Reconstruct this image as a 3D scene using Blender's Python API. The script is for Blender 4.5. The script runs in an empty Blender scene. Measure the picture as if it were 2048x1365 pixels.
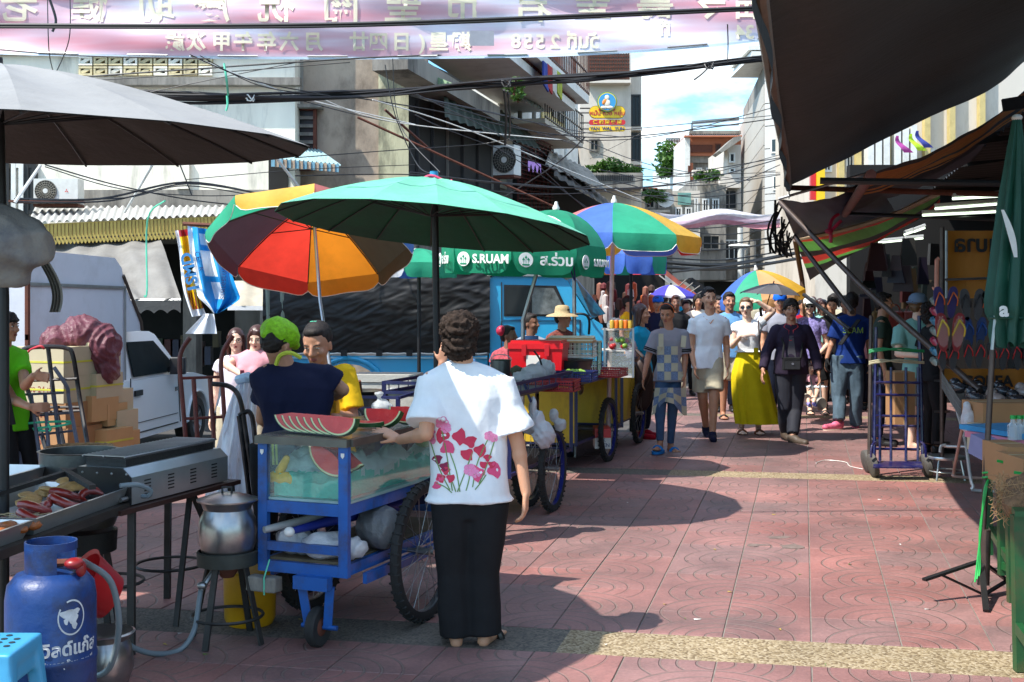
import bpy, math, random
import numpy as np
from mathutils import Vector, Matrix, noise
random.seed(7); np.random.seed(7)
F=2500.; CH=1.62; HY=593.; CX=1024.
# ---------------------------------------------------------------- camera, world, sun, exposure
S=bpy.context.scene
cd=bpy.data.cameras.new('camera'); cam=bpy.data.objects.new('camera',cd); S.collection.objects.link(cam)
cam.location=(0,0,CH); cam.rotation_euler=(math.pi/2,0,0)
cd.sensor_width=36; cd.lens=F/2048*36; cd.shift_y=-89.5/2048; cd.clip_start=.1; cd.clip_end=3000
S.camera=cam
SUN=Vector((.60,.34,-1.0)).normalized()
wd=bpy.data.worlds.new('World'); S.world=wd; wd.use_nodes=True
nt=wd.node_tree; nt.nodes.clear()
def nd(t,ty,**k):
    n=t.nodes.new(ty)
    for a,b in k.items():
        if a[0]=='_': n.inputs[a[1:]].default_value=b
        else: setattr(n,a,b)
    return n
sky=nd(nt,'ShaderNodeTexSky',sky_type='NISHITA',sun_disc=False)
el=math.asin(-SUN.z); sky.sun_elevation=el; sky.sun_rotation=math.atan2(-SUN.x,-SUN.y)
sky.air_density=1.1; sky.dust_density=.7; sky.ozone_density=1.0
tc=nd(nt,'ShaderNodeTexCoord'); mp=nd(nt,'ShaderNodeMapping'); mp.inputs['Scale'].default_value=(1,1,2.6)
ns=nd(nt,'ShaderNodeTexNoise',_Scale=4.2,_Detail=8.,_Roughness=.58)
rp=nd(nt,'ShaderNodeValToRGB'); rp.color_ramp.elements[0].position=.47; rp.color_ramp.elements[1].position=.62
mx=nd(nt,'ShaderNodeMix',data_type='RGBA'); mx.inputs[7].default_value=(5.4,5.7,5.8,1)
bg=nd(nt,'ShaderNodeBackground',_Strength=.15); wo=nd(nt,'ShaderNodeOutputWorld')
L=nt.links.new
L(tc.outputs['Generated'],mp.inputs[0]); L(mp.outputs[0],ns.inputs['Vector']); L(ns.outputs['Fac'],rp.inputs[0])
L(rp.outputs[0],mx.inputs[0]); L(sky.outputs[0],mx.inputs[6]); tnt=nd(nt,'ShaderNodeMix',data_type='RGBA',blend_type='MULTIPLY'); tnt.inputs[0].default_value=1; tnt.inputs[7].default_value=(.44,.74,.92,1); L(sky.outputs[0],tnt.inputs[6]); L(tnt.outputs[2],mx.inputs[6]); L(mx.outputs[2],bg.inputs[0]); L(bg.outputs[0],wo.inputs[0])
sd=bpy.data.lights.new('sun','SUN'); sd.energy=3.3; sd.angle=math.radians(.55); sd.color=(1,.96,.89)
so=bpy.data.objects.new('sun',sd); S.collection.objects.link(so)
so.rotation_euler=SUN.to_track_quat('-Z','Y').to_euler()
S.view_settings.view_transform='Standard'; S.view_settings.look='None'; S.view_settings.exposure=1.24; S.view_settings.gamma=1
S.view_settings.use_curve_mapping=False
S.cycles.max_bounces=8; S.cycles.transparent_max_bounces=12; S.cycles.use_denoising=True
S.cycles.caustics_reflective=False; S.cycles.caustics_refractive=False
# ---------------------------------------------------------------- helpers
TS=bpy.data.scenes.new('work')   # scratch scene for evaluating modifiers and text quickly; removed at the end
def evalmesh(o):
    TS.collection.objects.link(o)
    with bpy.context.temp_override(scene=TS,view_layer=TS.view_layers[0]): dg=bpy.context.evaluated_depsgraph_get(); dg.update(); me=bpy.data.meshes.new_from_object(o.evaluated_get(dg))
    bpy.data.objects.remove(o); return me
def W(px,py,D): return Vector(((px-CX)/F*D, D, CH-(py-HY)/F*D))
def G(px,py,z=0.): D=(CH-z)*F/(py-HY); return Vector(((px-CX)/F*D,D,z))
def V(*a): return Vector(a)
def rz(a): return Matrix.Rotation(a,3,'Z')
TH=math.radians(13.15)
SV=Vector((math.sin(TH),math.cos(TH),0)); SU=Vector((math.cos(TH),-math.sin(TH),0))   # street axes
def ST(u,v,z=0.): return SU*u+SV*v+Vector((0,0,z))
ORG={}
def frame(d,up=None):
    d=Vector(d).normalized(); up=Vector(up) if up is not None else Vector((0,0,1))
    if abs(d.dot(up.normalized()))>.98: up=Vector((0,1,0)) if abs(d.y)<.9 else Vector((1,0,0))
    x=d.cross(up).normalized(); y=x.cross(d).normalized()
    return x,y,d
class MB:
    def __init__(s): s.v=[]; s.f=[]; s.m=[]
    def add(s,v,f,m=0):
        o=len(s.v); s.v+= [Vector(p) for p in v]
        for q in f: s.f.append(tuple(i+o for i in q)); s.m.append(m)
        return s
    def box(s,c,size,R=None,m=0,taper=1.):
        x,y,z=[a/2 for a in size]; c=Vector(c); vs=[]
        if R is None: R=Matrix.Identity(3)
        elif isinstance(R,(int,float)): R=rz(R)
        for dz in (-1,1):
            t=taper if dz>0 else 1
            for dx,dy in ((-1,-1),(1,-1),(1,1),(-1,1)): vs.append(c+R@Vector((dx*x*t,dy*y*t,dz*z)))
        return s.add(vs,[(3,2,1,0),(4,5,6,7),(0,1,5,4),(1,2,6,5),(2,3,7,6),(3,0,4,7)],m)
    def bar(s,a,b,w,h,m=0,up=None):
        a=Vector(a); b=Vector(b); x,y,d=frame(b-a,up); vs=[]
        for p in (a,b):
            for dx,dy in ((-1,-1),(1,-1),(1,1),(-1,1)): vs.append(p+x*dx*w/2+y*dy*h/2)
        return s.add(vs,[(3,2,1,0),(4,5,6,7),(0,1,5,4),(1,2,6,5),(2,3,7,6),(3,0,4,7)],m)
    def tube(s,pts,r,n=8,m=0,closed=False,cap=True):
        pts=[Vector(p) for p in pts]; k=len(pts)
        rs=r if isinstance(r,(list,tuple)) else [r]*k
        vs=[]; x=None
        for i,p in enumerate(pts):
            if closed: d=pts[(i+1)%k]-pts[i-1]
            else: d=pts[min(i+1,k-1)]-pts[max(i-1,0)]
            if d.length<1e-9: d=Vector((0,0,1))
            d.normalize()
            if x is None: x=frame(d)[0]
            else:
                x=x-d*x.dot(d)
                x=frame(d)[0] if x.length<1e-6 else x.normalized()
            y=d.cross(x)
            for j in range(n):
                a=2*math.pi*j/n; vs.append(p+(x*math.cos(a)+y*math.sin(a))*rs[i])
        fs=[]
        for i in range(k if closed else k-1):
            i2=(i+1)%k
            for j in range(n): fs.append((i*n+j,i*n+(j+1)%n,i2*n+(j+1)%n,i2*n+j))
        if cap and not closed: fs.append(tuple(range(n-1,-1,-1))); fs.append(tuple(range((k-1)*n,k*n)))
        return s.add(vs,fs,m)
    def lathe(s,prof,c,n=24,R=None,m=0,sx=1.,cap=True):
        c=Vector(c); R=R or Matrix.Identity(3); vs=[]
        for r,z in prof:
            for j in range(n):
                a=2*math.pi*j/n; vs.append(c+R@Vector((r*math.cos(a)*sx,r*math.sin(a),z)))
        fs=[]
        for i in range(len(prof)-1):
            for j in range(n): fs.append((i*n+j,i*n+(j+1)%n,(i+1)*n+(j+1)%n,(i+1)*n+j))
        if cap: fs.append(tuple(range(n-1,-1,-1))); fs.append(tuple(range((len(prof)-1)*n,len(prof)*n)))
        return s.add(vs,fs,m)
    def ell(s,c,r,n=12,k=8,R=None,m=0):
        c=Vector(c); R=R or Matrix.Identity(3); vs=[c+R@Vector((0,0,-r[2]))]
        for i in range(1,k):
            t=-math.pi/2+math.pi*i/k
            for j in range(n):
                a=2*math.pi*j/n; vs.append(c+R@Vector((r[0]*math.cos(t)*math.cos(a),r[1]*math.cos(t)*math.sin(a),r[2]*math.sin(t))))
        vs.append(c+R@Vector((0,0,r[2]))); e=len(vs)-1
        fs=[(0,1+(j+1)%n,1+j) for j in range(n)]
        for i in range(k-2):
            for j in range(n): fs.append((1+i*n+j,1+i*n+(j+1)%n,1+(i+1)*n+(j+1)%n,1+(i+1)*n+j))
        o=1+(k-2)*n; fs+=[(o+j,o+(j+1)%n,e) for j in range(n)]
        return s.add(vs,fs,m)
    def grid(s,fn,nu,nv,m=0,mf=None,thick=0):
        vs=[fn(i/nu,j/nv) for j in range(nv+1) for i in range(nu+1)]; o=len(s.v); s.v+=[Vector(p) for p in vs]
        for j in range(nv):
            for i in range(nu):
                a=o+j*(nu+1)+i; s.f.append((a,a+1,a+nu+2,a+nu+1)); s.m.append(mf((i+.5)/nu,(j+.5)/nv) if mf else m)
        return s
    def prism(s,poly,d,m=0):
        n=len(poly); poly=[Vector(p) for p in poly]; d=Vector(d)
        fs=[tuple(range(n-1,-1,-1)),tuple(range(n,2*n))]+[(i,(i+1)%n,n+(i+1)%n,n+i) for i in range(n)]
        return s.add(poly+[p+d for p in poly],fs,m)
    def quad(s,a,b,c,d,m=0): return s.add([a,b,c,d],[(0,1,2,3)],m)
    def mesh(s,name,mats,smooth,org):
        me=bpy.data.meshes.new(name)
        me.from_pydata([tuple(p-org) for p in s.v],[],s.f)
        for q in (mats if isinstance(mats,(list,tuple)) else [mats]): me.materials.append(q)
        if any(s.m): me.polygons.foreach_set('material_index',s.m)
        if smooth: 
            me.shade_smooth(); me.set_sharp_from_angle(angle=math.radians(smooth))
        me.update(); return me
    def build(s,name,mats,parent=None,smooth=38,base=None):
        if parent is not None: org=ORG.get(parent.name,Vector((0,0,0)))
        elif base is not None: org=Vector(base)
        else:
            xs=[p.x for p in s.v]; ys=[p.y for p in s.v]; zs=[p.z for p in s.v]
            org=Vector(((min(xs)+max(xs))/2,(min(ys)+max(ys))/2,min(zs)))
        me=s.mesh(name,mats,smooth,org); o=bpy.data.objects.new(name,me); S.collection.objects.link(o)
        ORG[o.name]=org
        if parent is not None: o.parent=parent
        else: o.location=org
        return o
def tag(o,label=None,cat=None,group=None,kind=None):
    if label: o['label']=label
    if cat: o['category']=cat
    if group: o['group']=group
    if kind: o['kind']=kind
    return o
def thing(name,label,cat,loc=(0,0,0),group=None,kind=None):
    o=bpy.data.objects.new(name,None); S.collection.objects.link(o); o.location=loc; o.empty_display_size=.1
    ORG[o.name]=Vector(loc); return tag(o,label,cat,group,kind)
def dup(o,loc,rot=0,label=None,parent=None):
    c=o.copy(); S.collection.objects.link(c)
    if parent is None:
        c.location=loc; c.rotation_euler=(0,0,rot)
        if label: c['label']=label
    else: c.parent=parent
    for ch in o.children: dup(ch,None,0,None,c)
    return c
def c(r,g,b,k=1.):
    f=lambda x:(x/255/12.92 if x<=10 else ((x/255+.055)/1.055)**2.4)*k
    return (f(r),f(g),f(b),1)
MC={}
def mat(name,col,rough=.6,metal=0.,var=.25,vs=4.,bump=0.,bs=40.,dirt=None,da=.5,ds=2.,trans=0.,coat=0.,spec=.5,stretch=None,tcol=None,world=False):
    if name in MC: return MC[name]
    m=bpy.data.materials.new(name); m.use_nodes=True; t=m.node_tree; b=t.nodes['Principled BSDF']; L=t.links.new; MC[name]=m
    if len(col)==3: col=(*col,1)
    if world: tcn=t.nodes.new('ShaderNodeNewGeometry'); co=tcn.outputs['Position']
    else: tcn=t.nodes.new('ShaderNodeTexCoord'); co=tcn.outputs['Object']
    if stretch:
        mp=t.nodes.new('ShaderNodeMapping'); mp.inputs['Scale'].default_value=stretch; L(co,mp.inputs[0]); co=mp.outputs[0]
    n=nd(t,'ShaderNodeTexNoise',_Scale=vs,_Detail=6.,_Roughness=.62); L(co,n.inputs['Vector'])
    mr=nd(t,'ShaderNodeMapRange'); mr.inputs['From Min'].default_value=.25; mr.inputs['From Max'].default_value=.75
    mr.inputs['To Min'].default_value=1-var; mr.inputs['To Max'].default_value=1+var; L(n.outputs['Fac'],mr.inputs['Value'])
    mu=nd(t,'ShaderNodeMix',data_type='RGBA',blend_type='MULTIPLY'); mu.inputs[0].default_value=1; mu.inputs[6].default_value=col; L(mr.outputs[0],mu.inputs[7])
    out=mu.outputs[2]
    if dirt:
        n2=nd(t,'ShaderNodeTexNoise',_Scale=ds,_Detail=9.,_Roughness=.7); L(co,n2.inputs['Vector'])
        r2=nd(t,'ShaderNodeMapRange'); r2.inputs['From Min'].default_value=.48; r2.inputs['From Max'].default_value=.68; r2.inputs['To Max'].default_value=da; L(n2.outputs['Fac'],r2.inputs['Value'])
        m2=nd(t,'ShaderNodeMix',data_type='RGBA'); L(r2.outputs[0],m2.inputs[0]); L(out,m2.inputs[6]); m2.inputs[7].default_value=dirt if len(dirt)==4 else (*dirt,1); out=m2.outputs[2]
    L(out,b.inputs['Base Color']); b.inputs['Roughness'].default_value=rough; b.inputs['Metallic'].default_value=metal
    b.inputs['Specular IOR Level'].default_value=spec
    if coat: b.inputs['Coat Weight'].default_value=coat; b.inputs['Coat Roughness'].default_value=.12
    if bump:
        n3=nd(t,'ShaderNodeTexNoise',_Scale=bs,_Detail=5.,_Roughness=.6); L(co,n3.inputs['Vector'])
        bp=nd(t,'ShaderNodeBump',_Strength=min(1.,bump),_Distance=.02 if bs<60 else .006); L(n3.outputs['Fac'],bp.inputs['Height']); L(bp.outputs[0],b.inputs['Normal'])
    if trans:
        tr=nd(t,'ShaderNodeBsdfTranslucent'); L(out,tr.inputs[0]) if tcol is None else None
        if tcol is not None: tr.inputs[0].default_value=tcol if len(tcol)==4 else (*tcol,1)
        ms=nd(t,'ShaderNodeMixShader'); ms.inputs[0].default_value=trans; L(b.outputs[0],ms.inputs[1]); L(tr.outputs[0],ms.inputs[2]); L(ms.outputs[0],t.nodes['Material Output'].inputs[0])
    return m
def glass(name,col=(.9,.95,.93,1),a=.25,rough=.03):
    if name in MC: return MC[name]
    m=bpy.data.materials.new(name); m.use_nodes=True; t=m.node_tree; MC[name]=m; L=t.links.new
    t.nodes.remove(t.nodes['Principled BSDF']); df=nd(t,'ShaderNodeBsdfDiffuse'); df.inputs[0].default_value=col; gl=nd(t,'ShaderNodeBsdfGlossy',_Roughness=rough); gl.inputs[0].default_value=(1,1,1,1)
    tr=nd(t,'ShaderNodeBsdfTransparent'); tr.inputs[0].default_value=tuple(.55+.45*x for x in col[:3])+(1,); m1=nd(t,'ShaderNodeMixShader'); m1.inputs[0].default_value=a
    L(tr.outputs[0],m1.inputs[1]); L(df.outputs[0],m1.inputs[2]); m2=nd(t,'ShaderNodeMixShader'); fr_=nd(t,'ShaderNodeLayerWeight',_Blend=.25); mu=nd(t,'ShaderNodeMath',operation='MULTIPLY'); mu.inputs[1].default_value=.45; L(fr_.outputs['Facing'],mu.inputs[0])
    L(mu.outputs[0],m2.inputs[0]); L(m1.outputs[0],m2.inputs[1]); L(gl.outputs[0],m2.inputs[2]); L(m2.outputs[0],t.nodes['Material Output'].inputs[0])
    return m
def emit(name,col,st):
    m=bpy.data.materials.new(name); m.use_nodes=True; b=m.node_tree.nodes['Principled BSDF']; b.inputs['Emission Color'].default_value=col; b.inputs['Emission Strength'].default_value=st; b.inputs['Base Color'].default_value=col; return m
def text(name,body,size,m,origin,xd,up,parent,mirror=False,extrude=.002,align='CENTER',sx=1.,bold=0.):
    cu=bpy.data.curves.new(name,'FONT'); cu.body=body; cu.size=size; cu.align_x=align; cu.align_y='CENTER'; cu.extrude=extrude; cu.offset=bold; cu.resolution_u=3
    o=bpy.data.objects.new('tmp',cu); me=evalmesh(o)
    xd=Vector(xd).normalized(); up=Vector(up).normalized(); nz=xd.cross(up).normalized()
    org=ORG.get(parent.name,Vector((0,0,0))) if parent else Vector((0,0,0))
    if mirror: sx=-sx
    n=len(me.vertices); a=np.empty(n*3); me.vertices.foreach_get('co',a); a=a.reshape(-1,3)
    B=np.array([list(xd*sx),list(up),list(nz)]); o3=Vector(origin)-org
    a=a@B+np.array(list(o3)); me.vertices.foreach_set('co',a.ravel())
    if mirror: me.flip_normals()
    me.name=name; me.materials.clear(); me.materials.append(m); me.update()
    ob=bpy.data.objects.new(name,me); S.collection.objects.link(ob); ORG[ob.name]=org
    if parent: ob.parent=parent
    return ob
def cat(p,q,sag,n=16):
    p=Vector(p); q=Vector(q); return [p.lerp(q,i/n)-Vector((0,0,sag*4*(i/n)*(1-i/n))) for i in range(n+1)]
def spline(pts,n=6):
    pts=[Vector(p) for p in pts]; out=[]
    for i in range(len(pts)-1):
        p0=pts[max(i-1,0)]; p1=pts[i]; p2=pts[i+1]; p3=pts[min(i+2,len(pts)-1)]
        for k in range(n):
            t=k/n; out.append(.5*((2*p1)+(p2-p0)*t+(2*p0-5*p1+4*p2-p3)*t*t+(3*p1-p0-3*p2+p3)*t**3))
    return out+[pts[-1]]
# ---------------------------------------------------------------- ground
A2=math.radians(10.8); U2=Vector((math.cos(A2),-math.sin(A2),0)); NV=Vector((math.sin(A2),math.cos(A2),0)); NVS=NV.dot(SV)
def uv(p): return p.dot(SU), p.dot(NV)/NVS
def PV(u,v,z=0.):   # point with lateral u and skewed v
    # p = a*SU+b*SV ; p.SU=a=u ; p.NV = a*SU.NV + b*SV.NV = v*NVS
    b=(v*NVS-u*SU.dot(NV))/NVS
    return SU*u+SV*b+Vector((0,0,z))
TW=.41
u0=uv(G(1622.6,1282.8))[0]
vb1=uv(G(1622.6,1282.8))[1]; vb0=uv(G(1622.6,1333))[1]
vb2=uv(G(1615,958.5))[1]; vb3=uv(G(1615,946.5))[1]
TL=(vb2-vb1)/12
vb4=vb3+(vb2-vb1); vb5=vb4+(vb3-vb2)
roadm=mat('road_asphalt',(.055,.052,.05),.85,var=.35,vs=3,bump=.3,bs=30,dirt=(.11,.1,.09),world=True)
tag(MB().quad((-400,-30,-.24),(400,-30,-.24),(400,900,-.24),(-400,900,-.24)).build('ground',roadm,smooth=0,base=(0,0,-.24)),kind='structure')
mortar=mat('mortar',(.20,.175,.15),.9,var=.35,vs=8,bump=.3,bs=60,world=True)
def poly_slab(name,pts,z0,z1,m):
    return MB().prism([Vector((p[0],p[1],z0)) for p in pts],(0,0,z1-z0)).build(name,m,smooth=0,base=(0,0,z0))
q=lambda u,v:tuple(PV(u,v)[:2])
pave=poly_slab('pavement',[q(9,-3),q(9,70),q(-2.1,70),q(-2.1,15.2),q(-3.1,15.2),q(-3.1,11.9),q(-9.5,11.9),q(-9.5,-3)],-.235,-.0055,mortar)
tag(pave,kind='structure')
# tile material: scalloped rings pressed in the tile
def tile_material():
    m=mat('red_paving_tile',c(162,116,110,.76),.6,var=.3,vs=1.7,dirt=c(112,96,92,.7),da=.75,ds=.9,world=True)
    t=m.node_tree; L=t.links.new; b=t.nodes['Principled BSDF']
    def Mt(op,a,b_=None,c_=None):
        n=t.nodes.new('ShaderNodeMath'); n.operation=op
        for i,x in enumerate((a,b_,c_)):
            if x is None: continue
            if isinstance(x,(int,float)): n.inputs[i].default_value=x
            else: L(x,n.inputs[i])
        return n.outputs[0]
    g=t.nodes.new('ShaderNodeNewGeometry')
    def dot(vec):
        n=t.nodes.new('ShaderNodeVectorMath'); n.operation='DOT_PRODUCT'; L(g.outputs['Position'],n.inputs[0]); n.inputs[1].default_value=vec; return n.outputs['Value']
    nz=nd(t,'ShaderNodeTexNoise',_Scale=3.,_Detail=2.); L(g.outputs['Position'],nz.inputs['Vector'])
    wob=Mt('MULTIPLY',Mt('SUBTRACT',nz.outputs['Fac'],.5),.018)
    u=Mt('ADD',Mt('SUBTRACT',dot(SU),u0-TW),wob); v=Mt('ADD',Mt('SUBTRACT',dot(NV/NVS),vb1),wob)
    du=Mt('SUBTRACT',u,Mt('MULTIPLY',Mt('ROUND',Mt('DIVIDE',u,2*TW)),2*TW))
    R=.352
    s=Mt('SQRT',Mt('MAXIMUM',Mt('SUBTRACT',R*R,Mt('MULTIPLY',du,du)),0.))
    k=Mt('CEIL',Mt('DIVIDE',Mt('SUBTRACT',v,s),TL))
    dv=Mt('SUBTRACT',v,Mt('MULTIPLY',k,TL))
    r=Mt('SQRT',Mt('ADD',Mt('MULTIPLY',du,du),Mt('MULTIPLY',dv,dv)))
    acc=None
    for R0 in (.085,.172,.248,.338):
        d=Mt('ABSOLUTE',Mt('SUBTRACT',r,R0))
        e=t.nodes.new('ShaderNodeMapRange'); e.interpolation_type='SMOOTHSTEP'; e.inputs['From Min'].default_value=.0035; e.inputs['From Max'].default_value=.0075; e.inputs['To Min'].default_value=1; e.inputs['To Max'].default_value=0; L(d,e.inputs['Value'])
        acc=e.outputs[0] if acc is None else Mt('MAXIMUM',acc,e.outputs[0])
    n2=nd(t,'ShaderNodeTexNoise',_Scale=2.2,_Detail=4.); L(g.outputs['Position'],n2.inputs['Vector'])
    wear=t.nodes.new('ShaderNodeMapRange'); wear.inputs['From Min'].default_value=.36; wear.inputs['From Max'].default_value=.56; wear.inputs['To Min'].default_value=.45; wear.inputs['To Max'].default_value=1; L(n2.outputs['Fac'],wear.inputs['Value'])
    gr=Mt('MULTIPLY',acc,wear.outputs[0])
    old=b.inputs['Base Color'].links[0].from_socket
    oi=t.nodes.new('ShaderNodeObjectInfo'); hv=t.nodes.new('ShaderNodeHueSaturation'); L(old,hv.inputs['Color']); L(Mt('MULTIPLY_ADD',oi.outputs['Random'],.22,.89),hv.inputs['Value']); L(Mt('MULTIPLY_ADD',oi.outputs['Random'],.3,.85),hv.inputs['Saturation'])
    n5=nd(t,'ShaderNodeTexNoise',_Scale=55.,_Detail=3.); L(g.outputs['Position'],n5.inputs['Vector'])
    sp=t.nodes.new('ShaderNodeMapRange'); sp.inputs['From Min'].default_value=.3; sp.inputs['From Max'].default_value=.7; sp.inputs['To Min'].default_value=.86; sp.inputs['To Max'].default_value=1.12; L(n5.outputs['Fac'],sp.inputs['Value'])
    mm=nd(t,'ShaderNodeMix',data_type='RGBA',blend_type='MULTIPLY'); mm.inputs[0].default_value=1; L(hv.outputs[0],mm.inputs[6]); L(sp.outputs[0],mm.inputs[7])
    vg=nd(t,'ShaderNodeTexVoronoi',_Scale=3.1); L(g.outputs['Position'],vg.inputs['Vector']); gs=t.nodes.new('ShaderNodeMapRange'); gs.inputs['From Min'].default_value=.035; gs.inputs['From Max'].default_value=.055; gs.inputs['To Min'].default_value=.45; gs.inputs['To Max'].default_value=1; L(vg.outputs['Distance'],gs.inputs['Value'])
    n6=nd(t,'ShaderNodeTexNoise',_Scale=.55,_Detail=8.,_Roughness=.65); L(g.outputs['Position'],n6.inputs['Vector']); g6=t.nodes.new('ShaderNodeMapRange'); g6.inputs['From Min'].default_value=.35; g6.inputs['From Max'].default_value=.65; g6.inputs['To Min'].default_value=.72; g6.inputs['To Max'].default_value=1.18; L(n6.outputs['Fac'],g6.inputs['Value'])
    m6=nd(t,'ShaderNodeMix',data_type='RGBA',blend_type='MULTIPLY'); m6.inputs[0].default_value=1; L(mm.outputs[2],m6.inputs[6]); L(Mt('MULTIPLY',gs.outputs[0],g6.outputs[0]),m6.inputs[7]); mm=m6
    mx=nd(t,'ShaderNodeMix',data_type='RGBA'); L(Mt('MULTIPLY',gr,.75),mx.inputs[0]); L(mm.outputs[2],mx.inputs[6]); mx.inputs[7].default_value=(.17,.13,.11,1)
    L(mx.outputs[2],b.inputs['Base Color'])
    h=Mt('ADD',Mt('MULTIPLY',acc,-1.),Mt('MULTIPLY',n5.outputs['Fac'],.25))
    bp=nd(t,'ShaderNodeBump',_Strength=.9,_Distance=.006); L(h,bp.inputs['Height']); L(bp.outputs[0],b.inputs['Normal'])
    return m
tm=tile_material()
gm=mat('pebble_wash',c(166,152,130,.78),.8,var=.12,vs=2.5,dirt=c(120,112,100),da=.35,ds=2.2,world=True)
def pebbles(m,stops):
    t=m.node_tree; L=t.links.new; b=t.nodes['Principled BSDF']; g=t.nodes.new('ShaderNodeNewGeometry')
    vo=nd(t,'ShaderNodeTexVoronoi',_Scale=85.); L(g.outputs['Position'],vo.inputs['Vector'])
    r=nd(t,'ShaderNodeValToRGB'); L(vo.outputs['Color'],r.inputs[0]); r.color_ramp.elements[0].color=stops[0]; r.color_ramp.elements[1].color=stops[2]; e=r.color_ramp.elements.new(.5); e.color=stops[1]; r.color_ramp.elements[0].position=.15; r.color_ramp.elements[-1].position=.85
    old=b.inputs['Base Color'].links[0].from_socket
    mm=nd(t,'ShaderNodeMix',data_type='RGBA',blend_type='MULTIPLY'); mm.inputs[0].default_value=1; L(old,mm.inputs[6]); L(r.outputs[0],mm.inputs[7]); L(mm.outputs[2],b.inputs['Base Color'])
    bp=nd(t,'ShaderNodeBump',_Strength=.6,_Distance=.004); bp.invert=True; L(vo.outputs['Distance'],bp.inputs['Height']); L(bp.outputs[0],b.inputs['Normal'])
pebbles(gm,[(.45,.36,.25,1),(.95,.85,.65,1),(1.35,1.3,1.2,1)])
gd=mat('dark_pebble_wash',c(112,106,98,.8),.85,var=.2,vs=2.5,world=True); pebbles(gd,[(.5,.5,.48,1),(.95,.92,.88,1),(1.3,1.2,1.1,1)])
def tile_mesh(u1,u2,v1,v2,mb,org,gu=.0035,gv=.0012,z=0.):
    a=[(u1+gu,v1+gv),(u2-gu,v1+gv),(u2-gu,v2-gv),(u1+gu,v2-gv)]; e=.0022
    ins=[(u1+gu+e,v1+gv+e),(u2-gu-e,v1+gv+e),(u2-gu-e,v2-gv-e),(u1+gu+e,v2-gv-e)]
    vs=[PV(x,y,z-.035) for x,y in a]+[PV(x,y,z-.0025) for x,y in a]+[PV(x,y,z) for x,y in ins]
    fs=[(8,9,10,11)]+[(i,(i+1)%4,4+(i+1)%4,4+i) for i in range(4)]+[(4+i,4+(i+1)%4,8+(i+1)%4,8+i) for i in range(4)]
    mb.add(vs,fs)
base=MB(); tile_mesh(0,TW,0,TL,base,None); tme=base.mesh('paving_tile',tm,0,Vector((0,0,0)))
PO=ORG[pave.name]
rest=MB(); cand=[]
rows=[vb1+TL*i for i in range(12)]+[vb3+TL*i for i in range(12)]+[vb5+TL*i for i in range(24)]+[vb0-TL*(i+1) for i in range(3)]
for v in rows:
    for k in range(-22,20):
        u=u0+TW*k; cpt=PV(u+TW/2,v+TL/2)
        if v>vb5-.01 and not -2.1<=u<=6: continue
        if v>11.2 and v<vb5 and (u<-3.1 if v+TL<=15.2 else u<-2.1): continue
        if cpt.y<3.5: continue
        px=CX+cpt.x/cpt.y*F; vis=-120<px<2170
        if vis and 4.9<cpt.y: cand.append((cpt.y,u,v))
        elif v<vb5+8: tile_mesh(u,u+TW,v,v+TL,rest,None)
cand.sort()
for i,(y,u,v) in enumerate(cand):
    if i<296:
        o=bpy.data.objects.new('tile',tme); S.collection.objects.link(o); o.parent=pave
        p=PV(u,v); o.location=Vector((p.x,p.y,random.uniform(-.0012,.0012)))-PO
    else: tile_mesh(u,u+TW,v,v+TL,rest,None,z=random.uniform(-.001,.001))
o=rest.build('tile_field',tm,pave,smooth=0); tag(o,kind='stuff')
ud=uv(G(1120,1290))[0]
for va,vb_ in ((vb0,vb1),(vb2,vb3),(vb4,vb5)):
    for ua,ub,mm in ((-9.4 if va<10 else -2.9 if va<14 else -2.05,ud if va==vb0 else (ud-.1),gd),(ud if va==vb0 else (ud-.1),9,gm)):
        if ub<=ua: continue
        MB().prism([PV(ua,va+.004,-.03),PV(ub,va+.004,-.03),PV(ub,vb_-.004,-.03),PV(ua,vb_-.004,-.03)],(0,0,.0275)).build('pebble_strip',mm,pave,smooth=0)
scar=mat('cement_patch',c(134,116,108,.7),.9,var=.4,vs=18,bump=.4,bs=60,world=True)
random.seed(2)
for (x,y,w_,h_) in ((1515,1091,26,3),(1580,1094,30,5),(1560,1076,28,3)):
    pts=[]
    for k in range(14):
        a=2*math.pi*k/14; r=random.uniform(.55,1.1); p=G(x+w_*r*math.cos(a),y+h_*r*math.sin(a)); pts.append(Vector((p.x,p.y,-.002)))
    MB().prism(pts,(0,0,.0045)).build('cement_patch',scar,pave,smooth=0)
# ---------------------------------------------------------------- materials for walls
cream=mat('cream_render',c(244,238,220,.95),.85,var=.14,vs=1.2,bump=.25,bs=14,dirt=c(112,104,92,.8),da=.8,ds=.95,stretch=(1.4,1,.3))
brown=mat('brown_render',c(186,168,148,.8),.88,var=.2,vs=1.4,bump=.3,bs=12,dirt=c(92,78,66,.7),da=.85,ds=.9,stretch=(1,1,.6))
moss=mat('mossy_render',c(205,200,165,.8),.9,var=.2,vs=2,bump=.3,bs=16,dirt=c(40,40,36),da=.95,ds=1.1,stretch=(1.6,1,.5))
conc=mat('grey_concrete',c(158,152,142,.75),.88,var=.25,vs=1.5,bump=.3,bs=12,dirt=c(56,52,48,.8),da=.9,ds=1.1,stretch=(1.5,1,.35))
pale=mat('pale_render',c(222,212,198,.85),.85,var=.08,vs=.6,dirt=c(140,126,108,.8),da=.7,ds=.6,stretch=(1,1,.3))
white=mat('white_paint',c(232,232,226,.85),.5,var=.06,vs=4,dirt=c(150,145,135),da=.35,ds=3)
dark=mat('dark_void',(.016,.015,.014),.9,var=.3,vs=3)  # near-black colour standing in for deep shade in openings and holes
dwin=mat('dark_glass',(.022,.025,.027),.22,var=.3,vs=2,spec=.25)
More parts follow.
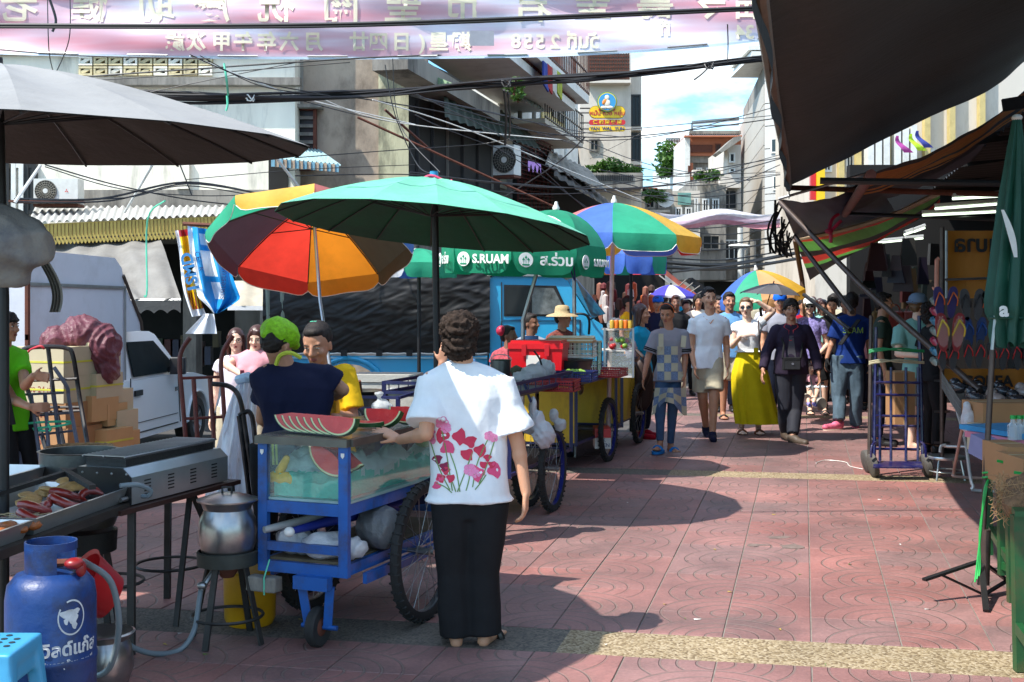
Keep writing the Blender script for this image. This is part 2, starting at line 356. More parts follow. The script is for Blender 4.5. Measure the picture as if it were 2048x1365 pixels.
rust=mat('rusty_iron',c(120,66,48,.7),.75,metal=.2,var=.4,vs=20,dirt=c(60,42,34),da=.8,ds=10)
steel=mat('galvanised_steel',c(175,176,176,.8),.38,metal=.9,var=.15,vs=12)
yel=mat('yellow_paint',c(214,192,128,.8),.6,var=.12,vs=3,dirt=c(150,125,70),da=.4,ds=5)
orange=mat('orange_brick',c(196,118,84,.75),.8,var=.15,vs=2)
teal=mat('teal_paint',c(120,170,160,.8),.6)
blk=mat('black_metal',(.018,.017,.017),.45,metal=.3,var=.2,vs=15)
cablem=mat('black_cable',(.015,.015,.016),.5,var=.1)
leafm=mat('leaf_green',c(92,140,48,.55),.55,var=.45,vs=9,trans=.3)
cream2=mat('cream_yellowed',c(226,210,165,.85),.85,var=.15,vs=3,dirt=c(120,108,88),da=.6,ds=4)
corr=mat('white_corrugated',c(206,205,200,.85),.5,metal=.2,var=.12,vs=6,dirt=c(140,130,118),da=.4,ds=3)
def fr(mb,x0,y0,x1,y1,D,dp,m=0): # frontal rectangle in px, extruded dp away
    a=W(x0,y1,D); b=W(x1,y0,D); mb.box(((a.x+b.x)/2,D+dp/2,(a.z+b.z)/2),(abs(b.x-a.x),abs(dp),abs(b.z-a.z)),m=m); return mb
def PU(px,py,u):
    rx=(px-CX)/F; D=u/(rx*math.cos(TH)-math.sin(TH)); return W(px,py,D)
def wpoly(mb,pts,u,dep,m=0): # polygon on a street-parallel plane, thickness along SU
    mb.prism([PU(x,y,u) for x,y in pts],SU*dep,m); return mb
def fpoly(mb,pts,D,dep,m=0): mb.prism([W(x,y,D) for x,y in pts],(0,dep,0),m); return mb
def window(par,x0,y0,x1,y1,D,frame=None,pane=None,bars=2,fw=.07,louvre=0):
    a=W(x0,y1,D); b=W(x1,y0,D); fm=MB(); w=b.x-a.x; h=b.z-a.z; xc=(a.x+b.x)/2; zc=(a.z+b.z)/2
    for s in (-1,1):
        fm.box((xc+s*(w/2-fw/2),D-.03,zc),(fw,.1,h)); fm.box((xc,D-.032,zc+s*(h/2-fw/2)),(w-2*fw-.004,.09,fw))
    for i in range(1,bars): fm.box((a.x+w*i/bars,D-.028,zc),(fw*.5,.07,h-2*fw-.004))
    f=fm.build('window',frame or white,par,smooth=0)
    MB().box((xc,D-.012,zc),(w-2*fw-.01,.02,h-2*fw-.01)).build('pane',pane or dwin,f,smooth=0)
    for i in range(louvre):
        z=a.z+fw+(h-2*fw)*(i+.5)/louvre
        MB().add([(a.x+fw,D-.03,z-.02),(b.x-fw,D-.03,z-.02),(b.x-fw,D-.075,z-.08),(a.x+fw,D-.075,z-.08),(a.x+fw,D-.036,z-.02),(b.x-fw,D-.036,z-.02),(b.x-fw,D-.081,z-.08),(a.x+fw,D-.081,z-.08)],[(0,1,2,3),(7,6,5,4),(0,3,7,4),(1,5,6,2),(0,4,5,1),(3,2,6,7)]).build('slat',conc,f,smooth=0)
    return f
# ---------------------------------------------------------------- cream building, left
D1=19.5
t=thing('shop_building','cream rendered building with a breeze block parapet behind the corrugated awning on the left','building',(W(300,600,D1).x,D1,-.24))
b=MB(); fr(b,-700,-180,590,462,D1,7); b.build('wall',cream,t,smooth=0)
b=MB(); fr(b,-700,155,600,170,D1-.22,.218); fr(b,-700,100,598,108,D1-.12,.118); b.build('ledge',conc,t,smooth=0)
b=MB(); fr(b,-700,380,590,425,D1-.05,.048); b.build('spandrel',conc,t,smooth=0)
b=MB(); fr(b,352,318,378,378,D1-.08,.078); b.build('pilaster',cream,t,smooth=0)
bz=MB(); bz2=MB()
for r in range(2):
    for k in range(9):
        x=157+k*30; y=113+r*20
        e=MB(); fr(e,x,y,x+27,y+4,D1-.07,.068); fr(e,x,y+14,x+27,y+18,D1-.07,.068); fr(e,x,y+4.2,x+4,y+13.8,D1-.066,.064); fr(e,x+23,y+4.2,x+27,y+13.8,D1-.066,.064)
        fpoly(e,[(x+4.2,y+13.6),(x+4.2,y+10),(x+14,y+4.4),(x+22.8,y+4.4),(x+22.8,y+7),(x+12,y+13.6)],D1-.06,.058)
        e.build('breeze_block',cream2 if (k+r)%3 else cream,t,smooth=0)
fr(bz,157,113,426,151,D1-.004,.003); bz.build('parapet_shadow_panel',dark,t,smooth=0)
window(t,-40,328,22,430,D1,blk,dwin,3); window(t,26,328,50,430,D1-.03,white,cream,1); window(t,52,328,76,430,D1,blk,dwin,2)
# recessed shop front below
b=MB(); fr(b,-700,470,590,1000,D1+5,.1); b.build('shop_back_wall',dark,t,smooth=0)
for x in (-120,112,366,520): fr(MB(),x,464,x+26,950,D1,.4).build('column',conc,t,smooth=0)
# things hanging in the shop (dim)
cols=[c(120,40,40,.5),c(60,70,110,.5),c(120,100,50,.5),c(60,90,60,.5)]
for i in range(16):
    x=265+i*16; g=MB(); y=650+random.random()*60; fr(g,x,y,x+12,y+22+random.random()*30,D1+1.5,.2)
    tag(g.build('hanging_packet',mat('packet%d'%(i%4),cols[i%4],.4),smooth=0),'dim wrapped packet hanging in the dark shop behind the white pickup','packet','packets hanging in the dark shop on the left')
# roller shutter with patterned slats
shm=mat('shutter_green',c(186,192,142,.8),.55,var=.1,vs=5,dirt=c(140,150,95,.8),da=.7,ds=9); shm2=mat('shutter_green_pale',c(205,208,172,.8),.55,var=.1,vs=5)
t2=thing('roller_shutter','pale green patterned roller shutter with a torn notice, left of the white pickup','shutter',W(60,840,18.2))
for i in range(22):
    y=515+i*17.5; s=MB(); a=W(-60,y+17.5,18.2); bb=W(112,y,18.2); h=bb.z-a.z; prof=[]
    n=5
    for k in range(n+1): prof.append((-.035*math.sin(math.pi*k/n),a.z+.012+(h-.014)*k/n))
    vs=[(a.x,18.2+p,z) for p,z in prof]+[(bb.x,18.2+p,z) for p,z in prof]+[(a.x,18.25,a.z+.012),(bb.x,18.25,a.z+.012),(a.x,18.25,bb.z-.002),(bb.x,18.25,bb.z-.002)]
    N=n+1; s.add(vs,[(k,k+1,N+k+1,N+k) for k in range(n)]+[(2*N,2*N+1,2*N+3,2*N+2),(0,N,2*N+1,2*N),(n,2*N+2,2*N+3,N+n)])
    s.build('slat',shm if i%3==1 else shm2,t2)
fr(MB(),30,666,80,730,18.14,.01).build('notice',mat('notice_paper',c(200,200,198,.85),.8,var=.3,vs=18),t2,smooth=0)
fr(MB(),-70,500,120,514,18.1,.2).build('shutter_box',conc,t2,smooth=0)
# corrugated awning with yellow scalloped valance
t3=thing('corrugated_awning','white corrugated awning with a yellow scalloped valance board on the left shopfront','awning',(W(260,440,18).x,18,2.4))
def crg(P00,P10,P01,P11,waves,amp,n=None):
    P00,P10,P01,P11=map(Vector,(P00,P10,P01,P11)); n=n or waves*6
    nn=(P10-P00).cross(P01-P00).normalized()
    def fn(u,v):
        p=P00.lerp(P10,u).lerp(P01.lerp(P11,u),v); return p+nn*amp*math.sin(u*waves*2*math.pi)
    return lambda mb:mb.grid(fn,n,1)
a=MB(); crg(W(55,446,17.6),W(492,428,18.3),W(70,415,19.4),W(500,412,19.42),30,.022)(a); a.build('roof_sheet',corr,t3,smooth=60)
n=58; P0=W(62,449,17.65); P1=W(486,431,18.3); H=.27
vs=[];fs=[]
pts_t=[];pts_b=[]
for i in range(n*6+1):
    f=i/(n*6); p=P0.lerp(P1,f); pts_t.append(p); ph=(i%6)/6*2*math.pi; pts_b.append(p-Vector((0,0,H+.035*(0.5-.5*math.cos(ph)))))
N=len(pts_t); off=Vector((0,.02,0))
vs=pts_t+pts_b+[p+off for p in pts_t]+[p+off for p in pts_b]
for i in range(N-1): fs+=[(i,i+1,N+i+1,N+i),(2*N+i,3*N+i,3*N+i+1,2*N+i+1),(N+i,N+i+1,3*N+i+1,3*N+i)]
a=MB().add(vs,fs); a.build('valance_board',mat('valance_yellow',c(216,188,98,.75),.65,var=.12,vs=4,dirt=c(120,95,40),da=.5,ds=6,stretch=(3,1,.5)),t3,smooth=0)
a=MB()
for i in range(n):
    p=P0.lerp(P1,(i+.5)/n)-Vector((0,.006,H-.045)); a.add([p+Vector((-.014,0,0)),p+Vector((0,0,-.02)),p+Vector((.014,0,0)),p+Vector((0,0,.02))],[(0,1,2,3)])
a.build('valance_holes',dark,t3,smooth=0)
a=MB()
for i in range(n): p=P0.lerp(P1,(i)/n)-Vector((0,.004,.1)); a.box(p,(.008,.006,.17))
tag(a.build('valance_grooves',mat('groove_brown',c(120,95,45,.7),.8),t3,smooth=0),kind='stuff')
# ---------------------------------------------------------------- brown building with the street facade
D2=20.; UL=-6.18
t=thing('corner_building','grimy brown building with iron balconies, sagging awnings and dark openings above the stalls','building',W(815,680,D2))
b=MB(); fr(b,600,-180,815,840,D2,5.); b.build('wall',brown,t,smooth=0)
b=MB(); fr(b,757,118,817,406,D2-.05,.048); b.build('pilaster',moss,t,smooth=0)
b=MB(); fr(b,750,117,819,140,D2-.16,.11); b.build('pilaster_cap',moss,t,smooth=0)
window(t,590,216,634,342,D2-.06,rust,dwin,1,.05,7)
b=MB(); fr(b,588,208,642,215,D2-.3,.3); fr(b,590,118,606,210,D2-.03,.028); b.build('window_hood',conc,t,smooth=0)
b=MB(); wpoly(b,[(815.5,824),(815.5,350),(1262,470),(1262,694)],UL,-3.); b.build('lower_wall',conc,t,smooth=0)
# dark recessed loggia : back wall, ceiling, return wall
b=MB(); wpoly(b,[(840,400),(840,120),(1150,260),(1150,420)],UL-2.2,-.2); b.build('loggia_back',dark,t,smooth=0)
b=MB(); wpoly(b,[(817,395),(817,345),(985,385),(1035,400),(1035,420)],UL,-.25); b.build('parapet',conc,t,smooth=0)
b=MB(); b.prism([PU(1000,240,UL),PU(1000,375,UL),PU(1000,375,UL)-SU*2,PU(1000,240,UL)-SU*2],SV*.6); b.build('return_wall',mat('green_cream',c(170,172,148,.7),.85,var=.15,vs=2,dirt=c(80,80,70),da=.5,ds=1.2),t,smooth=0)
b=MB(); b.prism([PU(808,128,UL-.1),PU(808,186,UL-.1),PU(914,178,UL+.9),PU(914,172,UL+.9)],SU*.02-SV*.02)
b.build('awning_side',mat('green_sheet',c(160,190,150,.8),.6,var=.1,vs=4),t,smooth=0)
for i in range(9):
    f=(i+.5)/9; p=PU(808+106*f,128+44*f,UL-.1+f); q_=PU(808+106*f,186-8*f,UL-.1+f); MB().bar(p-SV*.03,q_-SV*.03,.03,.02).build('awning_rib',mat('green_sheet_dark',c(105,140,110,.7),.6),t,smooth=0)
def slab(pa,pb,u,out,th,m,nm,par=None):
    # slab running along street between px-lines pa..pb (top outer edge), projecting from UL to u
    A=PU(*pa,u); B=PU(*pb,u); zt=(A.z+B.z)/2; A.z=B.z=zt
    ia=A-SU*out; ib=B-SU*out
    return MB().prism([A,B,ib,ia],(0,0,-th)).build(nm,m,par or t,smooth=0)
slab((816,100),(1000,215),UL+.55,.55,.28,conc,'balcony_slab')
wpoly(MB(),[(819,352),(819,192),(1000,245),(1000,388)],UL+.004,-.5).build('opening_shade_panel',dark,t,smooth=0)  # solid near-black panel painted for the shade inside the loggia opening
for k in range(6): x=835+30*k; MB().bar(PU(x,200+8*k,UL+.03),PU(x,350+6*k,UL+.03),.05,.04).build('opening_mullion',conc if k in(2,5) else blk,t,smooth=0)
slab((1000,105),(1150,190),UL+1.3,1.4,.16,white,'balcony_slab')
slab((1060,100),(1178,178),UL+1.5,1.6,.18,white,'balcony_slab')
slab((1090,235),(1166,290),UL+.9,1.,.1,pale,'balcony_slab')
b=MB(); wpoly(b,[(1000,40),(1000,245),(1090,300),(1156,335),(1156,60)],UL-.05,-.8); b.build('upper_wall',white,t,smooth=0)
b=MB(); wpoly(b,[(1086,168),(1086,246),(1130,272),(1130,205)],UL+.02,-.04); b.build('yellow_panel',yel,t,smooth=0)
for x in (1092,1106,1118): 
    y=190+(x-1092)*.8; b=MB(); wpoly(b,[(x,y),(x,y+32),(x+9,y+37),(x+9,y+7)],UL+.05,-.02); b.build('window',dwin,t,smooth=0)
for x in (1046,1058):
    y=165+(x-1046)*.6; b=MB(); wpoly(b,[(x,y),(x,y+34),(x+9,y+38),(x+9,y+6)],UL+.03,-.02); b.build('window',dwin,t,smooth=0)
# railings, pipes, washing on the street balconies
def railing(pa,pb,u,h,m,n=22,nm='iron_railing'):
    A=PU(*pa,u);B=PU(*pb,u); zt=(A.z+B.z)/2; A.z=B.z=zt; g=MB()
    for i in range(n+1): p=A.lerp(B,i/n); g.bar(p,p+V(0,0,h),.022,.022)
    for z_ in (.04,h*.5,h): g.bar(A+V(0,0,z_),B+V(0,0,z_),.03,.03)
    g.build(nm,m,t,smooth=0)
railing((1000,105),(1150,190),UL+1.27,.95,rust,34); railing((1060,100),(1178,178),UL+1.47,.95,mat('brown_iron',c(96,60,50,.6),.7,var=.3,vs=9),34); railing((1090,235),(1166,290),UL+.87,.7,blk,20)
for (x,y0,y1,u_,m_) in ((1040,150,300,.12,conc),(1068,160,330,.1,conc),(1132,210,340,.1,white)): MB().tube([PU(x,y0,UL+u_),PU(x,y1,UL+u_)],.05,8).build('drain_pipe',m_,t)
for i,(x,cc_) in enumerate(((1084,c(60,80,170)),(1092,c(200,60,60)),(1101,c(225,220,210)),(1112,c(190,200,70)))):
    p=PU(x,122+ (x-1084)*.7,UL+1.5); MB().prism([p,p+SV*.5,p+SV*.48+V(0,0,-.5),p+SV*.03+V(0,0,-.42)],SU*.03).build('washing',mat('washing%d'%i,cc_,.8,trans=.3),t,smooth=0)
# curly iron balcony
A=PU(852,118,UL+.5); B=PU(990,150,UL+.5)
g=MB(); Lg=(B-A).length
for i in range(15):
    f=i/14; p=A.lerp(B,f); z0=1.62+ (593-150-55*f)/F*p.y*0+ PU(852,131,UL+.5).z-.02
    pts=[p+Vector((0,0,-p.z+z0+.02)),p+Vector((0,0,-p.z+z0+.25))+SU*.18-SV*.05,p+Vector((0,0,-p.z+z0+.55))+SV*.1,p+Vector((0,0,-p.z+z0+.9))+SU*.08]
    g.tube(spline(pts,4),.014,5)
    cc=p+Vector((0,0,-p.z+z0+.45)); g.tube([cc+SV*.16*math.cos(a*.8)*(1-a/12)+Vector((0,0,.16*math.sin(a*.8)*(1-a/12)))+SU*.1 for a in range(10)],.01,4)
g.build('iron_railing',rust,t)
# lattice grille and dark wall (burgundy)
gr=MB(); 
for k in range(9):
    x=1036+k*8; gr.bar(PU(x,300-k*1,UL+.25),PU(x,425,UL+.25),.04,.03)
for k in range(20):
    f=k/19; gr.bar(PU(1036,262+160*f,UL+.27),PU(1106,292+130*f,UL+.27),.03,.02)
gr.build('lattice_grille',mat('burgundy_iron',c(110,42,38,.6),.7,var=.3,vs=10),t,smooth=0)
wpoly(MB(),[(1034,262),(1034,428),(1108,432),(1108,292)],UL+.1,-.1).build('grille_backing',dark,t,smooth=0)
# striped and plain sheet awnings over the street
def awn(pts,us,m,nm,waves=10,amp=.02):
    P=[PU(x,y,u) for (x,y),u in zip(pts,us)]; a=MB(); crg(P[0],P[1],P[3],P[2],waves,amp)(a); return a.build(nm,m,t,smooth=60)
strp=mat('striped_sheet',c(190,205,200,.8),.55,var=.5,vs=6,stretch=(8,8,.1))
awn([(1012,186),(1088,222),(1080,200),(1010,170)],[UL+.9,UL+.9,UL+.1,UL+.1],strp,'awning_sheet',12)
awn([(890,235),(1082,300),(1050,250),(885,150)],[UL+.7,UL+.7,UL+.0,UL+.0],mat('dark_green_sheet',c(52,70,58,.6),.6,var=.3,vs=6),'awning_sheet',14)
awn([(1090,330),(1215,384),(1180,340),(1100,300)],[UL+1.2,UL+1.2,UL+.1,UL+.1],conc,'awning_sheet',9)
awn([(1108,352),(1262,440),(1240,420),(1112,318)],[UL+1.5,UL+1.5,UL+.2,UL+.2],mat('dark_sheet',c(70,64,58,.6),.8,var=.4,vs=4),'awning_sheet',12)
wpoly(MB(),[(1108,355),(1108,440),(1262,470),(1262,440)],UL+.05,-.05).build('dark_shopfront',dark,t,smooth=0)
for (x,y,xx,yy) in ((715,235,1110,415),(770,220,860,300)): MB().tube([W(x,y,17.2),W(xx,yy,17.8)],.018,6).build('support_rod',rust,t)
# small striped awning at left of the brown wall
t=thing('striped_window_awning','small blue and cream striped corrugated awning over the doorway beside the brown wall','awning',W(610,330,D2-.6))
a=MB(); crg(W(545,318,18.6),W(682,330,18.9),W(540,298,19.4),W(640,300,19.9),16,.02)(a); a.build('sheet',mat('blue_cream_sheet',c(160,190,195,.8),.55,var=.6,vs=5,stretch=(6,6,.1)),t,smooth=60)
for k in range(17):
    p=W(546+8*k,319+.7*k,18.6+.0175*k); MB().box(p-Vector((0,0,.05)),(.055,.012,.12),m=0).build('fringe_strip',[mat('fringe_blue',c(120,170,190,.8),.6),mat('fringe_tan',c(190,165,140,.8),.6)][k%2],t,smooth=0)
b=MB(); fr(b,537,318,576,402,D1-.02,.02); tag(b.build('doorway',dark,smooth=0),'dark narrow doorway under the small striped awning','doorway')
# dark lower backs behind truck
# ---------------------------------------------------------------- sign building
D3=44.
t=thing('sign_building','tall pale building with a caged roof terrace behind the yellow shop sign','building',W(1220,600,D3))
b=MB(); fr(b,1160,40,1262,640,D3,8); b.build('wall',pale,t,smooth=0)
b=MB(); fr(b,1262.3,150,1283,640,D3+.5,7); b.build('stair_tower',pale,t,smooth=0)
for (y0,y1) in ((190,253),(266,322),(334,372)):
    window(t,1262,y0,1281,y1,D3+.5,blk,dwin,2,.06)
    fr(MB(),1260,y1+1,1284,y1+8,D3+.2,.29).build('sill',pale,t,smooth=0)
window(t,1178,278,1199,304,D3,conc,dwin,2)
fr(MB(),1176,108,1258,160,D3-.02,.015).build('cage_recess',mat('cage_void',c(90,80,75,.5),.9),t,smooth=0)
g=MB()
for k in range(17): g.bar(W(1176+5.1*k,106,D3-.4),W(1176+5.1*k,164,D3-.4),.035,.035)
for k in range(9): g.bar(W(1176,106+7.2*k,D3-.42),W(1258,106+7.2*k,D3-.42),.03,.03)
g.build('roof_cage',rust,t,smooth=0)
fr(MB(),1174,160,1262,166,D3-.5,.5).build('ledge',pale,t,smooth=0)
fr(MB(),1166,346,1286,376,D3-1.2,1.18).build('planter_wall',conc,t,smooth=0)
for k in range(22): fr(MB(),1188+k*3.6,350,1190+k*3.6,362,D3-1.24,.035).build('baluster',blk,t,smooth=0)
def foliage(name,label,ctrs,m=None,n=260,leaf=.09,kind=None,cat_='plant',group=None):
    f=MB()
    for (p,r) in ctrs:
        p=Vector(p)
        for i in range(n):
            d=Vector((random.gauss(0,1),random.gauss(0,1),random.gauss(0,1))).normalized()*r*random.random()**.4; d.z*=.8
            q0=p+d; a=Vector((random.gauss(0,1),random.gauss(0,1),random.gauss(0,.6))).normalized()*leaf*random.uniform(.6,1.3); b_=a.cross(Vector((random.gauss(0,1),random.gauss(0,1),random.gauss(0,1)))).normalized()*leaf*.4
            f.add([q0-a,q0-b_,q0+a,q0+b_],[(0,1,2,3)])
    o=thing(name,label,cat_,ctrs[0][0],group)
    lf=f.build('foliage',m or leafm,o,smooth=0); lf['kind']='stuff'
    st=MB()
    for p,r in ctrs: st.tube([Vector(p)-Vector((0,0,r)),Vector(p)+Vector((r*.2,0,r*.4))],.02,5)
    st.build('stem',rust,o)
    return o
foliage('roof_plants','bushy green plants along the planter wall below the yellow shop sign',[(W(1205,335,D3-.8),.3),(W(1222,333,D3-.8),.42),(W(1235,335,D3-.8),.35),(W(1182,342,D3-.8),.25),(W(1268,344,D3-.8),.35),(W(1250,345,D3-.8),.25)],n=220)
foliage('balcony_plant','small green plant on the white balcony beside the cable knot',[(W(1028,170,19),.16),(W(1036,190,19.4),.12)],n=120,leaf=.05)
# projecting sign
t=thing('shop_sign','yellow, red and gold lozenge shop signs with a round blue emblem on the pale building','sign',W(1215,262,D3-1.6))
D=D3-1.6
def loz(x0,y0,x1,y1,m,nm,th=.12,D=D):
    a=W(x0,y1,D); b=W(x1,y0,D); r=(b.z-a.z)/2; zc=(a.z+b.z)/2; pts=[]
    for i in range(13): an=math.pi/2+math.pi*i/12; pts.append((a.x+r+r*math.cos(an),D,zc+r*math.sin(an)))
    for i in range(13): an=-math.pi/2+math.pi*i/12; pts.append((b.x-r+r*math.cos(an),D,zc+r*math.sin(an)))
    return MB().prism([Vector(p) for p in pts],(0,th,0)).build(nm,m,t,smooth=0)
sy=mat('sign_yellow',c(245,200,20,.9),.35,var=.03); sr=mat('sign_red',c(205,35,40,.9),.35,var=.03); sb=mat('sign_blue',c(60,150,200,.9),.35,var=.03); sg=mat('sign_green',c(60,140,90,.9),.4,var=.03); sw=mat('sign_white',c(240,225,205,.9),.4,var=.03); so_=mat('sign_orange',c(235,140,50,.9),.4)
loz(1178,212,1251,237,mat('sign_olive',c(150,120,20,.8),.4),'sign_rim',.1,D+.01); loz(1179,213,1250,236,sy,'sign_panel',.12,D-.01); loz(1178,240,1251,250,sr,'sign_panel'); loz(1178,253,1251,263,sy,'sign_panel')
X=Vector((1,0,0)); Z=Vector((0,0,1))
text('sign_text','หมั่น หว่อ หยุ่น',.205,sr,W(1214.5,227,D-.02),X,Z,t,bold=.004)
text('sign_text','仁 和 園 醬 園',.16,sy,W(1214.5,245,D-.01),X,Z,t,bold=.003)
text('sign_text','YAN  WAL  YUN',.155,mat('sign_navy',c(50,60,110),.5),W(1214.5,258,D-.01),X,Z,t,bold=.004)
R90=Matrix.Rotation(math.pi/2,3,'X')
MB().lathe([(.34,0),(.34,.08)],W(1214,205,D-.02),28,R90).build('emblem_ring',sg,t,smooth=30)
MB().lathe([(.315,0),(.315,.1)],W(1214,205,D-.02),28,R90).build('emblem_ring_gold',sy,t,smooth=30)
MB().lathe([(.29,0),(.29,.115)],W(1214,205,D-.02),28,R90).build('emblem_disc',sb,t,smooth=30)
e=MB(); pc=W(1214,205,D-.14)
e.ell(pc+V(0,0,.16),(.075,.02,.085)); e.ell(pc+V(.0,0,-.02),(.11,.02,.12)); e.ell(pc+V(-.09,0,-.17),(.12,.02,.05)); e.ell(pc+V(.09,0,-.17),(.12,.02,.05)); e.build('emblem_figure',sw,t)
e=MB(); e.ell(pc+V(-.09,-.01,.02),(.06,.02,.11),R=Matrix.Rotation(.5,3,'Y')); e.build('emblem_gold',so_,t)
loz(1197,217,1231,221.5,sr,'emblem_scroll',.16,D-.05)
b=MB(); 
for y in (217,226,246,258): b.tube([W(1160,y,D+.2),W(1180,y,D+.1)],.03,6)
b.build('bracket',blk,t)
MB().tube([W(1205,330,D3),W(1205,285,D3)],.03,5)
# ---------------------------------------------------------------- far middle buildings
def building(name,label,boxes,wins=(),base=None):
    t=thing(name,label,'building',base)
    for i,(x0,y0,x1,y1,D,dp,m,nm) in enumerate(boxes): fr(MB(),x0,y0,x1,y1,D,dp).build(nm,m,t,smooth=0)
    for w in wins: window(t,*w)
    return t
foliage('climbing_plant','green creeper hanging down the white balconies in the far middle',[(W(1332,300,77.5),.7),(W(1338,315,77.5),.9),(W(1331,330,77.5),.8),(W(1330,345,77.5),.5),(W(1345,318,77.5),.6)],n=150,leaf=.2)
building('white_terrace_block','small white block with railed terraces and a creeper in the far middle',[(1334,322,1372,560,80,8,white,'wall'),(1330,280,1360,283,79.4,.6,white,'slab'),(1330,300,1360,304,79.4,.6,white,'slab'),(1336,284,1338,300,80,.2,white,'post'),(1355,262,1372,345,80.3,6,white,'wall')],[(1337,341,1348,352,80,white,dwin,1),(1341,356,1346,366,80,white,dwin,1),(1350,305,1358,315,80,white,dwin,1)],W(1350,600,80))
g=MB(); 
for k in range(9): g.bar(W(1333+k*3.2,278,79.4),W(1333+k*3.2,300,79.4),.05,.05)
g.bar(W(1332,278,79.4),W(1360,278,79.4),.06,.06); tag(g.build('terrace_railing',blk,smooth=0),'dark thin railing on the uppermost white terrace in the far middle','railing')
building('brick_block','orange rendered block with a roof terrace, far middle beside the grey tower',[(1372,272,1482,312,72,8,orange,'upper_wall'),(1380,308,1455,560,72.4,8,conc,'wall'),(1374,326,1386,360,71.9,.3,orange,'wall_panel'),(1370,275,1380,560,71.8,8,white,'corner_wall'),(1380,262,1482,268,71.5,.6,conc,'roof_beam'),(1382,290,1425,305,71.9,.1,rust,'brick_grille'),(1370,271,1484,274,71.4,.5,orange,'ledge'),(1380,310,1425,326,72.2,.2,conc,'band')],[(1376,332,1382,346,71.7,rust,dwin,1),(1392,336,1404,350,72.3,white,dwin,2),(1412,336,1424,350,72.3,white,dwin,2),(1432,336,1444,350,72.3,white,dwin,2),(1430,288,1442,304,71.9,rust,dwin,2),(1450,288,1466,304,71.9,rust,dwin,3)],W(1420,600,72))
g=MB()
for k in range(22): g.bar(W(1385+k*4.4,262,71.6),W(1385+k*4.4,272,71.6),.05,.05)
g.bar(W(1384,246,72),W(1478,238,72),.12,.2); g.bar(W(1384,246,72),W(1384,272,72),.1,.1); g.bar(W(1384,253,71.7),W(1478,250,71.7),.08,.08)
tag(g.build('roof_frame',steel,smooth=0),'thin metal roof terrace frame on top of the orange block','roof frame')
building('grey_block','stained grey concrete block under the roof shelter beside the tall grey tower',[(1400,352,1478,560,62,8,conc,'wall'),(1455,290,1482,420,61,6,pale,'wall'),(1395,370,1452,560,60,6,conc,'wall'),(1440,348,1482,376,60.5,.5,pale,'balcony'),(1386,340,1440,352,63,.5,pale,'ledge')],[(1442,380,1474,420,60.9,conc,dwin,2),(1448,480,1478,520,60.9,white,dwin,3),(1404,470,1440,500,59.9,conc,dwin,2),(1404,398,1418,424,59.9,white,dwin,2),(1424,398,1438,424,59.9,white,dwin,2),(1458,306,1470,326,60.9,white,dwin,1),(1458,336,1470,346,60.9,white,dwin,1)],W(1430,600,62))
fpoly(MB(),[(1438,302),(1468,275),(1482,272),(1482,280),(1444,306)],60,2).build('x',conc) 
bpy.data.objects['x'].name='roof_shelter'; tag(bpy.data.objects['roof_shelter'],'sloping grey roof shelter leaning on the tall grey tower','shelter')
foliage('terrace_plants','low green plants on the grey block terrace',[(W(1400,352,59.5),.3),(W(1418,352,59.5),.4),(W(1430,352,59.5),.35),(W(1300,392,52),.4),(W(1320,394,52),.35)],n=120,leaf=.14)
building('low_shop_row','low jumbled grey shophouses in the far middle under the cables',[(1280,378,1345,560,54,6,conc,'wall'),(1284,384,1310,390,53.5,.4,pale,'ledge'),(1345,382,1400,560,56,6,pale,'wall'),(1356,386,1382,410,55.8,.1,teal,'panel'),(1290,420,1340,425,53.4,.5,pale,'ledge'),(1180,440,1290,620,48,5,conc,'wall'),(1285,376,1315,383,54,.5,mat('red_tile',c(165,80,60,.7),.8),'roof_strip')],[(1290,400,1310,418,53.9,conc,dwin,2),(1316,400,1336,418,53.9,conc,dwin,2),(1350,415,1364,440,55.9,white,dwin,2),(1370,415,1384,440,55.9,white,dwin,2),(1388,395,1396,440,55.9,white,dwin,1),(1300,470,1330,510,53.9,conc,dwin,2),(1390,470,1399,510,55.9,white,dwin,1)],W(1330,600,55))
building('far_end_building','pale building closing the far end of the street below the cables',[(1100,545,1700,660,95,8,conc,'wall'),(1410,548,1475,561,70,5,white,'canopy_slab'),(1425,528,1475,545,71,4,pale,'wall_band'),(1408,563,1480,640,74,4,dark,'shopfront')],[],W(1440,610,95))
# tall grey tower
t=thing('grey_tower','tall grey panelled tower with small windows left of the dark awning','building',W(1528,600,60))
pm=mat('tower_panel',c(196,188,176,.8),.7,var=.06,vs=.8,dirt=c(150,142,130),da=.3,ds=.4,stretch=(1,1,.3)); pml=mat('tower_panel_lit',c(205,203,198,.8),.7,var=.05,vs=.8)  # camera-facing panels coloured lighter than the left side, imitating how light falls
C0=W(1530,600,60); C1=W(1480,600,76); C2=W(1700,600,57)
def face(A,B,ytopA,zb,m,ncol,nrow,par,gap=.04,skip=()):
    A=Vector(A);B=Vector(B); zt=ytopA; d=(B-A); d.z=0; nrm=d.normalized().cross(Z)
    for i in range(ncol):
        for j in range(nrow):
            if (i,j) in skip: continue
            a=A+d*(i/ncol); b=A+d*((i+1)/ncol); g=d.normalized()*gap/2; z0=zb+(zt-zb)*j/nrow+gap/2; z1=zb+(zt-zb)*(j+1)/nrow-gap/2
            p=[Vector((a.x,a.y,z0))+g,Vector((b.x,b.y,z0))-g,Vector((b.x,b.y,z1))-g,Vector((a.x,a.y,z1))+g]
            MB().prism(p,nrm*.06).build('panel',m,par,smooth=0)
zt=W(1530,118,60).z
MB().prism([Vector((p.x,p.y,0)) for p in (C0+V(.1,.15,0),C1+V(.2,0,0),C1+V(20,5,0),C2+V(0,1,0))],(0,0,zt-.05)).build('core',conc,t,smooth=0)
face(C0,C2,zt,0,pml,5,12,t); 
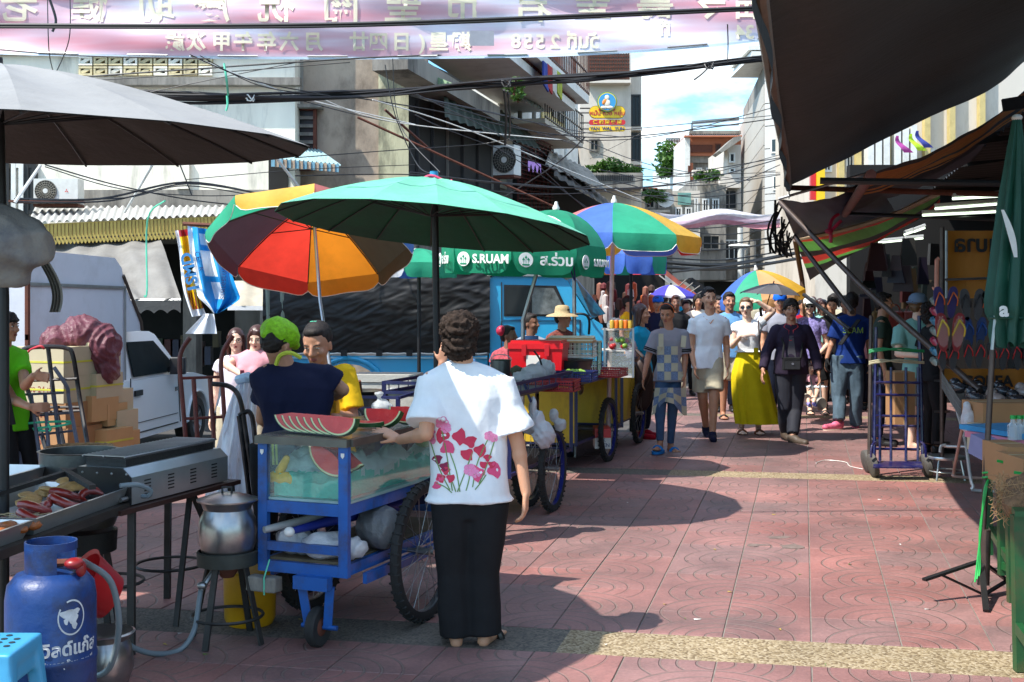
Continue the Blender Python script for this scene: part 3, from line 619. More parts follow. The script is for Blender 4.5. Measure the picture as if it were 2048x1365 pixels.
face(C1,C0,zt-1.2,0,pm,3,12,t)
nf=(C2-C0); nf.z=0; nf.normalize(); nn=nf.cross(Z)
def tw(px,y0,y1,wd_,A,B,m=None):
    # window on face A-B at px
    d=(B-A); d.z=0; rx=(px-CX)/F
    s=(A.y*rx-A.x)/(d.x-d.y*rx); p=A+d*s; n_=d.normalized().cross(Z)
    if n_.y>0: n_=-n_
    z0=CH-(y1-HY)/F*p.y; z1=CH-(y0-HY)/F*p.y; e=d.normalized()*wd_/2
    f=MB().prism([Vector((p.x,p.y,z0))-e+n_*.13,Vector((p.x,p.y,z0))+e+n_*.13,Vector((p.x,p.y,z1))+e+n_*.13,Vector((p.x,p.y,z1))-e+n_*.13],-n_*.06).build('window',white,t,smooth=0)
    e2=e*.84; MB().prism([Vector((p.x,p.y,z0+.08))-e2+n_*.14,Vector((p.x,p.y,z0+.08))+e2+n_*.14,Vector((p.x,p.y,z1-.08))+e2+n_*.14,Vector((p.x,p.y,z1-.08))-e2+n_*.14],-n_*.03).build('pane',m or mat('tower_glass',c(70,105,100,.7),.2),f,smooth=0)
for px,y0,y1 in ((1499,218,248),(1511,210,240),(1487,232,254),(1501,290,322),(1511,282,314),(1501,360,392),(1513,356,388),(1492,300,326),(1512,455,500),(1498,460,500)): tw(px,y0,y1,1.0,C1,C0)
for px,y0,y1 in ((1564,200,232),(1564,275,306),(1568,350,380),(1575,495,520)): tw(px,y0,y1,1.1,C0,C2,mat('tower_glass_dark',c(50,62,66,.6),.2))
for (x0,y0,x1,y1) in ((1497,92,1560,100),(1503,103,1560,112),(1497,114,1560,120)): fr(MB(),x0,y0,x1,y1,60.5,5).build('roof_tier',white,t,smooth=0)
fr(MB(),1510,80,1560,118,62,5).build('roof_room',white,t,smooth=0)
# yellow and white building behind the right awnings
t=thing('yellow_white_building','white building with yellow pillars seen in the gap between the right awnings','building',W(1750,600,40))
fr(MB(),1630,60,2300,640,40,6).build('wall',pale,t,smooth=0)
for x in (1632,1678,1712,1775,1850,1900,1960): fr(MB(),x,60,x+11,420,39.7,.29).build('pillar',yel,t,smooth=0)
for x in (1736,1752,1768,1790,1806,1822): fpoly(MB(),[(x,250),(x,360),(x+7,372),(x+12,360),(x+12,250)],39.3,.5).build('fin',white,t,smooth=0)
for x in (1645,1690,1860,1920): window(t,x,300,x+18,345,40,white,dwin,2)
fr(MB(),1622,330,1632,400,38.5,.2).build('red_banner',sr,t,smooth=0)
fr(MB(),1634,335,1650,402,38.4,.2).build('gold_banner',sy,t,smooth=0)
# utility poles and lamp far away
t=thing('street_lamp','pale curved lamp post in front of the grey tower','street lamp',W(1487,560,52))
MB().tube(spline([W(1487,600,52),W(1487,510,52),W(1490,498,52),W(1502,491,52)],5),.05,8).build('pole',steel,t); MB().ell(W(1478,492,52),(.45,.15,.08)).build('lamp_head',white,t)
tag(MB().tube([W(1506,640,50),W(1506,480,50)],.12,10).build('utility_pole',conc),'grey concrete utility pole before the tower, right of the curved lamp','pole')
tag(MB().tube([W(1481,640,52),W(1480,456,52)],.11,10).build('drain_pipe',white),'white vertical drain pipe at the left edge of the grey tower','pipe')
t=thing('satellite_dish','small white satellite dish on the roofs in the far middle','satellite dish',W(1330,410,52))
MB().lathe([(.02,0),(.2,.03),(.36,.1),(.37,.105),(.2,.05),(.02,.02)],W(1330,402,52),20,Matrix.Rotation(1.1,3,'X')).build('dish',white,t); MB().tube([W(1330,404,52.1),W(1331,416,52.1)],.03,6).build('mast',steel,t)
# ---------------------------------------------------------------- market hall, right side
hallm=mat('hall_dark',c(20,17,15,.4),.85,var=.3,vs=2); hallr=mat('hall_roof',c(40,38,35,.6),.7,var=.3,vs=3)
t=thing('market_hall','dark open market hall with strip lights behind the right hand stalls','building',W(1900,800,15))
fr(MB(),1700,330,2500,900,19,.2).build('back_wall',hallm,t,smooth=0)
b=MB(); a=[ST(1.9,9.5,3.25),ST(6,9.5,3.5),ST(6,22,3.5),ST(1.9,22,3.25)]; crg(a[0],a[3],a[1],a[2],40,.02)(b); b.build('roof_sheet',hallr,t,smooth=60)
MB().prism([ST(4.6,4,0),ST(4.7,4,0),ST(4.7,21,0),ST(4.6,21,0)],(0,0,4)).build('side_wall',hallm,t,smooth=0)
for v in (10.6,14.5): MB().box(ST(2.2,v,1.65),(.09,.09,3.3),-TH).build('post',blk,t,smooth=0)
for k in range(5): MB().bar(ST(1.6,8.5+2.5*k,3.2),ST(4.6,8.5+2.5*k,3.6),.06,.1).build('rafter',hallm,t,smooth=0)
tl=emit('tube_light',(.85,1,.8,1),.9)
for i,(x0,y0,x1,y1,D) in enumerate(((1905,398,2010,392,12),(1870,418,2003,408,12.5),(1845,431,1992,424,13),(1757,486,1806,481,17),(1810,480,1846,477,16.5),(1808,470,1826,464,16),(1828,464,1850,456,15.6))):
    L_=thing('strip_light',('nearest','second nearest','third','farther left','farther right','slanted left','slanted right')[i]+' glowing fluorescent tube under the dark market hall roof','strip light',W(x0,y0,D))
    MB().tube([W(x0,y0,D),W(x1,y1,D)],.013,8).build('tube',tl,L_); MB().bar(W(x0,y0,D)+V(0,0,.035),W(x1,y1,D)+V(0,0,.035),.05,.03).build('housing',white,L_,smooth=0)
# ---------------------------------------------------------------- awnings on the right
tarpd=mat('tarp_charcoal',c(60,57,53,.4),.7,var=.3,vs=3,bump=.5,bs=5,stretch=(1,3,1),trans=.05)
def sheet(fn,nu,nv,name,m,par,mf=None,wr=.0,sm=60):
    def f2(u,v):
        p=Vector(fn(u,v)); 
        if wr: p=p+Vector((0,0,wr*(math.sin(u*17+v*5)*.5+math.sin(v*31+u*7)*.3+math.sin(u*43-v*13)*.2)))
        return p
    return MB().grid(f2,nu,nv,mf=mf).build(name,m,par,smooth=sm)
def prof(pts,t):
    n=len(pts)-1; f=min(t*n,n-1e-6); i=int(f); return pts[i].lerp(pts[i+1],f-i)
t=thing('tarp_awning','big charcoal tarpaulin awning overhead at top right, the nearest','awning',W(1580,375,13))
pr=spline([W(1577,372,13),W(1650,342,13),W(1800,264,13),W(1975,186,13),W(2080,105,13),W(2350,0,13)],5)
sheet(lambda u,v: prof(pr,u)-SV*9.4*(1-v)+Vector((0,0,.05*math.sin(v*9)*u)),40,40,'canvas',tarpd,t,wr=.022)
e0=W(1577,372,13)+V(0,0,-.02); MB().tube(spline([e0+SV*.15,e0-SV*3+V(.01,0,-.0),e0-SV*6+V(-.01,0,.015),e0-SV*9.4],5),.032,8).build('edge_pole',mat('weathered_bamboo',c(150,125,105,.55),.6,var=.3,vs=8,stretch=(1,1,1)),t)
sheet(lambda u,v: e0-SV*9.3*v+V(0,0,-.01)+Vector((.02*math.sin(v*25),0,-.11*u-.015*math.sin(v*40))),3,50,'edge_hem',tarpd,t)
MB().tube([e0+V(0,0,.0),W(2100,392,11.5)],.028,8).build('cross_bar',rust,t); MB().tube([W(1640,362,9.5),W(2300,372,9.0)],.026,8).build('cross_bar',blk,t)
t=thing('striped_awning','dark awning with orange stripes rolled on a pole, behind the charcoal tarp','awning',W(1742,350,10.1))
n0=W(1742,350,10.1); f0=W(1690,428,14.4); n1=W(2120,120,10.6); f1=W(2080,232,15)
ora=mat('awning_orange',c(235,150,75,.85),.7,var=.25,vs=9,trans=.5,bump=.2,bs=8); nvy=mat('awning_purple',c(60,48,52,.5),.7,var=.2,vs=4,trans=.12)
sheet(lambda u,v: n0.lerp(n1,u).lerp(f0.lerp(f1,u),v)-Vector((0,0,.14*math.sin(math.pi*u))),24,30,'canvas',[nvy,ora],t,mf=lambda u,v:1 if (.07<v<.3 or .36<v<.42 or .46<v<.49) else 0,wr=.02)
MB().tube([n0,f0],.045,10).build('roller',mat('worn_red_wood',c(150,90,80,.6),.7,var=.4,vs=12),t)
MB().tube([f0+V(0,0,-.0),W(2020,440,12.5)],.022,8).build('arm',blk,t)
t=thing('navy_awning','dark navy awning with a black shredded fringe, farther along the right side','awning',W(1560,402,13))
nav=mat('awning_navy',c(52,50,66,.55),.6,var=.3,vs=4,trans=.05,bump=.3,bs=5)
A,B,C_,D_=W(1558,400,13),W(1745,350,12.4),W(1800,440,16),W(1592,478,17)
sheet(lambda u,v: A.lerp(B,u).lerp(D_.lerp(C_,u),v)-Vector((0,0,.12*math.sin(math.pi*u)*(1-v))),20,14,'canvas',nav,t,wr=.015)
MB().tube([A+V(0,0,.01),B+V(0,0,.03)],.015,6).build('edge_wire',steel,t)
for i in range(17):
    f=i/16; p=A.lerp(D_,f*.98)+V(-.03-.03*(i%2),0,0); f_=MB(); L_=.55-.28*f
    f_.grid(lambda u,v:p+Vector((-.10*v*(1-v)*2-.02+.03*u+.05*math.sin(v*3+i),.03*u,-L_*v)),2,6); f_.build('fringe_strip',blk,t)
t=thing('green_red_awning','sagging awning striped green, red and black above the crowd on the right','awning',W(1600,480,17))
gg=mat('awning_green',c(110,180,80,.8),.65,var=.15,vs=5,trans=.25); rr=mat('awning_red',c(225,65,50,.85),.65,var=.15,vs=5,trans=.2); dk=mat('awning_black',c(60,55,56,.5),.7,var=.2,vs=5,trans=.05)
A=W(1590,480,17.5);B=W(1880,385,12.5);C_=W(1880,420,13.5);D_=W(1620,560,20)
pt=spline([A,W(1680,462,16),W(1780,432,14.5),B],6); pb=spline([D_,W(1720,500,17.5),W(1800,450,15),C_],6)
def gmf(u,v):
    for a,m_ in ((.08,1),(.28,0),(.42,2),(.55,1),(.68,0),(1,2)):
        if v<a: return m_
sheet(lambda u,v: prof(pt,u).lerp(prof(pb,u),v)-Vector((0,0,.15*math.sin(math.pi*v)*math.sin(math.pi*u))),24,25,'canvas',[gg,rr,dk],t,mf=gmf,wr=.012)
MB().tube(pt,.03,6).build('edge_pipe',mat('tan_pipe',c(190,160,125,.7),.6),t)
MB().tube([W(1590,480,17.3),W(1604,560,18),W(1612,640,18)],.035,6).build('post',mat('brown_pipe',c(110,80,60,.6),.6),t)
def rod(name,label,pts,r,m): return tag(MB().tube(pts,r,10).build(name,m),label,'pole')
pipem=mat('brown_steel_pipe',c(108,92,84,.6),.45,metal=.5,var=.3,vs=10)
rod('awning_pole','long brown steel pole running diagonally from the fringe down to the basket rack',[W(1560,405,13),W(1720,570,11.8),W(1960,782,10.2)],.028,pipem)
rod('awning_pole','shorter dark diagonal pole in front of the striped green and red awning',[W(1590,474,16.5),W(1640,540,15),W(1705,625,14)],.03,pipem)
rod('hall_pole','thin upright steel pole at the left side of the sandal rack',[W(1884,920,11),W(1884,455,11)],.02,pipem)
rod('awning_pole','dark thin strut crossing behind the man in the blue shirt',[W(1608,590,16),W(1700,660,14.5)],.025,blk)
t=thing('pink_pipe','pinkish L shaped pipe beside the yellow Thai banner','pipe',W(1875,575,11)); MB().tube([W(1878,518,10.9),W(1874,520,10.9),W(1873,575,10.9),W(1866,578,10.9)],.02,8).build('pipe',mat('pink_plastic',c(225,150,125,.8),.5),t)
t=thing('ribbon','knotted pink plastic ribbon tied to the roller of the striped awning','ribbon',W(1668,470,14))
rb=mat('pink_ribbon',c(225,60,95,.8),.4,trans=.3)
MB().tube(spline([W(1678,428,14.2),W(1664,440,14.2),W(1660,462,14.1),W(1682,442,14.1)],5),.02,6).build('loop',rb,t); MB().tube(spline([W(1660,462,14.1),W(1662,475,14.1),W(1661,486,14.1)],5),.022,6).build('tail',rb,t); MB().ell(W(1658,463,14.05),(.05,.03,.03)).build('knot',rb,t)
# colourful pennants in the gap
for i,(x,y,cc) in enumerate(((1795,272,c(170,70,150)),(1822,268,c(180,220,50)),(1835,262,c(60,70,150)))):
    sheet(lambda u,v: W(x+ (5+14*v) *(u-.5)+22*v*v,y+34*v,38)+Vector((0,.1*math.sin(v*6),0)),3,8,'pennant',mat('pennant%d'%i,cc,.5,trans=.4),None)
    o=[o for o in S.objects if o.name.startswith('pennant')][-1]; tag(o,('purple and red','lime green','blue and red')[i]+' cloth pennant strung across the gap between awnings','pennant')
# ---------------------------------------------------------------- banners over the street
def bannermat():
    m=mat('banner_cloth',c(228,178,188,.85),.4,var=.05,vs=2,trans=.32); t=m.node_tree; L=t.links.new; b=t.nodes['Principled BSDF']
    tc=t.nodes.new('ShaderNodeTexCoord'); mp=t.nodes.new('ShaderNodeMapping'); mp.inputs['Scale'].default_value=(.22,1,2.4); mp.inputs['Rotation'].default_value=(0,.10,0); L(tc.outputs['Object'],mp.inputs[0])
    n=nd(t,'ShaderNodeTexNoise',_Scale=1.5,_Detail=3.); L(mp.outputs[0],n.inputs['Vector'])
    r=t.nodes.new('ShaderNodeValToRGB'); e=r.color_ramp.elements; e[0].position=.3; e[0].color=c(226,140,152,.88); e[1].position=.40; e[1].color=c(222,168,182,.88); x=e.new(.5); x.color=c(226,196,210,.9); x=e.new(.58); x.color=c(232,228,242,.95)
    L(n.outputs['Fac'],r.inputs[0]); L(r.outputs[0],b.inputs['Base Color']); tr=[q for q in t.nodes if q.type=='BSDF_TRANSLUCENT'][0]; L(r.outputs[0],tr.inputs[0])
    return m
bm=bannermat(); KB=13/8.5; btx=mat('banner_print',c(238,232,205,.95),.5,var=.08,vs=8,trans=.3); hem=mat('banner_hem',c(205,222,238,.9),.5,trans=.3,var=.05)
t=thing('street_banner','large translucent pink banner with reversed Chinese characters hung across the top of the street','banner',W(760,110,13))
DB=13.
def bpt(px,py,off=0.):
    d=DB+.5*(px-760)/760*-.4
    w=.045*math.sin(px*.006+py*.03)+.02*math.sin(px*.013-py*.07)+.006*math.sin(px*.05+py*.02)
    return W(px,py,d+w+off)
def bb(px): return 86+28*math.sin(min(1,max(0,(px+300)/1900))*math.pi)**.6-(px>1000)*(px-1000)**2*.00006
sheet(lambda u,v: bpt(-160+1860*u,-160+(bb(-160+1860*u)+160)*v),150,40,'cloth',bm,t)
sheet(lambda u,v: bpt(-160+1860*u,bb(-160+1860*u)+.3+5*v,-.006),150,2,'hem',hem,t)
for k in range(9):
    x=75+180*k; MB().tube([bpt(x+20*j,bb(x+20*j)-1,-.02) for j in range(5)],.009,6).build('hem_rod',steel,t)
# mirrored print, characters conform to one wavy sheet closely enough to sit just before it
def bchar(ch,px,py,size,m=btx):
    o=text('printed_character',ch,size,m,(0,0,0),X,Z,None,mirror=True,extrude=.0,bold=.006)
    me=o.data; n=len(me.vertices); a=np.empty(n*3); me.vertices.foreach_get('co',a); a=a.reshape(-1,3); k=F/DB
    for i in range(n):
        p=bpt(px+a[i,0]*k,py-a[i,2]*k,-.012); p-=ORG[t.name]; a[i]=(p.x,p.y,p.z)
    me.vertices.foreach_set('co',a.ravel()); me.update(); o.parent=t; o.location=(0,0,0)
for ch,x in (('老',38),('健',178),('助',312),('慶',422),('祝',552),('關',682),('聖',806),('市',925),('君',1066),('聖',1184),('壽',1310),('令',1424),('福',1506)): bchar(ch,x,14+(-6 if x>1100 else 0),.26*KB)
for ch,x in (('歲',350),('次',392),('甲',443),('午',486),('年',533),('六',578),('月',626),('廿',718),('四',757),('日',803),('(',845),('星',877),('期',923)): bchar(ch,x,86,.135*KB)
for ch,x,y in (('8',1032,84),('5',1056,85),('5',1080,85),('2',1110,85),('วันที่',1165,84),('ที่',1330,60),('34',1490,66)): bchar(ch,x,y,.13*KB)
fr(MB(),940,62,988,92,DB-.16,.004).build('patch',mat('banner_patch',c(190,190,200,.8),.5,trans=.3),t,smooth=0)
t=thing('far_banner','smaller pale pink banner hung across the street beyond the colourful parasol','banner',W(1440,450,34))
sheet(lambda u,v: W(1310+250*u,424+6*math.sin(u*9)+(34-6*u)*v,34+.15*math.sin(v*6+u*5)),30,10,'cloth',[mat('far_banner_white',c(235,232,238,.9),.5,trans=.4),mat('far_banner_pink',c(205,140,152,.85),.5,trans=.4),mat('far_banner_lilac',c(205,180,196,.85),.5,trans=.4)],t,mf=lambda u,v:0 if v<.38 else (1 if v>.72 else 2))
# ---------------------------------------------------------------- cables
def cable(pts,r=.008,label=None,grp='thin cables strung across and along the street',sag=.0,m=cablem):
    P=[W(*p) for p in pts]
    if len(P)==2: P=cat(P[0],P[1],sag,14)
    else: P=spline(P,7)
    o=MB().tube(P,r,5).build('cable',m,smooth=60); tag(o,label or 'thin cable among the many strung across the street in front of the buildings','cable',grp if not label else None); return o
t=thing('cable_bundle','thick black bundle of cables crossing below the pink banner from left to right','cable bundle',W(1000,175,14))
base=[(-60,178,13),(330,194,13.2),(560,196,13.4),(760,188,13.7),(900,176,14),(1010,166,14.2),(1150,158,14.4),(1300,144,14.5),(1420,130,14.6),(1560,114,14.8)]
for k in range(11):
    pts=[W(x+random.uniform(-8,8),y+random.gauss(0,2.6 if x>950 else 3.6)+(k-5)*.9,D+random.uniform(-.05,.05)) for x,y,D in base]
    MB().tube(spline(pts,6),.011+.006*(k%3==0),5).build('strand',cablem,t,smooth=60)
for x,y,D in ((1012,168,14.1),(1418,132,14.5),(500,196,13.3)):
    MB().tube([W(x+9*math.cos(a),y+7*math.sin(a*1.7),D+.04*math.sin(a)) for a in [i*.7 for i in range(22)]],.008,5).build('tie_loop',cablem if x!=500 else white,t)
MB().tube(spline([W(1418,134,14.5),W(1404,148,14.5),W(1388,160,14.5)],4),.012,6).build('loose_end',cablem,t)
for pts,lab in (([(-40,50,8.2),(700,48,8.2),(1540,14,8.3)],'thick black double cable drawn right across the pink banner'),):
    cable(pts,.011,lab); cable([(x,y+5,D) for x,y,D in pts],.009,'lower black cable of the pair drawn across the pink banner')
rc=[([(0,100,12),(160,112,12),(420,118,12)],.007),([(90,160,13),(340,142,13),(700,118,13),(900,110,13)],.009),([(100,166,13),(400,148,13),(700,125,13)],.006),([(380,110,12),(500,160,12.4),(640,188,13)],.006),([(400,112,12),(520,172,12.4),(660,192,13)],.005),([(300,185,13),(470,150,13),(620,120,13)],.005),
([(830,230,15),(900,262,16),(1085,330,17),(1120,345,18)],.006),([(560,190,15),(760,240,16),(950,262,17),(1120,270,18),(1560,230,20)],.006),([(640,185,14),(860,220,15),(1100,268,16),(1280,272,17),(1560,236,18)],.008),([(840,195,15),(1100,255,18),(1300,330,22),(1500,362,26)],.007),([(850,198,15),(1120,280,18),(1330,345,22),(1560,345,24)],.006),([(860,200,15),(1150,262,18),(1250,275,20)],.006),([(835,190,14),(1000,270,16),(1180,370,18),(1300,410,20)],.006),
([(590,316,14),(800,300,15),(950,290,16),(1040,280,16),(1300,275,17),(1560,212,18)],.006),([(590,352,14),(830,350,15),(1000,368,16),(1200,372,17),(1560,316,19)],.007),([(820,345,15),(1000,366,16),(1220,378,18),(1400,360,20),(1560,318,22)],.01),([(840,360,15),(1050,388,17),(1250,380,19),(1560,348,22)],.006),
([(90,330,13),(230,370,14),(380,400,15),(520,415,16)],.008),([(90,334,13),(240,378,14),(400,392,15),(540,388,16)],.006),([(30,398,13),(200,398,14),(370,365,15),(520,388,16)],.013),([(30,404,13),(220,402,14),(375,368,15),(540,392,16)],.009),([(60,400,13),(250,396,14),(372,372,15),(530,396,16)],.007),([(370,360,15),(600,340,15.5),(830,330,16)],.005),([(360,330,15),(372,360,15),(384,392,15)],.008),
([(1000,300,17),(1080,350,18),(1180,420,19)],.006),([(1040,296,17),(1150,400,19),(1220,450,20)],.006),([(1080,300,17),(1190,400,19)],.005),([(1170,275,18),(1110,330,18),(1000,400,18)],.01),([(1200,340,24),(1380,372,26),(1560,350,28)],.01),([(1220,360,24),(1390,395,26),(1560,372,28)],.01),([(1230,375,24),(1400,410,26),(1560,400,28)],.008),([(1240,352,24),(1400,350,26),(1560,310,28)],.008),([(1260,392,24),(1420,385,26),(1560,330,28)],.01),([(1300,480,30),(1450,488,32),(1570,470,34)],.02),([(1290,500,30),(1440,500,32),(1580,482,34)],.02),([(1330,525,30),(1450,530,32),(1600,505,34)],.05),([(1330,535,30),(1460,538,32),(1610,515,34)],.045),([(1320,515,30),(1450,520,32),(1590,498,34)],.02),([(1340,545,30),(1470,530,32),(1590,508,34)],.03),([(1330,450,30),(1440,470,32),(1560,455,34)],.015),([(1300,460,30),(1440,455,32),(1560,440,34)],.015),([(1180,318,18),(1280,268,18)],.004),
([(770,130,13),(790,230,13),(835,330,13),(868,348,12.5)],.006),([(785,118,13),(800,250,13),(880,345,12.5)],.005),([(100,0,9),(112,40,9),(105,64,9)],.01),([(140,-10,9),(138,80,9),(110,150,10)],.004),([(95,-10,9),(98,100,9),(108,150,10)],.004),([(870,352,12),(910,380,13),(960,395,14)],.008),([(1008,180,14),(1012,230,14.5),(1010,290,15)],.016),([(1015,182,14),(1020,240,14.5),(1018,275,15)],.012),([(1455,50,10),(1456,90,12),(1455,125,14)],.006)]
for p,r in rc: cable(p,r)
for p,r,l in (([(380,112,12),(600,195,14),(830,250,16)],.009,'bright white cable slanting from the banner down to the dark loggia'),([(745,200,14),(940,262,16),(1280,400,19)],.008,'white cable running low from the brown wall toward the colourful parasol'),([(630,192,14),(790,245,15),(1140,282,17)],.007,'pale cable over the grimy brown wall below the main bundle')): cable(p,r,l,m=white)
for i,(pts,lab) in enumerate((([(448,128,12.5),(453,160,12.5),(456,190,12.8)],'green plastic string tied from the banner to the black bundle'),([(454,192,12.8),(455,210,12.8),(452,222,12.8)],'short green string end hanging below the black cable bundle'),([(330,402,15),(295,440,16),(294,580,16),(288,592,16)],'long thin green string hanging down to the grey tarpaulin'))):
    tag(MB().tube(spline([W(*p) for p in pts],5),.012,5).build('string',mat('green_string',c(90,195,160),.5)),lab,'string')
for i,(a,b_,lab) in enumerate((((82,330,12),(30,405,12),'left white prop stick under the big grey parasol edge'),((305,330,14),(250,425,16),'middle white stick leaning above the corrugated awning'),((540,300,13),(600,378,13.5),'white stick under the tip of the big grey parasol'))):
    tag(MB().tube([W(*a),W(*b_)],.016,7).build('prop_stick',white),lab,'stick')
# air conditioners
def aircon(name,label,c0,w,h,d,R,fanx,lab_mark=False):
    t=thing(name,label,'air conditioner',c0)
    c0=Vector(c0); am=mat('aircon_white',c(222,222,216,.85),.5,var=.05,vs=4,dirt=c(160,155,145),da=.3,ds=5); gm_=mat('fan_grille',c(150,146,132,.7),.5)
    MB().box(c0,(w,d,h),R).build('casing',am,t,smooth=0)
    f=c0+R@Vector((fanx*w,-d/2-.006,0)); rr=R@Matrix.Rotation(math.pi/2,3,'X')
    MB().lathe([(h*.44,0),(h*.44,.006)],f,28,rr).build('fan_opening',mat('fan_shadow',c(60,58,54,.6),.7),t)
    g=MB()
    for k in range(5):
        r=h*.43*(k+1)/5; g.tube([f+R@Vector((r*math.cos(a),-.014,r*math.sin(a))) for a in [2*math.pi*i/28 for i in range(28)]],.004,4,closed=True)
    for k in range(22):
        a=2*math.pi*k/22; g.tube([f+R@Vector((h*.1*math.cos(a),-.016,h*.1*math.sin(a))),f+R@Vector((h*.43*math.cos(a+.25),-.016,h*.43*math.sin(a+.25)))],.004,4)
    g.build('fan_guard',gm_,t)
    MB().lathe([(h*.1,0),(h*.1,.02)],f-R@Vector((0,.0,0)),16,rr).build('fan_hub',am,t)
    MB().bar(c0+R@Vector((-w*.5,0,-h/2-.03)),c0+R@Vector((w*.5,0,-h/2-.03)),.3,.04).build('bracket',rust,t,smooth=0)
    if lab_mark:
        for k in range(3):
            a=math.pi/2+k*2*math.pi/3; p=c0+R@Vector((w*.25,-d/2-.008,0)); e=Vector((math.cos(a),0,math.sin(a)))*.032; s_=Vector((math.cos(a+.5),0,math.sin(a+.5)))*.018; s2=Vector((math.cos(a-.5),0,math.sin(a-.5)))*.018
            MB().add([p,p+R@s2,p+R@e,p+R@s_],[(0,1,2,3)]).build('red_mark',sr,t,smooth=0)
    return t
aircon('air_conditioner','white air conditioner with tan fan guard, under the big grey parasol edge',W(118,384,18.8),.66,.37,.28,rz(.0),-.22,True)
aircon('air_conditioner','white air conditioner jutting from the dark lattice above the colourful parasol',PU(1014,322,UL+.9),.42,.54,.3,rz(-.45),.05)
tag(MB().bar(W(25,404,18.6),W(165,404,18.6),.3,.03).build('shelf_bracket',rust,smooth=0),'rusty shelf frame below the left air conditioner','bracket')
# small hanging laundry strips
tag(sheet(lambda u,v: W(1056+26*u,322+6*u+22*v*(.6+.4*math.sin(u*20)),19),16,4,'cloth_strip',mat('purple_cloth',c(150,120,190),.7,trans=.3),None),'purple cloth strips drying before the dark lattice','cloth')
# ---------------------------------------------------------------- figures
def capsule(mb,a,b,r0,r1,n=10,flat=1.,fx=None):
    a=Vector(a);b=Vector(b); d=b-a; L_=max(d.length,1e-5); x,y,z=frame(d if d.length>1e-5 else (0,0,1),fx)
    pr=[]
    for i in range(5): t=math.pi/2*i/4; pr.append((r0*math.sin(t)+1e-4,-r0*math.cos(t)))
    for i in range(5): t=math.pi/2*i/4; pr.append((r1*math.cos(t)+1e-4,L_+r1*math.sin(t)))
    M=Matrix((x,y,z)).transposed()
    return mb.lathe([(p,q_) for p,q_ in pr],a,n,M,sx=flat)
def loft(mb,secs,n=24,cap=True,wave=None):
    vs=[]
    for i,(ce,X_,Y_,rx,ry) in enumerate(secs):
        for j in range(n):
            a=2*math.pi*j/n; k=1+(wave(i/(len(secs)-1),a) if wave else 0)
            cx=math.copysign(abs(math.cos(a))**.85,math.cos(a)); sy_=math.copysign(abs(math.sin(a))**.85,math.sin(a))
            vs.append(ce+X_*cx*rx*k+Y_*sy_*ry*k)
    fs=[]; K=len(secs)
    for i in range(K-1):
        for j in range(n): fs.append((i*n+j,i*n+(j+1)%n,(i+1)*n+(j+1)%n,(i+1)*n+j))
    if cap: fs.append(tuple(range(n-1,-1,-1))); fs.append(tuple(range((K-1)*n,K*n)))
    return mb.add(vs,fs)
def blob(name,mb,vx,m,parent,it=3,fold=0.,fs=1.,seed=0,curl=0.,mf=None):
    org=ORG.get(parent.name,Vector((0,0,0))) if parent else Vector((0,0,0))
    me=mb.mesh('tmp',[],0,org); o=bpy.data.objects.new('tmp',me)
    r=o.modifiers.new('r','REMESH'); r.mode='VOXEL'; r.voxel_size=vx
    if it: s_=o.modifiers.new('s','SMOOTH'); s_.factor=.5; s_.iterations=it
    m2=evalmesh(o); bpy.data.meshes.remove(me)
    n=len(m2.vertices)
    if (fold or curl) and n:
        a=np.empty(n*3,'f'); m2.vertices.foreach_get('co',a); a=a.reshape(-1,3); nn=np.empty(n*3,'f'); m2.vertices.foreach_get('normal',nn); nn=nn.reshape(-1,3)
        x,y,z=a[:,0]*fs+seed*1.7,a[:,1]*fs+seed,a[:,2]*fs
        if fold: 
            w=np.sin(20*x+13*y+4*np.sin(5*z+seed)+3*z)*.5+np.sin(33*x-17*y+5*z+3*np.sin(7*z+seed*2))*.3+np.sin(27*y-19*x+7*z+2*np.sin(9*z))*.3
            w2=1-2*np.abs(np.sin(15*x-11*y+8*z+3*np.sin(6*x+seed)+2*np.sin(9*z)));w3=1-2*np.abs(np.sin(14*z+12*x+9*y+3*np.sin(5*z+seed)+2*np.sin(11*x)));a+=nn*((w*.6+w2*.55+w3*.3)*fold*.8)[:,None]
        if curl:
            w=np.sin(170*x+3*np.sin(90*z))*np.sin(160*y+2*np.sin(80*x))+np.sin(150*z+3*np.sin(100*y)); a+=nn*(w*curl)[:,None]
        m2.vertices.foreach_set('co',a.ravel().astype('f'))
    m2.name=name; m2.materials.clear()
    for q_ in (m if isinstance(m,(list,tuple)) else [m]): m2.materials.append(q_)
    if mf is not None and n:
        cc=np.empty(len(m2.polygons)*3,'f'); m2.polygons.foreach_get('center',cc); cc=cc.reshape(-1,3)+np.array(org); m2.polygons.foreach_set('material_index',mf(cc).astype('i'))
    m2.shade_smooth(); m2.update()
    ob=bpy.data.objects.new(name,m2); S.collection.objects.link(ob); ORG[ob.name]=org
    if parent: ob.parent=parent
    return ob
def skin(nm,col):
    if nm in MC: return MC[nm]
    m=mat(nm,col,.5,var=.08,vs=12,bump=.12,bs=90,spec=.4); b=m.node_tree.nodes['Principled BSDF']; b.inputs['Subsurface Weight'].default_value=.08; b.inputs['Subsurface Scale'].default_value=.02; return m
sk_a=skin('skin_tan',c(216,160,126,.85)); sk_b=skin('skin_brown',c(192,138,108,.8)); sk_c=skin('skin_light',c(240,198,172,.88)); sk_d=skin('skin_dark',c(150,104,82,.7))
hair_b=mat('hair_black',(.017,.012,.010),.62,var=.6,vs=30,bump=.4,bs=120,stretch=(1,1,.15),spec=.3); hair_br=mat('hair_brown',c(92,50,38,.5),.35,var=.4,vs=25,bump=.4,bs=100,stretch=(1,1,.12)); hair_bl=mat('hair_blond',c(130,98,64,.6),.45,var=.4,vs=30,bump=.5,bs=100)
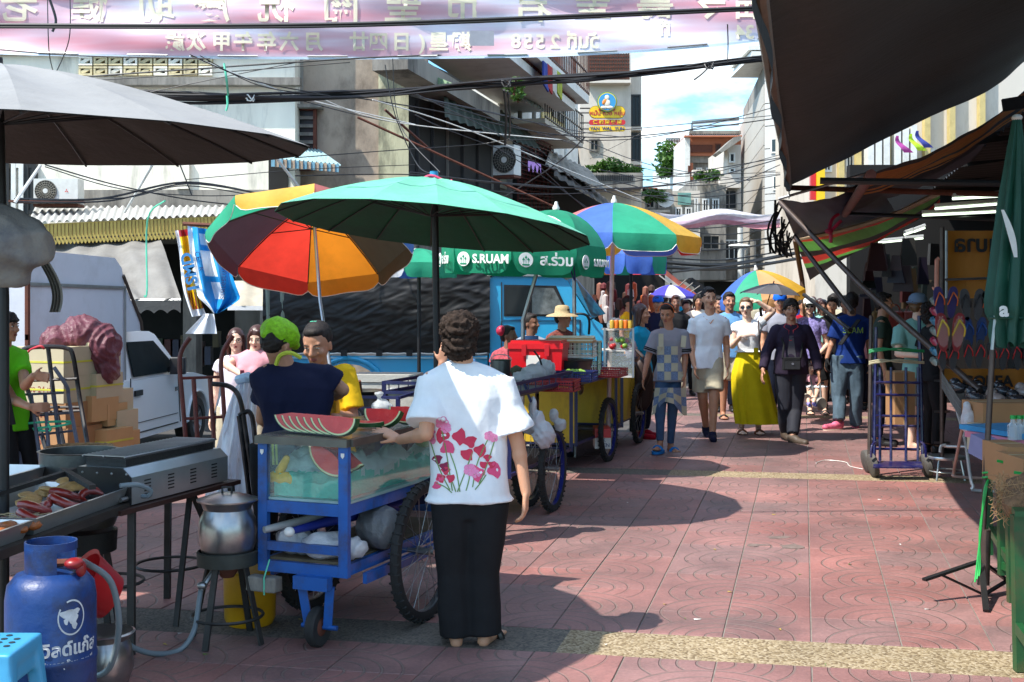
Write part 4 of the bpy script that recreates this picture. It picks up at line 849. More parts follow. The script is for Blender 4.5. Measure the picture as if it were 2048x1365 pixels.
lipm=mat('lips',c(165,85,78,.7),.45,var=.05); eyew=mat('eye_white',c(225,220,212,.8),.2,var=.02); eyeb=mat('eye_dark',(.01,.008,.007),.12,var=.05); browm=mat('eyebrow',(.015,.011,.01),.7)
def hand(mb,w,fd,pn,k=1.,curl=.5,spread=.0,thumb=1,f=None):
    fd=Vector(fd).normalized(); pn=Vector(pn); pn=(pn-fd*pn.dot(fd)).normalized(); sd_=fd.cross(pn)*thumb  # sd_: towards thumb
    w=Vector(w)
    for j in range(4):
        o_=(1.5-j)*.0195*k; capsule(mb,w+sd_*o_*.55+fd*.012*k,w+sd_*o_+fd*.088*k,.0135*k,.0118*k,8)
    ln=(.072,.082,.077,.06)
    for j in range(4):
        o_=(1.5-j)*.0195*k; p=w+sd_*o_+fd*.09*k; d=(fd+sd_*(1.5-j)*spread).normalized(); cj=curl if f is None else f[j]
        for s_ in range(3):
            ang=cj*(.5+.35*s_); d=(d*math.cos(ang)+pn*math.sin(ang)).normalized(); L_=ln[j]*k*(.45,.32,.25)[s_]
            capsule(mb,p,p+d*L_,(.0098,.009,.0082)[s_]*k,(.009,.0082,.0072)[s_]*k,8); p=p+d*L_
    p=w+sd_*.026*k+fd*.022*k; d=(fd*.62+sd_*.72+pn*.25).normalized()
    capsule(mb,w+fd*.01*k,p+d*.015*k,.015*k,.0135*k,8)
    for L_,r in ((.036,.0115),(.028,.0098)):
        capsule(mb,p,p+d*L_*k,r*k,r*.9*k,8); p=p+d*L_*k; d=(d+fd*.35+pn*.12).normalized()
def head(mb,c0,M,k,beard=0):
    T=lambda x,y,z:c0+M@(Vector((x,y,z))*k)
    mb.ell(T(0,-.012,.028),(.074*k,.093*k,.088*k),16,12,M); mb.ell(T(0,.018,-.02),(.064*k,.07*k,.075*k),14,10,M); mb.ell(T(0,.035,-.068),(.047*k,.046*k,.04*k),12,8,M)
    mb.ell(T(0,.066,-.096),(.02*k,.017*k,.016*k),8,6,M)
    capsule(mb,T(0,.083,.02),T(0,.104,-.022),.008*k,.0125*k,8); mb.ell(T(.013,.092,-.028),(.009*k,.01*k,.008*k),8,6,M); mb.ell(T(-.013,.092,-.028),(.009*k,.01*k,.008*k),8,6,M)
    capsule(mb,T(-.036,.067,.026),T(.036,.067,.026),.0125*k,.0125*k,8)
    for s_ in (-1,1):
        mb.ell(T(s_*.038,.06,-.022),(.023*k,.024*k,.022*k),8,6,M); mb.ell(T(s_*.072,-.008,-.012),(.009*k,.018*k,.03*k),8,8,M@Matrix.Rotation(s_*.25,3,'Z'))
    capsule(mb,T(-.016,.076,-.056),T(.016,.076,-.056),.0085*k,.0085*k,8)
def faceparts(t,c0,M,k,glasses=None,lids=.55,brows=True):
    T=lambda x,y,z:c0+M@(Vector((x,y,z))*k)
    for s_ in (-1,1):
        if glasses!='sun':
            e=MB().ell(T(s_*.031,.0775,.008),(.0135*k,.007*k,.0062*k*lids/.55),10,6,M).build('eye',eyew,t); MB().ell(T(s_*.031,.0825,.0075),(.0062*k,.004*k,.0058*k*lids/.55),8,6,M).build('iris',eyeb,e)
            MB().tube([T(s_*.031+d_,.0845-abs(d_)*.3,.0135-abs(d_)*.15) for d_ in (-.014*1,-.007,0,.007,.014)],.0016*k,5).build('eyelash',browm,t)
        if brows: MB().tube([T(s_*.014,.0905,.024),T(s_*.030,.0885,.029),T(s_*.048,.076,.024)],[.003*k,.0036*k,.002*k],6).build('eyebrow',browm,t)
    mb=MB(); mb.ell(T(0,.0845,-.0525),(.021*k,.006*k,.0042*k),10,6,M); mb.ell(T(0,.0835,-.0605),(.018*k,.0065*k,.0052*k),10,6,M); mb.build('mouth',lipm,t)
    if glasses:
        gm_=mat('glasses_frame',(.02,.015,.012),.3); g=MB()
        for s_ in (-1,1):
            ring=[T(s_*(.033+.024*math.cos(a)),.094-.004*abs(math.cos(a)),.004+.018*math.sin(a)) for a in [2*math.pi*i/16 for i in range(16)]]
            g.tube(ring,.0018*k,5,closed=True)
            if glasses!='clear': MB().add(ring,[tuple(range(16))]).build('lens',mat('sun_lens',(.01,.01,.012),.08),t,smooth=0)
            g.tube([T(s_*.057,.09,.008),T(s_*.075,.03,.01),T(s_*.077,-.01,.005)],.0018*k,5)
        g.tube([T(-.009,.096,.008),T(.009,.096,.008)],.0018*k,5); 
        if glasses=='white': gm_=sw
        g.build('glasses',gm_,t)
FH=[0]
def person(label,base,H,yaw=0.,sk=sk_a,hair='short',hm=None,shirt=None,pants=None,skirt=None,shoes='shoe',shoem=None,J={},hy=None,hp=0.,hr=0.,w=1.,group=None,vx=.0085,face=True,glasses=None,hl={},hrr={},belly=0.,loose=1.,head_k=1.,far=False,lids=.55,noarms=False,legw=1.):
    base=Vector(base); t=thing('person',label,'person',base,group); yaw=math.radians(yaw); hy=yaw if hy is None else math.radians(hy)
    Fv=Vector((math.sin(yaw),-math.cos(yaw),0)); Rv=Vector((math.cos(yaw),math.sin(yaw),0)); 
    if Rv.x<0: Rv=-Rv
    D0=base.y
    def P(a,f,z): return base+Rv*a*H+Fv*f*H+Vector((0,0,z*H))
    df=dict(pel=(0,0,.53),wai=(0,.005,.62),che=(0,.005,.73),nec=(0,-.005,.845),hea=(0,.012,.93),shl=(-.1*w,0,.795),shr=(.1*w,0,.795),hil=(-.05,0,.51),hir=(.05,0,.51),knl=(-.055,.012,.285),knr=(.055,.012,.285),anl=(-.06,-.01,.045),anr=(.06,-.01,.045),ell=(-.135*w,-.015,.635),elr=(.135*w,-.015,.635),wrl=(-.145*w,.03,.485),wrr=(.145*w,.03,.485))
    Q={}
    for k_,v_ in df.items():
        o_=J.get(k_,v_)
        if isinstance(o_,Vector): Q[k_]=o_
        elif abs(o_[0])>5 or abs(o_[1])>5: Q[k_]=W(o_[0],o_[1],D0+(o_[2] if len(o_)>2 else 0))
        else: Q[k_]=P(*o_)
    if 'hea' in J and 'nec' not in J:
        dl=Q['hea']-P(*df['hea'])
        for k_,f_ in (('nec',1),('shl',1),('shr',1),('che',1),('ell',1),('elr',1),('wrl',1),('wrr',1),('wai',.8),('pel',.6),('hil',.6),('hir',.6)):
            if k_ not in J: Q[k_]=Q[k_]+dl*f_
    s_=H/1.65; b=MB()
    sh=(Q['shr']-Q['shl']).normalized(); up=(Q['nec']-Q['che']).normalized(); fo=up.cross(sh).normalized(); 
    if fo.dot(Fv)<0: fo=-fo
    hx=(Q['hir']-Q['hil']).normalized(); hf=Z.cross(hx).normalized()
    if hf.dot(Fv)<0: hf=-hf
    wid=w*H
    # body (one continuous skin)
    tr=.9 if shirt else 1.
    loft(b,[(Q['pel']-Vector((0,0,.05*H)),hx,hf,.085*wid*tr,.06*H*tr),(Q['pel'],hx,hf,.086*wid*tr,.06*H*tr),(Q['wai'],hx,hf,.07*wid*tr,(.05+belly*.7)*H*tr),(Q['che'],sh,fo,.09*wid*tr,.062*H*tr),(Q['che'].lerp(Q['nec'],.55),sh,fo,.095*wid*tr,.05*H*tr),(Q['che'].lerp(Q['nec'],.85),sh,fo,.05*wid,.035*H)],16)
    capsule(b,Q['nec']-up*.03*H,Q['shl'],.028*H,.029*H); capsule(b,Q['nec']-up*.03*H,Q['shr'],.028*H,.029*H); capsule(b,Q['che'].lerp(Q['nec'],.7),Q['hea'].lerp(Q['nec'],.3),.034*H,.031*H)
    FM=Matrix.Rotation(hy,3,'Z')@Matrix.Rotation(hr,3,'Y')@Matrix.Rotation(math.radians(hp),3,'X')
    # columns: x lateral, y forward (-Y world at yaw 0)
    M=FM@Matrix(((1,0,0),(0,-1,0),(0,0,1)))
    k=H*.142/.235*head_k
    head(b,Q['hea'],M,k)
    if not noarms:
      for sd_,hk in (('l',hl),('r',hrr)):
        a0,a1,a2=Q['sh'+sd_],Q['el'+sd_],Q['wr'+sd_]
        capsule(b,a0,a1,.029*s_*1.65*w**.5,.023*s_*1.65); capsule(b,a1,a2,.0235*s_*1.65,.0155*s_*1.65); capsule(b,a1.lerp(a2,.25),a1.lerp(a2,.3),.0245*s_*1.65,.023*s_*1.65)
        fd=hk.get('fd',(a2-a1).normalized()+Vector((0,0,-.4))); inward=(Rv if sd_=='l' else -Rv)
        pn=hk.get('pn',inward); th=hk.get('th',None)
        if th is None:
            th=1; v_=Vector(fd).normalized().cross(Vector(pn)); th=1 if v_.dot(Fv)>0 else -1
        hand(b,a2,fd,pn,s_*hk.get('k',1.),hk.get('curl',.45),hk.get('spread',.05),th,hk.get('f'))
    for sd_ in 'lr':
        a0,a1,a2=Q['hi'+sd_],Q['kn'+sd_],Q['an'+sd_]; lw=legw*(.93 if pants and not pants.get('short') else 1)
        capsule(b,a0,a1,.05*H*lw,.034*H*lw); capsule(b,a1,a2,.034*H*lw,.021*H); capsule(b,a1.lerp(a2,.25)-Fv*.008*H,a1.lerp(a2,.35)-Fv*.008*H,.034*H*lw,.032*H*lw)
        ft=J.get('ft'+sd_,None); fd=Fv if ft is None else Vector(ft).normalized()
        heel=a2-fd*.012*H+Vector((0,0,-.028*H)); toe=a2+fd*.105*H+Vector((0,0,-.032*H)); Q['he'+sd_]=heel; Q['to'+sd_]=toe; Q['fd'+sd_]=fd
        fx=fd.cross(Z)
        capsule(b,a2,heel,.021*H,.02*H); capsule(b,heel,toe,.019*H,.016*H); capsule(b,a2+Vector((0,0,-.004*H)),toe-fd*.03*H,.02*H,.015*H)
        if shoes in('sandal','barefoot'):
            for j in range(5): capsule(b,toe+fx*(j-2)*.011*H-fd*.01*H,toe+fx*(j-2)*.012*H+fd*(.02-.003*abs(j-1))*H,.0075*H,.0065*H,6)
    blob('body',b,vx,sk,t,2)
    if face: faceparts(t,Q['hea'],M,k,glasses,lids)
    T=lambda x,y,z:Q['hea']+M@(Vector((x,y,z))*k)
    hm=hm or hair_b
    if hair:
        h=MB(); cu=0; it=2
        if hair=='short': h.ell(T(0,-.022,.042),(.08*k,.094*k,.09*k),16,12,M); h.ell(T(0,.045,.092),(.05*k,.04*k,.022*k),10,8,M); h.ell(T(0,-.05,-.01),(.067*k,.055*k,.06*k),12,8,M); cu=.0015
        elif hair=='fringe': 
            h.ell(T(0,-.02,.042),(.084*k,.1*k,.09*k),16,12,M)
            for i in range(-3,4): capsule(h,T(i*.018,.055-abs(i)*.006,.105-abs(i)*.006),T(i*.021,.086-abs(i)*.006,.045+.004*(i%2)),.016*k,.008*k,8)
            h.ell(T(0,-.05,-.01),(.07*k,.056*k,.07*k),12,8,M); cu=.0012
        elif hair=='receding': h.ell(T(0,-.032,.045),(.082*k,.092*k,.088*k),16,12,M); h.ell(T(0,-.055,-.01),(.066*k,.05*k,.06*k),12,8,M); cu=.003; h.ell(T(.0,.02,.105),(.05*k,.045*k,.02*k),10,8,M)
        elif hair=='bun': h.ell(T(0,-.028,.04),(.082*k,.094*k,.09*k),16,12,M); h.ell(T(0,-.1,.03),(.04*k,.035*k,.04*k),12,8,M); h.ell(T(0,-.06,-.02),(.066*k,.05*k,.055*k),12,8,M); h.ell(T(0,.03,.085),(.058*k,.045*k,.03*k),10,8,M)
        elif hair=='curly': h.ell(T(0,-.025,.036),(.098*k,.106*k,.088*k),18,14,M); h.ell(T(0,-.055,-.045),(.088*k,.066*k,.08*k),14,10,M); cu=.005; it=1
        elif hair=='long':
            h.ell(T(0,-.024,.04),(.084*k,.098*k,.092*k),16,12,M)
            for i in range(-3,4): capsule(h,T(i*.022,-.075+abs(i)*.015,.03),T(i*.027,-.09+abs(i)*.016,-.27+.02*abs(i)),.03*k,.014*k,8)
            for s2 in (-1,1): capsule(h,T(s2*.066,.02,.05),T(s2*.078,.0,-.12),.02*k,.013*k,8)
        elif hair=='bob':
            h.ell(T(0,-.022,.042),(.086*k,.1*k,.092*k),16,12,M)
            for s2 in (-1,1):
                for q3 in (.03,0,-.035): capsule(h,T(s2*.066,q3,.04),T(s2*.078,q3,-.1),.021*k,.013*k,8)
                capsule(h,T(s2*.03,.055,.085),T(s2*.068,.062,.02),.016*k,.01*k,8)
            h.ell(T(0,-.07,-.03),(.07*k,.045*k,.075*k),12,8,M)
        elif hair=='parted':
            h.ell(T(0,-.02,.045),(.088*k,.1*k,.092*k),16,12,M)
            for s2 in (-1,1):
                for j in range(4): capsule(h,T(s2*.012,.05-.03*j,.118),T(s2*(.074+.008*(j%2)),.06-.04*j,.03-.01*j),.019*k,.011*k,8)
            h.ell(T(0,-.055,-.015),(.076*k,.056*k,.07*k),12,8,M); cu=.001
        blob('hair',h,.0075 if not far else .01,hm,t,it,curl=cu*k*1.6)
    # shirt
    if shirt:
        m=MB(); lo=loose*shirt.get('loose',1.); hz=shirt.get('hem',.47); sl=shirt.get('sleeve',.55); Wd=wid*lo
        if 'hempx' in shirt: hc=Q['pel'].copy(); hc.z=W(0,shirt['hempx'],hc.y).z
        else: hc=Q['pel'].copy(); hc.z=base.z+hz*H
        if hc.z>Q['pel'].z: hc=Q['pel'].lerp(Q['wai'],min(1,(hc.z-Q['pel'].z)/max(.01,(Q['wai'].z-Q['pel'].z))))
        bl=shirt.get('bust',0)
        secs=[(hc,hx,hf,.104*Wd*shirt.get('hw',1.),(.078+belly*.6)*H*lo),(Q['pel'].lerp(Q['wai'],.15) if hc.z<Q['pel'].z else hc.lerp(Q['wai'],.3),hx,hf,.098*Wd,(.074+belly)*H*lo),(Q['wai'],hx,hf,.083*Wd*shirt.get('ww',1.),(.06+belly)*H*lo),(Q['che']-(Q['che']-Q['wai'])*.2,sh,fo,.094*Wd,.066*H*lo),(Q['che'].lerp(Q['nec'],.3),sh,fo,.103*Wd,.064*H*lo),(Q['che'].lerp(Q['nec'],.62),sh,fo,.098*Wd,.052*H*lo),(Q['che'].lerp(Q['nec'],.86),sh,fo,.062*Wd,.04*H),(Q['che'].lerp(Q['nec'],shirt.get('neck',.95)),sh,fo,.042*H,.036*H)]
        loft(m,secs,24); nb=Q['che'].lerp(Q['nec'],.82)
        for s2,e2 in ((-1,'shl'),(1,'shr')): capsule(m,nb+sh*s2*.03*H,Q[e2]-up*.004*H,.03*H,.034*H*lo**.5); capsule(m,Q['che'].lerp(Q['nec'],.35)+sh*s2*.045*H,Q[e2]-up*.02*H,.045*H,.03*H)
        if bl:
            for s2 in (-1,1): m.ell(Q['che']+sh*s2*.04*H+fo*.045*H-up*.005*H,(.04*H,.035*H*bl,.04*H),12,8)
        if sl and not noarms:
            for sd_ in 'lr':
                a0,a1,a2=Q['sh'+sd_],Q['el'+sd_],Q['wr'+sd_]; sw_=shirt.get('sw',1.)
                if sl<=1: e_=a0.lerp(a1,sl); x_,y_,z_=frame(e_-a0); loft(m,[(a0-(e_-a0)*.05,x_,y_,.034*H*sw_,.034*H*sw_),(a0.lerp(e_,.5),x_,y_,.037*H*sw_,.037*H*sw_),(e_,x_,y_,.041*H*sw_*shirt.get('cuff',1.),.041*H*sw_*shirt.get('cuff',1.))],14)
                else: capsule(m,a0,a1,.038*H*sw_,.032*H*sw_); x_,y_,z_=frame(a2-a1); e_=a1.lerp(a2,sl-1); capsule(m,a1,a1,.033*H*sw_,.033*H*sw_); loft(m,[(a1,x_,y_,.032*H*sw_,.032*H*sw_),(e_,x_,y_,.025*H*sw_,.025*H*sw_)],14)
        FH[0]+=1; Q['shirt']=blob('shirt',m,shirt.get('vx',.011),shirt['m'],t,2,fold=shirt.get('fold',.0045)*H/1.65,seed=FH[0],fs=shirt.get('fs',1.))
    if pants:
        m=MB(); pl=pants.get('loose',1.); pw=legw*pl; hem_=pants.get('hem',.06); top=Q['pel'].lerp(Q['wai'],.75)
        loft(m,[(Q['pel']-Vector((0,0,.05*H)),hx,hf,.088*wid*pl**.5,.062*H*pl**.5),(Q['pel'],hx,hf,.089*wid,.065*H),(top,hx,hf,.078*wid,.056*H)],20)
        for sd_ in 'lr':
            a0,a1,a2=Q['hi'+sd_],Q['kn'+sd_],Q['an'+sd_]; x_,y_,z_=frame(a1-a0,Fv)
            secs=[(a0+Vector((0,0,.02*H)),x_,y_,.056*H*pw,.062*H*pw)]
            if pants.get('short'): f_=pants['short']; secs+=[(a0.lerp(a1,f_*.5),x_,y_,.056*H*pw,.058*H*pw),(a0.lerp(a1,f_),x_,y_,.055*H*pw,.057*H*pw)]
            else:
                x2,y2,z2=frame(a2-a1,Fv); en=a2+(a2-a1).normalized()*((.045-hem_)*H)
                secs+=[(a0.lerp(a1,.5),x_,y_,.052*H*pw,.056*H*pw),(a1,x_,y_,.042*H*pw,.044*H*pw),(a1.lerp(en,.5),x2,y2,.04*H*pw*pants.get('calf',1.),.042*H*pw*pants.get('calf',1.)),(en,x2,y2,.034*H*pw*pants.get('cuff',1.),.038*H*pw*pants.get('cuff',1.))]
            loft(m,secs,16)
        FH[0]+=1; blob('shorts' if pants.get('short') else 'trousers',m,.011,pants['m'],t,2,fold=pants.get('fold',.0045)*H/1.65,seed=FH[0],fs=.9)
    if skirt:
        m=MB(); zt=Q['wai'].lerp(Q['pel'],.1); hb=Q['pel'].copy(); hb.z=base.z+skirt['hem']*H; kw=skirt.get('k',1.)
        n_=14; secs=[]
        for i in range(n_+1):
            f_=i/n_; ce=zt.lerp(hb+Vector(skirt.get('off',(0,0,0)))*f_,f_); r_=(.07+.045*min(1,f_*3.2)+.03*max(0,f_-.3))*kw; secs.append((ce,hx,hf,r_*wid,r_*H*.72))
        loft(m,secs,72,False,wave=lambda f_,a:(.025+.06*f_)*math.sin(a*11+2*math.sin(a*3))*min(1,f_*3)+.03*f_*math.sin(a*5+1))
        m.build('skirt',skirt['m'],t,smooth=80)
    if shoes in('shoe','sneaker'):
        for sd_ in 'lr':
            m=MB(); he,to,fd=Q['he'+sd_],Q['to'+sd_],Q['fd'+sd_]; fx=fd.cross(Z).normalized()
            capsule(m,he+Vector((0,0,.004*H)),to+fd*.012*H,.026*H,.023*H); capsule(m,he+Vector((0,0,.02*H)),he.lerp(to,.4)+Vector((0,0,.012*H)),.027*H,.026*H); 
            a_=blob('shoe',m,.009,shoem or blk,t,2)
            fz=min(he.z,to.z)-.022*H; so2=MB(); loft(so2,[(he.lerp(to,.55)*1.+Vector((0,0,fz-he.lerp(to,.55).z+d_)),fd,fx,.082*H,.029*H) for d_ in (-.004*H,.008*H)],18); so2.build('sole',sw if shoes=='sneaker' else blk,a_)
    if shoes=='sandal':
        for sd_ in 'lr':
            he,to,fd=Q['he'+sd_],Q['to'+sd_],Q['fd'+sd_]; fx=fd.cross(Z).normalized(); fz=min(he.z,to.z)-.018*H; mid=he.lerp(to,.58); mid.z=fz; m=MB(); loft(m,[(mid+Vector((0,0,d_)),fd,fx,.092*H,.038*H) for d_ in (-.012*H,.004*H)],18); a_=m.build('sandal',shoem or blk,t)
            st=MB(); st.tube([to-fd*.035*H+fx*.028*H*math.cos(a)+Vector((0,0,.026*H*math.sin(a)-.01*H)) for a in [math.pi*i/10 for i in range(11)]],.011*H,6); st.build('strap',shoem or blk,a_)
    Q['M']=M; Q['k']=k; Q['T']=T; Q['t']=t; Q['fo']=fo; Q['sh']=sh; Q['P']=P; Q['H']=H
    return Q
# ---------------------------------------------------------------- the people
def cl(nm,col,**k):
    k.setdefault('var',.1); k.setdefault('bump',.15); k.setdefault('bs',30); return mat(nm,col,.85,vs=6,spec=.2,**k)
wht=cl('white_cotton',c(236,238,240,.92)); blkc=cl('black_cloth',(.012,.012,.013),var=.3); navc=cl('navy_cloth',c(28,32,62,.7)); yelc=cl('yellow_polo',c(240,190,30,.9)); jean=cl('jeans',c(82,112,150,.6),var=.3); jeand=cl('dark_jeans',c(32,40,62,.5)); beig=cl('beige_cotton',c(196,186,160,.85)); mus=cl('mustard_skirt',c(222,196,22,.85),var=.12); plum=cl('plum_jacket',c(62,50,72,.5),var=.2); gry=cl('grey_tee',c(158,160,172,.8)); cyan=cl('cyan_tee',c(20,160,200,.8)); lbl=cl('light_blue_polo',c(112,166,216,.8)); rbl=cl('royal_blue_tee',c(24,56,128,.7)); dgr=cl('dark_green_tee',c(58,72,62,.7)); tea=cl('teal_tee',c(140,190,180,.8)); lime=cl('lime_tee',c(110,210,30,.8)); pnk=cl('pink_top',c(222,160,170,.85)); lav=cl('floral_lavender',c(150,140,200,.8),var=.8,trans=0); red=cl('red_shoe',c(170,20,40,.8)); crm=cl('cream_blouse',c(226,214,196,.85)); skyb=cl('blue_sandal',c(40,130,205,.8)); lilac=cl('lilac_white',c(228,222,232,.9))
MC['floral_lavender'].node_tree.nodes['Noise Texture'].inputs['Scale'].default_value=38
# -- woman in the white shirt, back to us
b0=Vector((-.19,5.83,0))
Qw=person('woman in white flowered shirt and black trousers seen from behind by the cart',b0,1.545,178,sk_a,'curly',mat('hair_dark_brown',(.030,.019,.014),.75,var=.9,vs=45,spec=.15,bump=.8,bs=140),
 shirt=dict(m=wht,hempx=1002,sleeve=.82,sw=1.32,cuff=1.25,loose=1.12,hw=1.08,fold=.0055,vx=.009,ww=1.12,neck=.97),
 pants=dict(m=blkc,loose=1.18,cuff=1.3,calf=1.1,fold=.004,hem=.035),shoes='sandal',shoem=mat('black_sandal',(.02,.018,.017),.3),w=1.12,vx=.0062,face=False,head_k=.98,
 J=dict(hea=(920,671),nec=(926,722),shl=(862,762),shr=(1000,766),che=(932,822),wai=(938,925),pel=(938,1000),ell=(852,868,-.1),wrl=(800,880,.12),elr=(1035,885),wrr=(1052,985,-.02),hil=(905,1012),hir=(975,1012),knl=(907,1145),knr=(965,1145),anl=(912,1263),anr=(970,1261),ftl=(-.15,1,0),ftr=(.35,1,0)),
 hl=dict(fd=(-.75,.45,.30),pn=(.2,.2,-1),curl=.12,th=1,spread=.10),hrr=dict(fd=(-.05,.0,-1),pn=(-.9,.2,0),curl=.62))
t=Qw['t']
# rim of trouser piping of the slippers
# flowers printed on the shirt (flat print laid on the cloth surface)
from mathutils.bvhtree import BVHTree
def bvh(o):
    me=o.data; org=ORG.get(o.name,Vector((0,0,0))); return BVHTree.FromPolygons([v.co+org for v in me.vertices],[tuple(p.vertices) for p in me.polygons])
def decal(px,py,pts,bv,m,par,name,D=5.,off=.0025,sub=1,col=None):
    # project an outline (in px) from the viewer side onto a surface and lay a thin print on it; built at its real place on the cloth
    vs=[];
    for x,y in pts:
        d=(W(x,y,1)-V(0,0,CH)).normalized(); h=bv.ray_cast(Vector((0,0,CH)),d)
        if h[0] is None: return None
        n=h[1] if h[1].dot(d)<0 else -h[1]; vs.append(h[0]+n*off)
    ce=sum(vs,Vector())/len(vs); mb=MB(); k=len(vs); mb.add([ce]+vs,[(0,i+1,(i+1)%k+1) for i in range(k)]); return mb
bw=bvh(Qw['shirt']); pk=[mat('print_pink%d'%i,x,.85) for i,x in enumerate((c(232,84,128,.92),c(214,58,88,.88),c(236,140,182,.92),c(150,44,80,.8)))]; pg=mat('print_green',c(120,160,90,.8),.85)
def flower(x,y,r,k,m,rot=0,el=.55):
    acc=MB()
    for i in range(k):
        a=rot+i*2*math.pi/k; pts=[]
        for j in range(10):
            b_=2*math.pi*j/10; u=r*(.55+.5*math.cos(b_)); v=r*el*.55*math.sin(b_)*(1.2 if math.cos(b_)>0 else .6); pts.append((x+u*math.cos(a)-v*math.sin(a),y+(u*math.sin(a)+v*math.cos(a))*.95))
        d=decal(x,y,pts,bw,m,t,'')
        if d: acc.v,acc.f,acc.m=(acc.add(d.v,d.f).v,acc.f,acc.m)
    if acc.v: acc.build('printed_flower',m,t,smooth=0)
for x,y,r,k,mi,ro,e in ((884,846,13,5,2,0,.8),(892,856,11,5,2,.5,.8),(902,872,28,2,1,.1,1.1),(858,880,14,5,2,.3,.8),(858,906,16,3,0,2.,.9),(880,905,30,2,0,-.6,.9),(878,930,20,3,3,.3,.9),(892,952,18,3,1,.5,.9),(872,962,17,3,0,1.4,.9),(945,898,26,3,1,.2,.95),(940,940,13,5,2,.1,.8),(952,948,9,4,2,.4,.8),(972,944,28,2,0,-.2,1.1),(975,925,16,3,1,2.6,.9),(978,872,10,5,2,0,.8),(987,876,9,5,2,.7,.8),(866,864,6,4,2,0,.9)): flower(x,y,r,k,pk[mi],ro,e)
for pts in (((884,860),(892,900),(905,982)),((878,930),(900,955),(912,984)),((945,905),(930,945),(915,984)),((862,885),(880,940),(900,980)),((975,880),(955,925),(945,975)),((990,878),(972,935),(958,968)),((940,942),(938,960),(932,982)),((872,966),(890,974),(904,986)),((900,905),(912,940),(920,984)),((972,950),(962,965),(950,980))):
    acc=MB(); P2=spline([V(x,y,0) for x,y in pts],6)
    for i in range(len(P2)-1):
        a,b_=P2[i],P2[i+1]; n=Vector((-(b_-a).y,(b_-a).x,0)).normalized()*1.1
        d=decal(0,0,[(a.x-n.x,a.y-n.y),(b_.x-n.x,b_.y-n.y),(b_.x+n.x,b_.y+n.y),(a.x+n.x,a.y+n.y)],bw,pg,t,'',off=.0022)
        if d: acc.add(d.v,d.f)
    if acc.v: acc.build('printed_stem',pg,t,smooth=0)
def cap_hat(Q,m,nm='cap',brim=True,back=False,brimm=None):
    T,M,k=Q['T'],Q['M'],Q['k']; h=MB(); h.lathe([(.092,0),(.093,.03),(.084,.065),(.058,.092),(.022,.102),(.001,.103)],T(0,-.015,.035),20,M@Matrix.Diagonal((k,k*1.08,k)),cap=False); o=h.build(nm,m,Q['t'],smooth=60)
    if brim:
        s=-1 if back else 1; b=MB(); pts=[T(.07*math.sin(a),s*(.055+.095*math.cos(a)),.03+.012*math.cos(2*a)) for a in [-1.35+2.7*i/12 for i in range(13)]]; pts2=[p+M@Vector((0,0,.006*k)) for p in pts]; n=len(pts)
        b.add(pts+pts2,[tuple(range(n)),tuple(range(2*n-1,n-1,-1))]+[(i,n+i,n+(i+1)%n,(i+1)%n) for i in range(n)]); b.build('brim',brimm or m,o,smooth=0)
    return o
# person beyond her: cap peak, hand at the face, blue collar
Q=person('person in dark cap hidden behind the woman in white, hand raised to the chin',(-.20,8.2,0),1.60,-95,sk_b,'short',shirt=dict(m=lbl,sleeve=.6),pants=dict(m=jeand),shoes='sneaker',shoem=wht,w=1.,J=dict(hea=(925,672),wrl=(884,728,-.12),ell=(870,790,-.05)),hl=dict(fd=(.2,0,1),curl=.9),vx=.01,face=False)
cap_hat(Q,navc)
# -- vendor in navy shirt with green net cap
Q=person('vendor in navy shirt and bright green net cap, turned away over the ice cart',(-1.26,6.75,0),1.56,160,sk_b,'short',None,shirt=dict(m=navc,sleeve=.62,sw=1.25,loose=1.22,hem=.5,fold=.005),pants=dict(m=blkc),w=1.15,vx=.008,face=False,
 J=dict(hea=(556,688,-.02),nec=(570,728),shl=(537,745),shr=(643,748),che=(590,790),wai=(592,850),pel=(590,930),ell=(524,838,.1),wrl=(560,862,.25),elr=(686,780,.05),wrr=(650,806,.3)),hy=150,hr=-.15,hp=25,head_k=1.1)
T=Q['T'];M=Q['M'];k=Q['k']; gn=mat('green_net',c(150,215,30,.95),.6,var=.35,vs=60,trans=.2,bump=.5,bs=100)
h=MB(); h.ell(T(0,-.012,.056),(.1*k,.118*k,.08*k),20,12,M); h.ell(T(.0,.07,.04),(.075*k,.06*k,.035*k),12,8,M); h.ell(T(.02,-.08,.02),(.05*k,.04*k,.04*k),12,8,M); blob('net_cap',h,.008,gn,Q['t'],2,fold=.006,fs=2.2,seed=3)
MB().tube(spline([W(552,730,6.62),W(560,712,6.6),W(580,706,6.58),W(602,716,6.6)],4),.012,6).build('neck_strap',mat('apron_yellow',c(205,215,70,.85),.7,trans=.15),Q['t'])
for x in (545,552): MB().tube([W(x,880,6.45),W(x+2,930,6.42)],.006,5).build('apron_string',mat('apron_yellow',(1,1,1,1)),Q['t'])
# -- vendor in yellow polo
Q=person('young vendor in yellow polo looking down behind the fruit cart, hair tied back',(-1.12,7.35,0),1.52,-8,sk_b,'bun',None,shirt=dict(m=yelc,sleeve=.8,sw=1.2,loose=1.15,hem=.46,bust=.6,fold=.005),pants=dict(m=jeand),w=1.12,vx=.007,lids=.25,
 J=dict(hea=(634,690,-.08),nec=(642,736),shl=(602,742),shr=(690,742),che=(646,810),wai=(646,870),pel=(646,930),ell=(590,850,-.1),wrl=(640,838,-.35),elr=(706,838,-.05),wrr=(662,826,-.32)),hp=18,hy=-12,hr=-.04,head_k=1.16,hrr=dict(fd=(-1,-.2,.1),curl=.7),hl=dict(fd=(1,-.2,.1),curl=.7))
MB().tube([Q['T'](-.025+.006*a,-.02+.004*math.sin(a*3),.128) for a in [i*.7 for i in range(9)]],.003,5).build('hair_clip',mat('green_string',(1,1,1,1)),Q['t'])
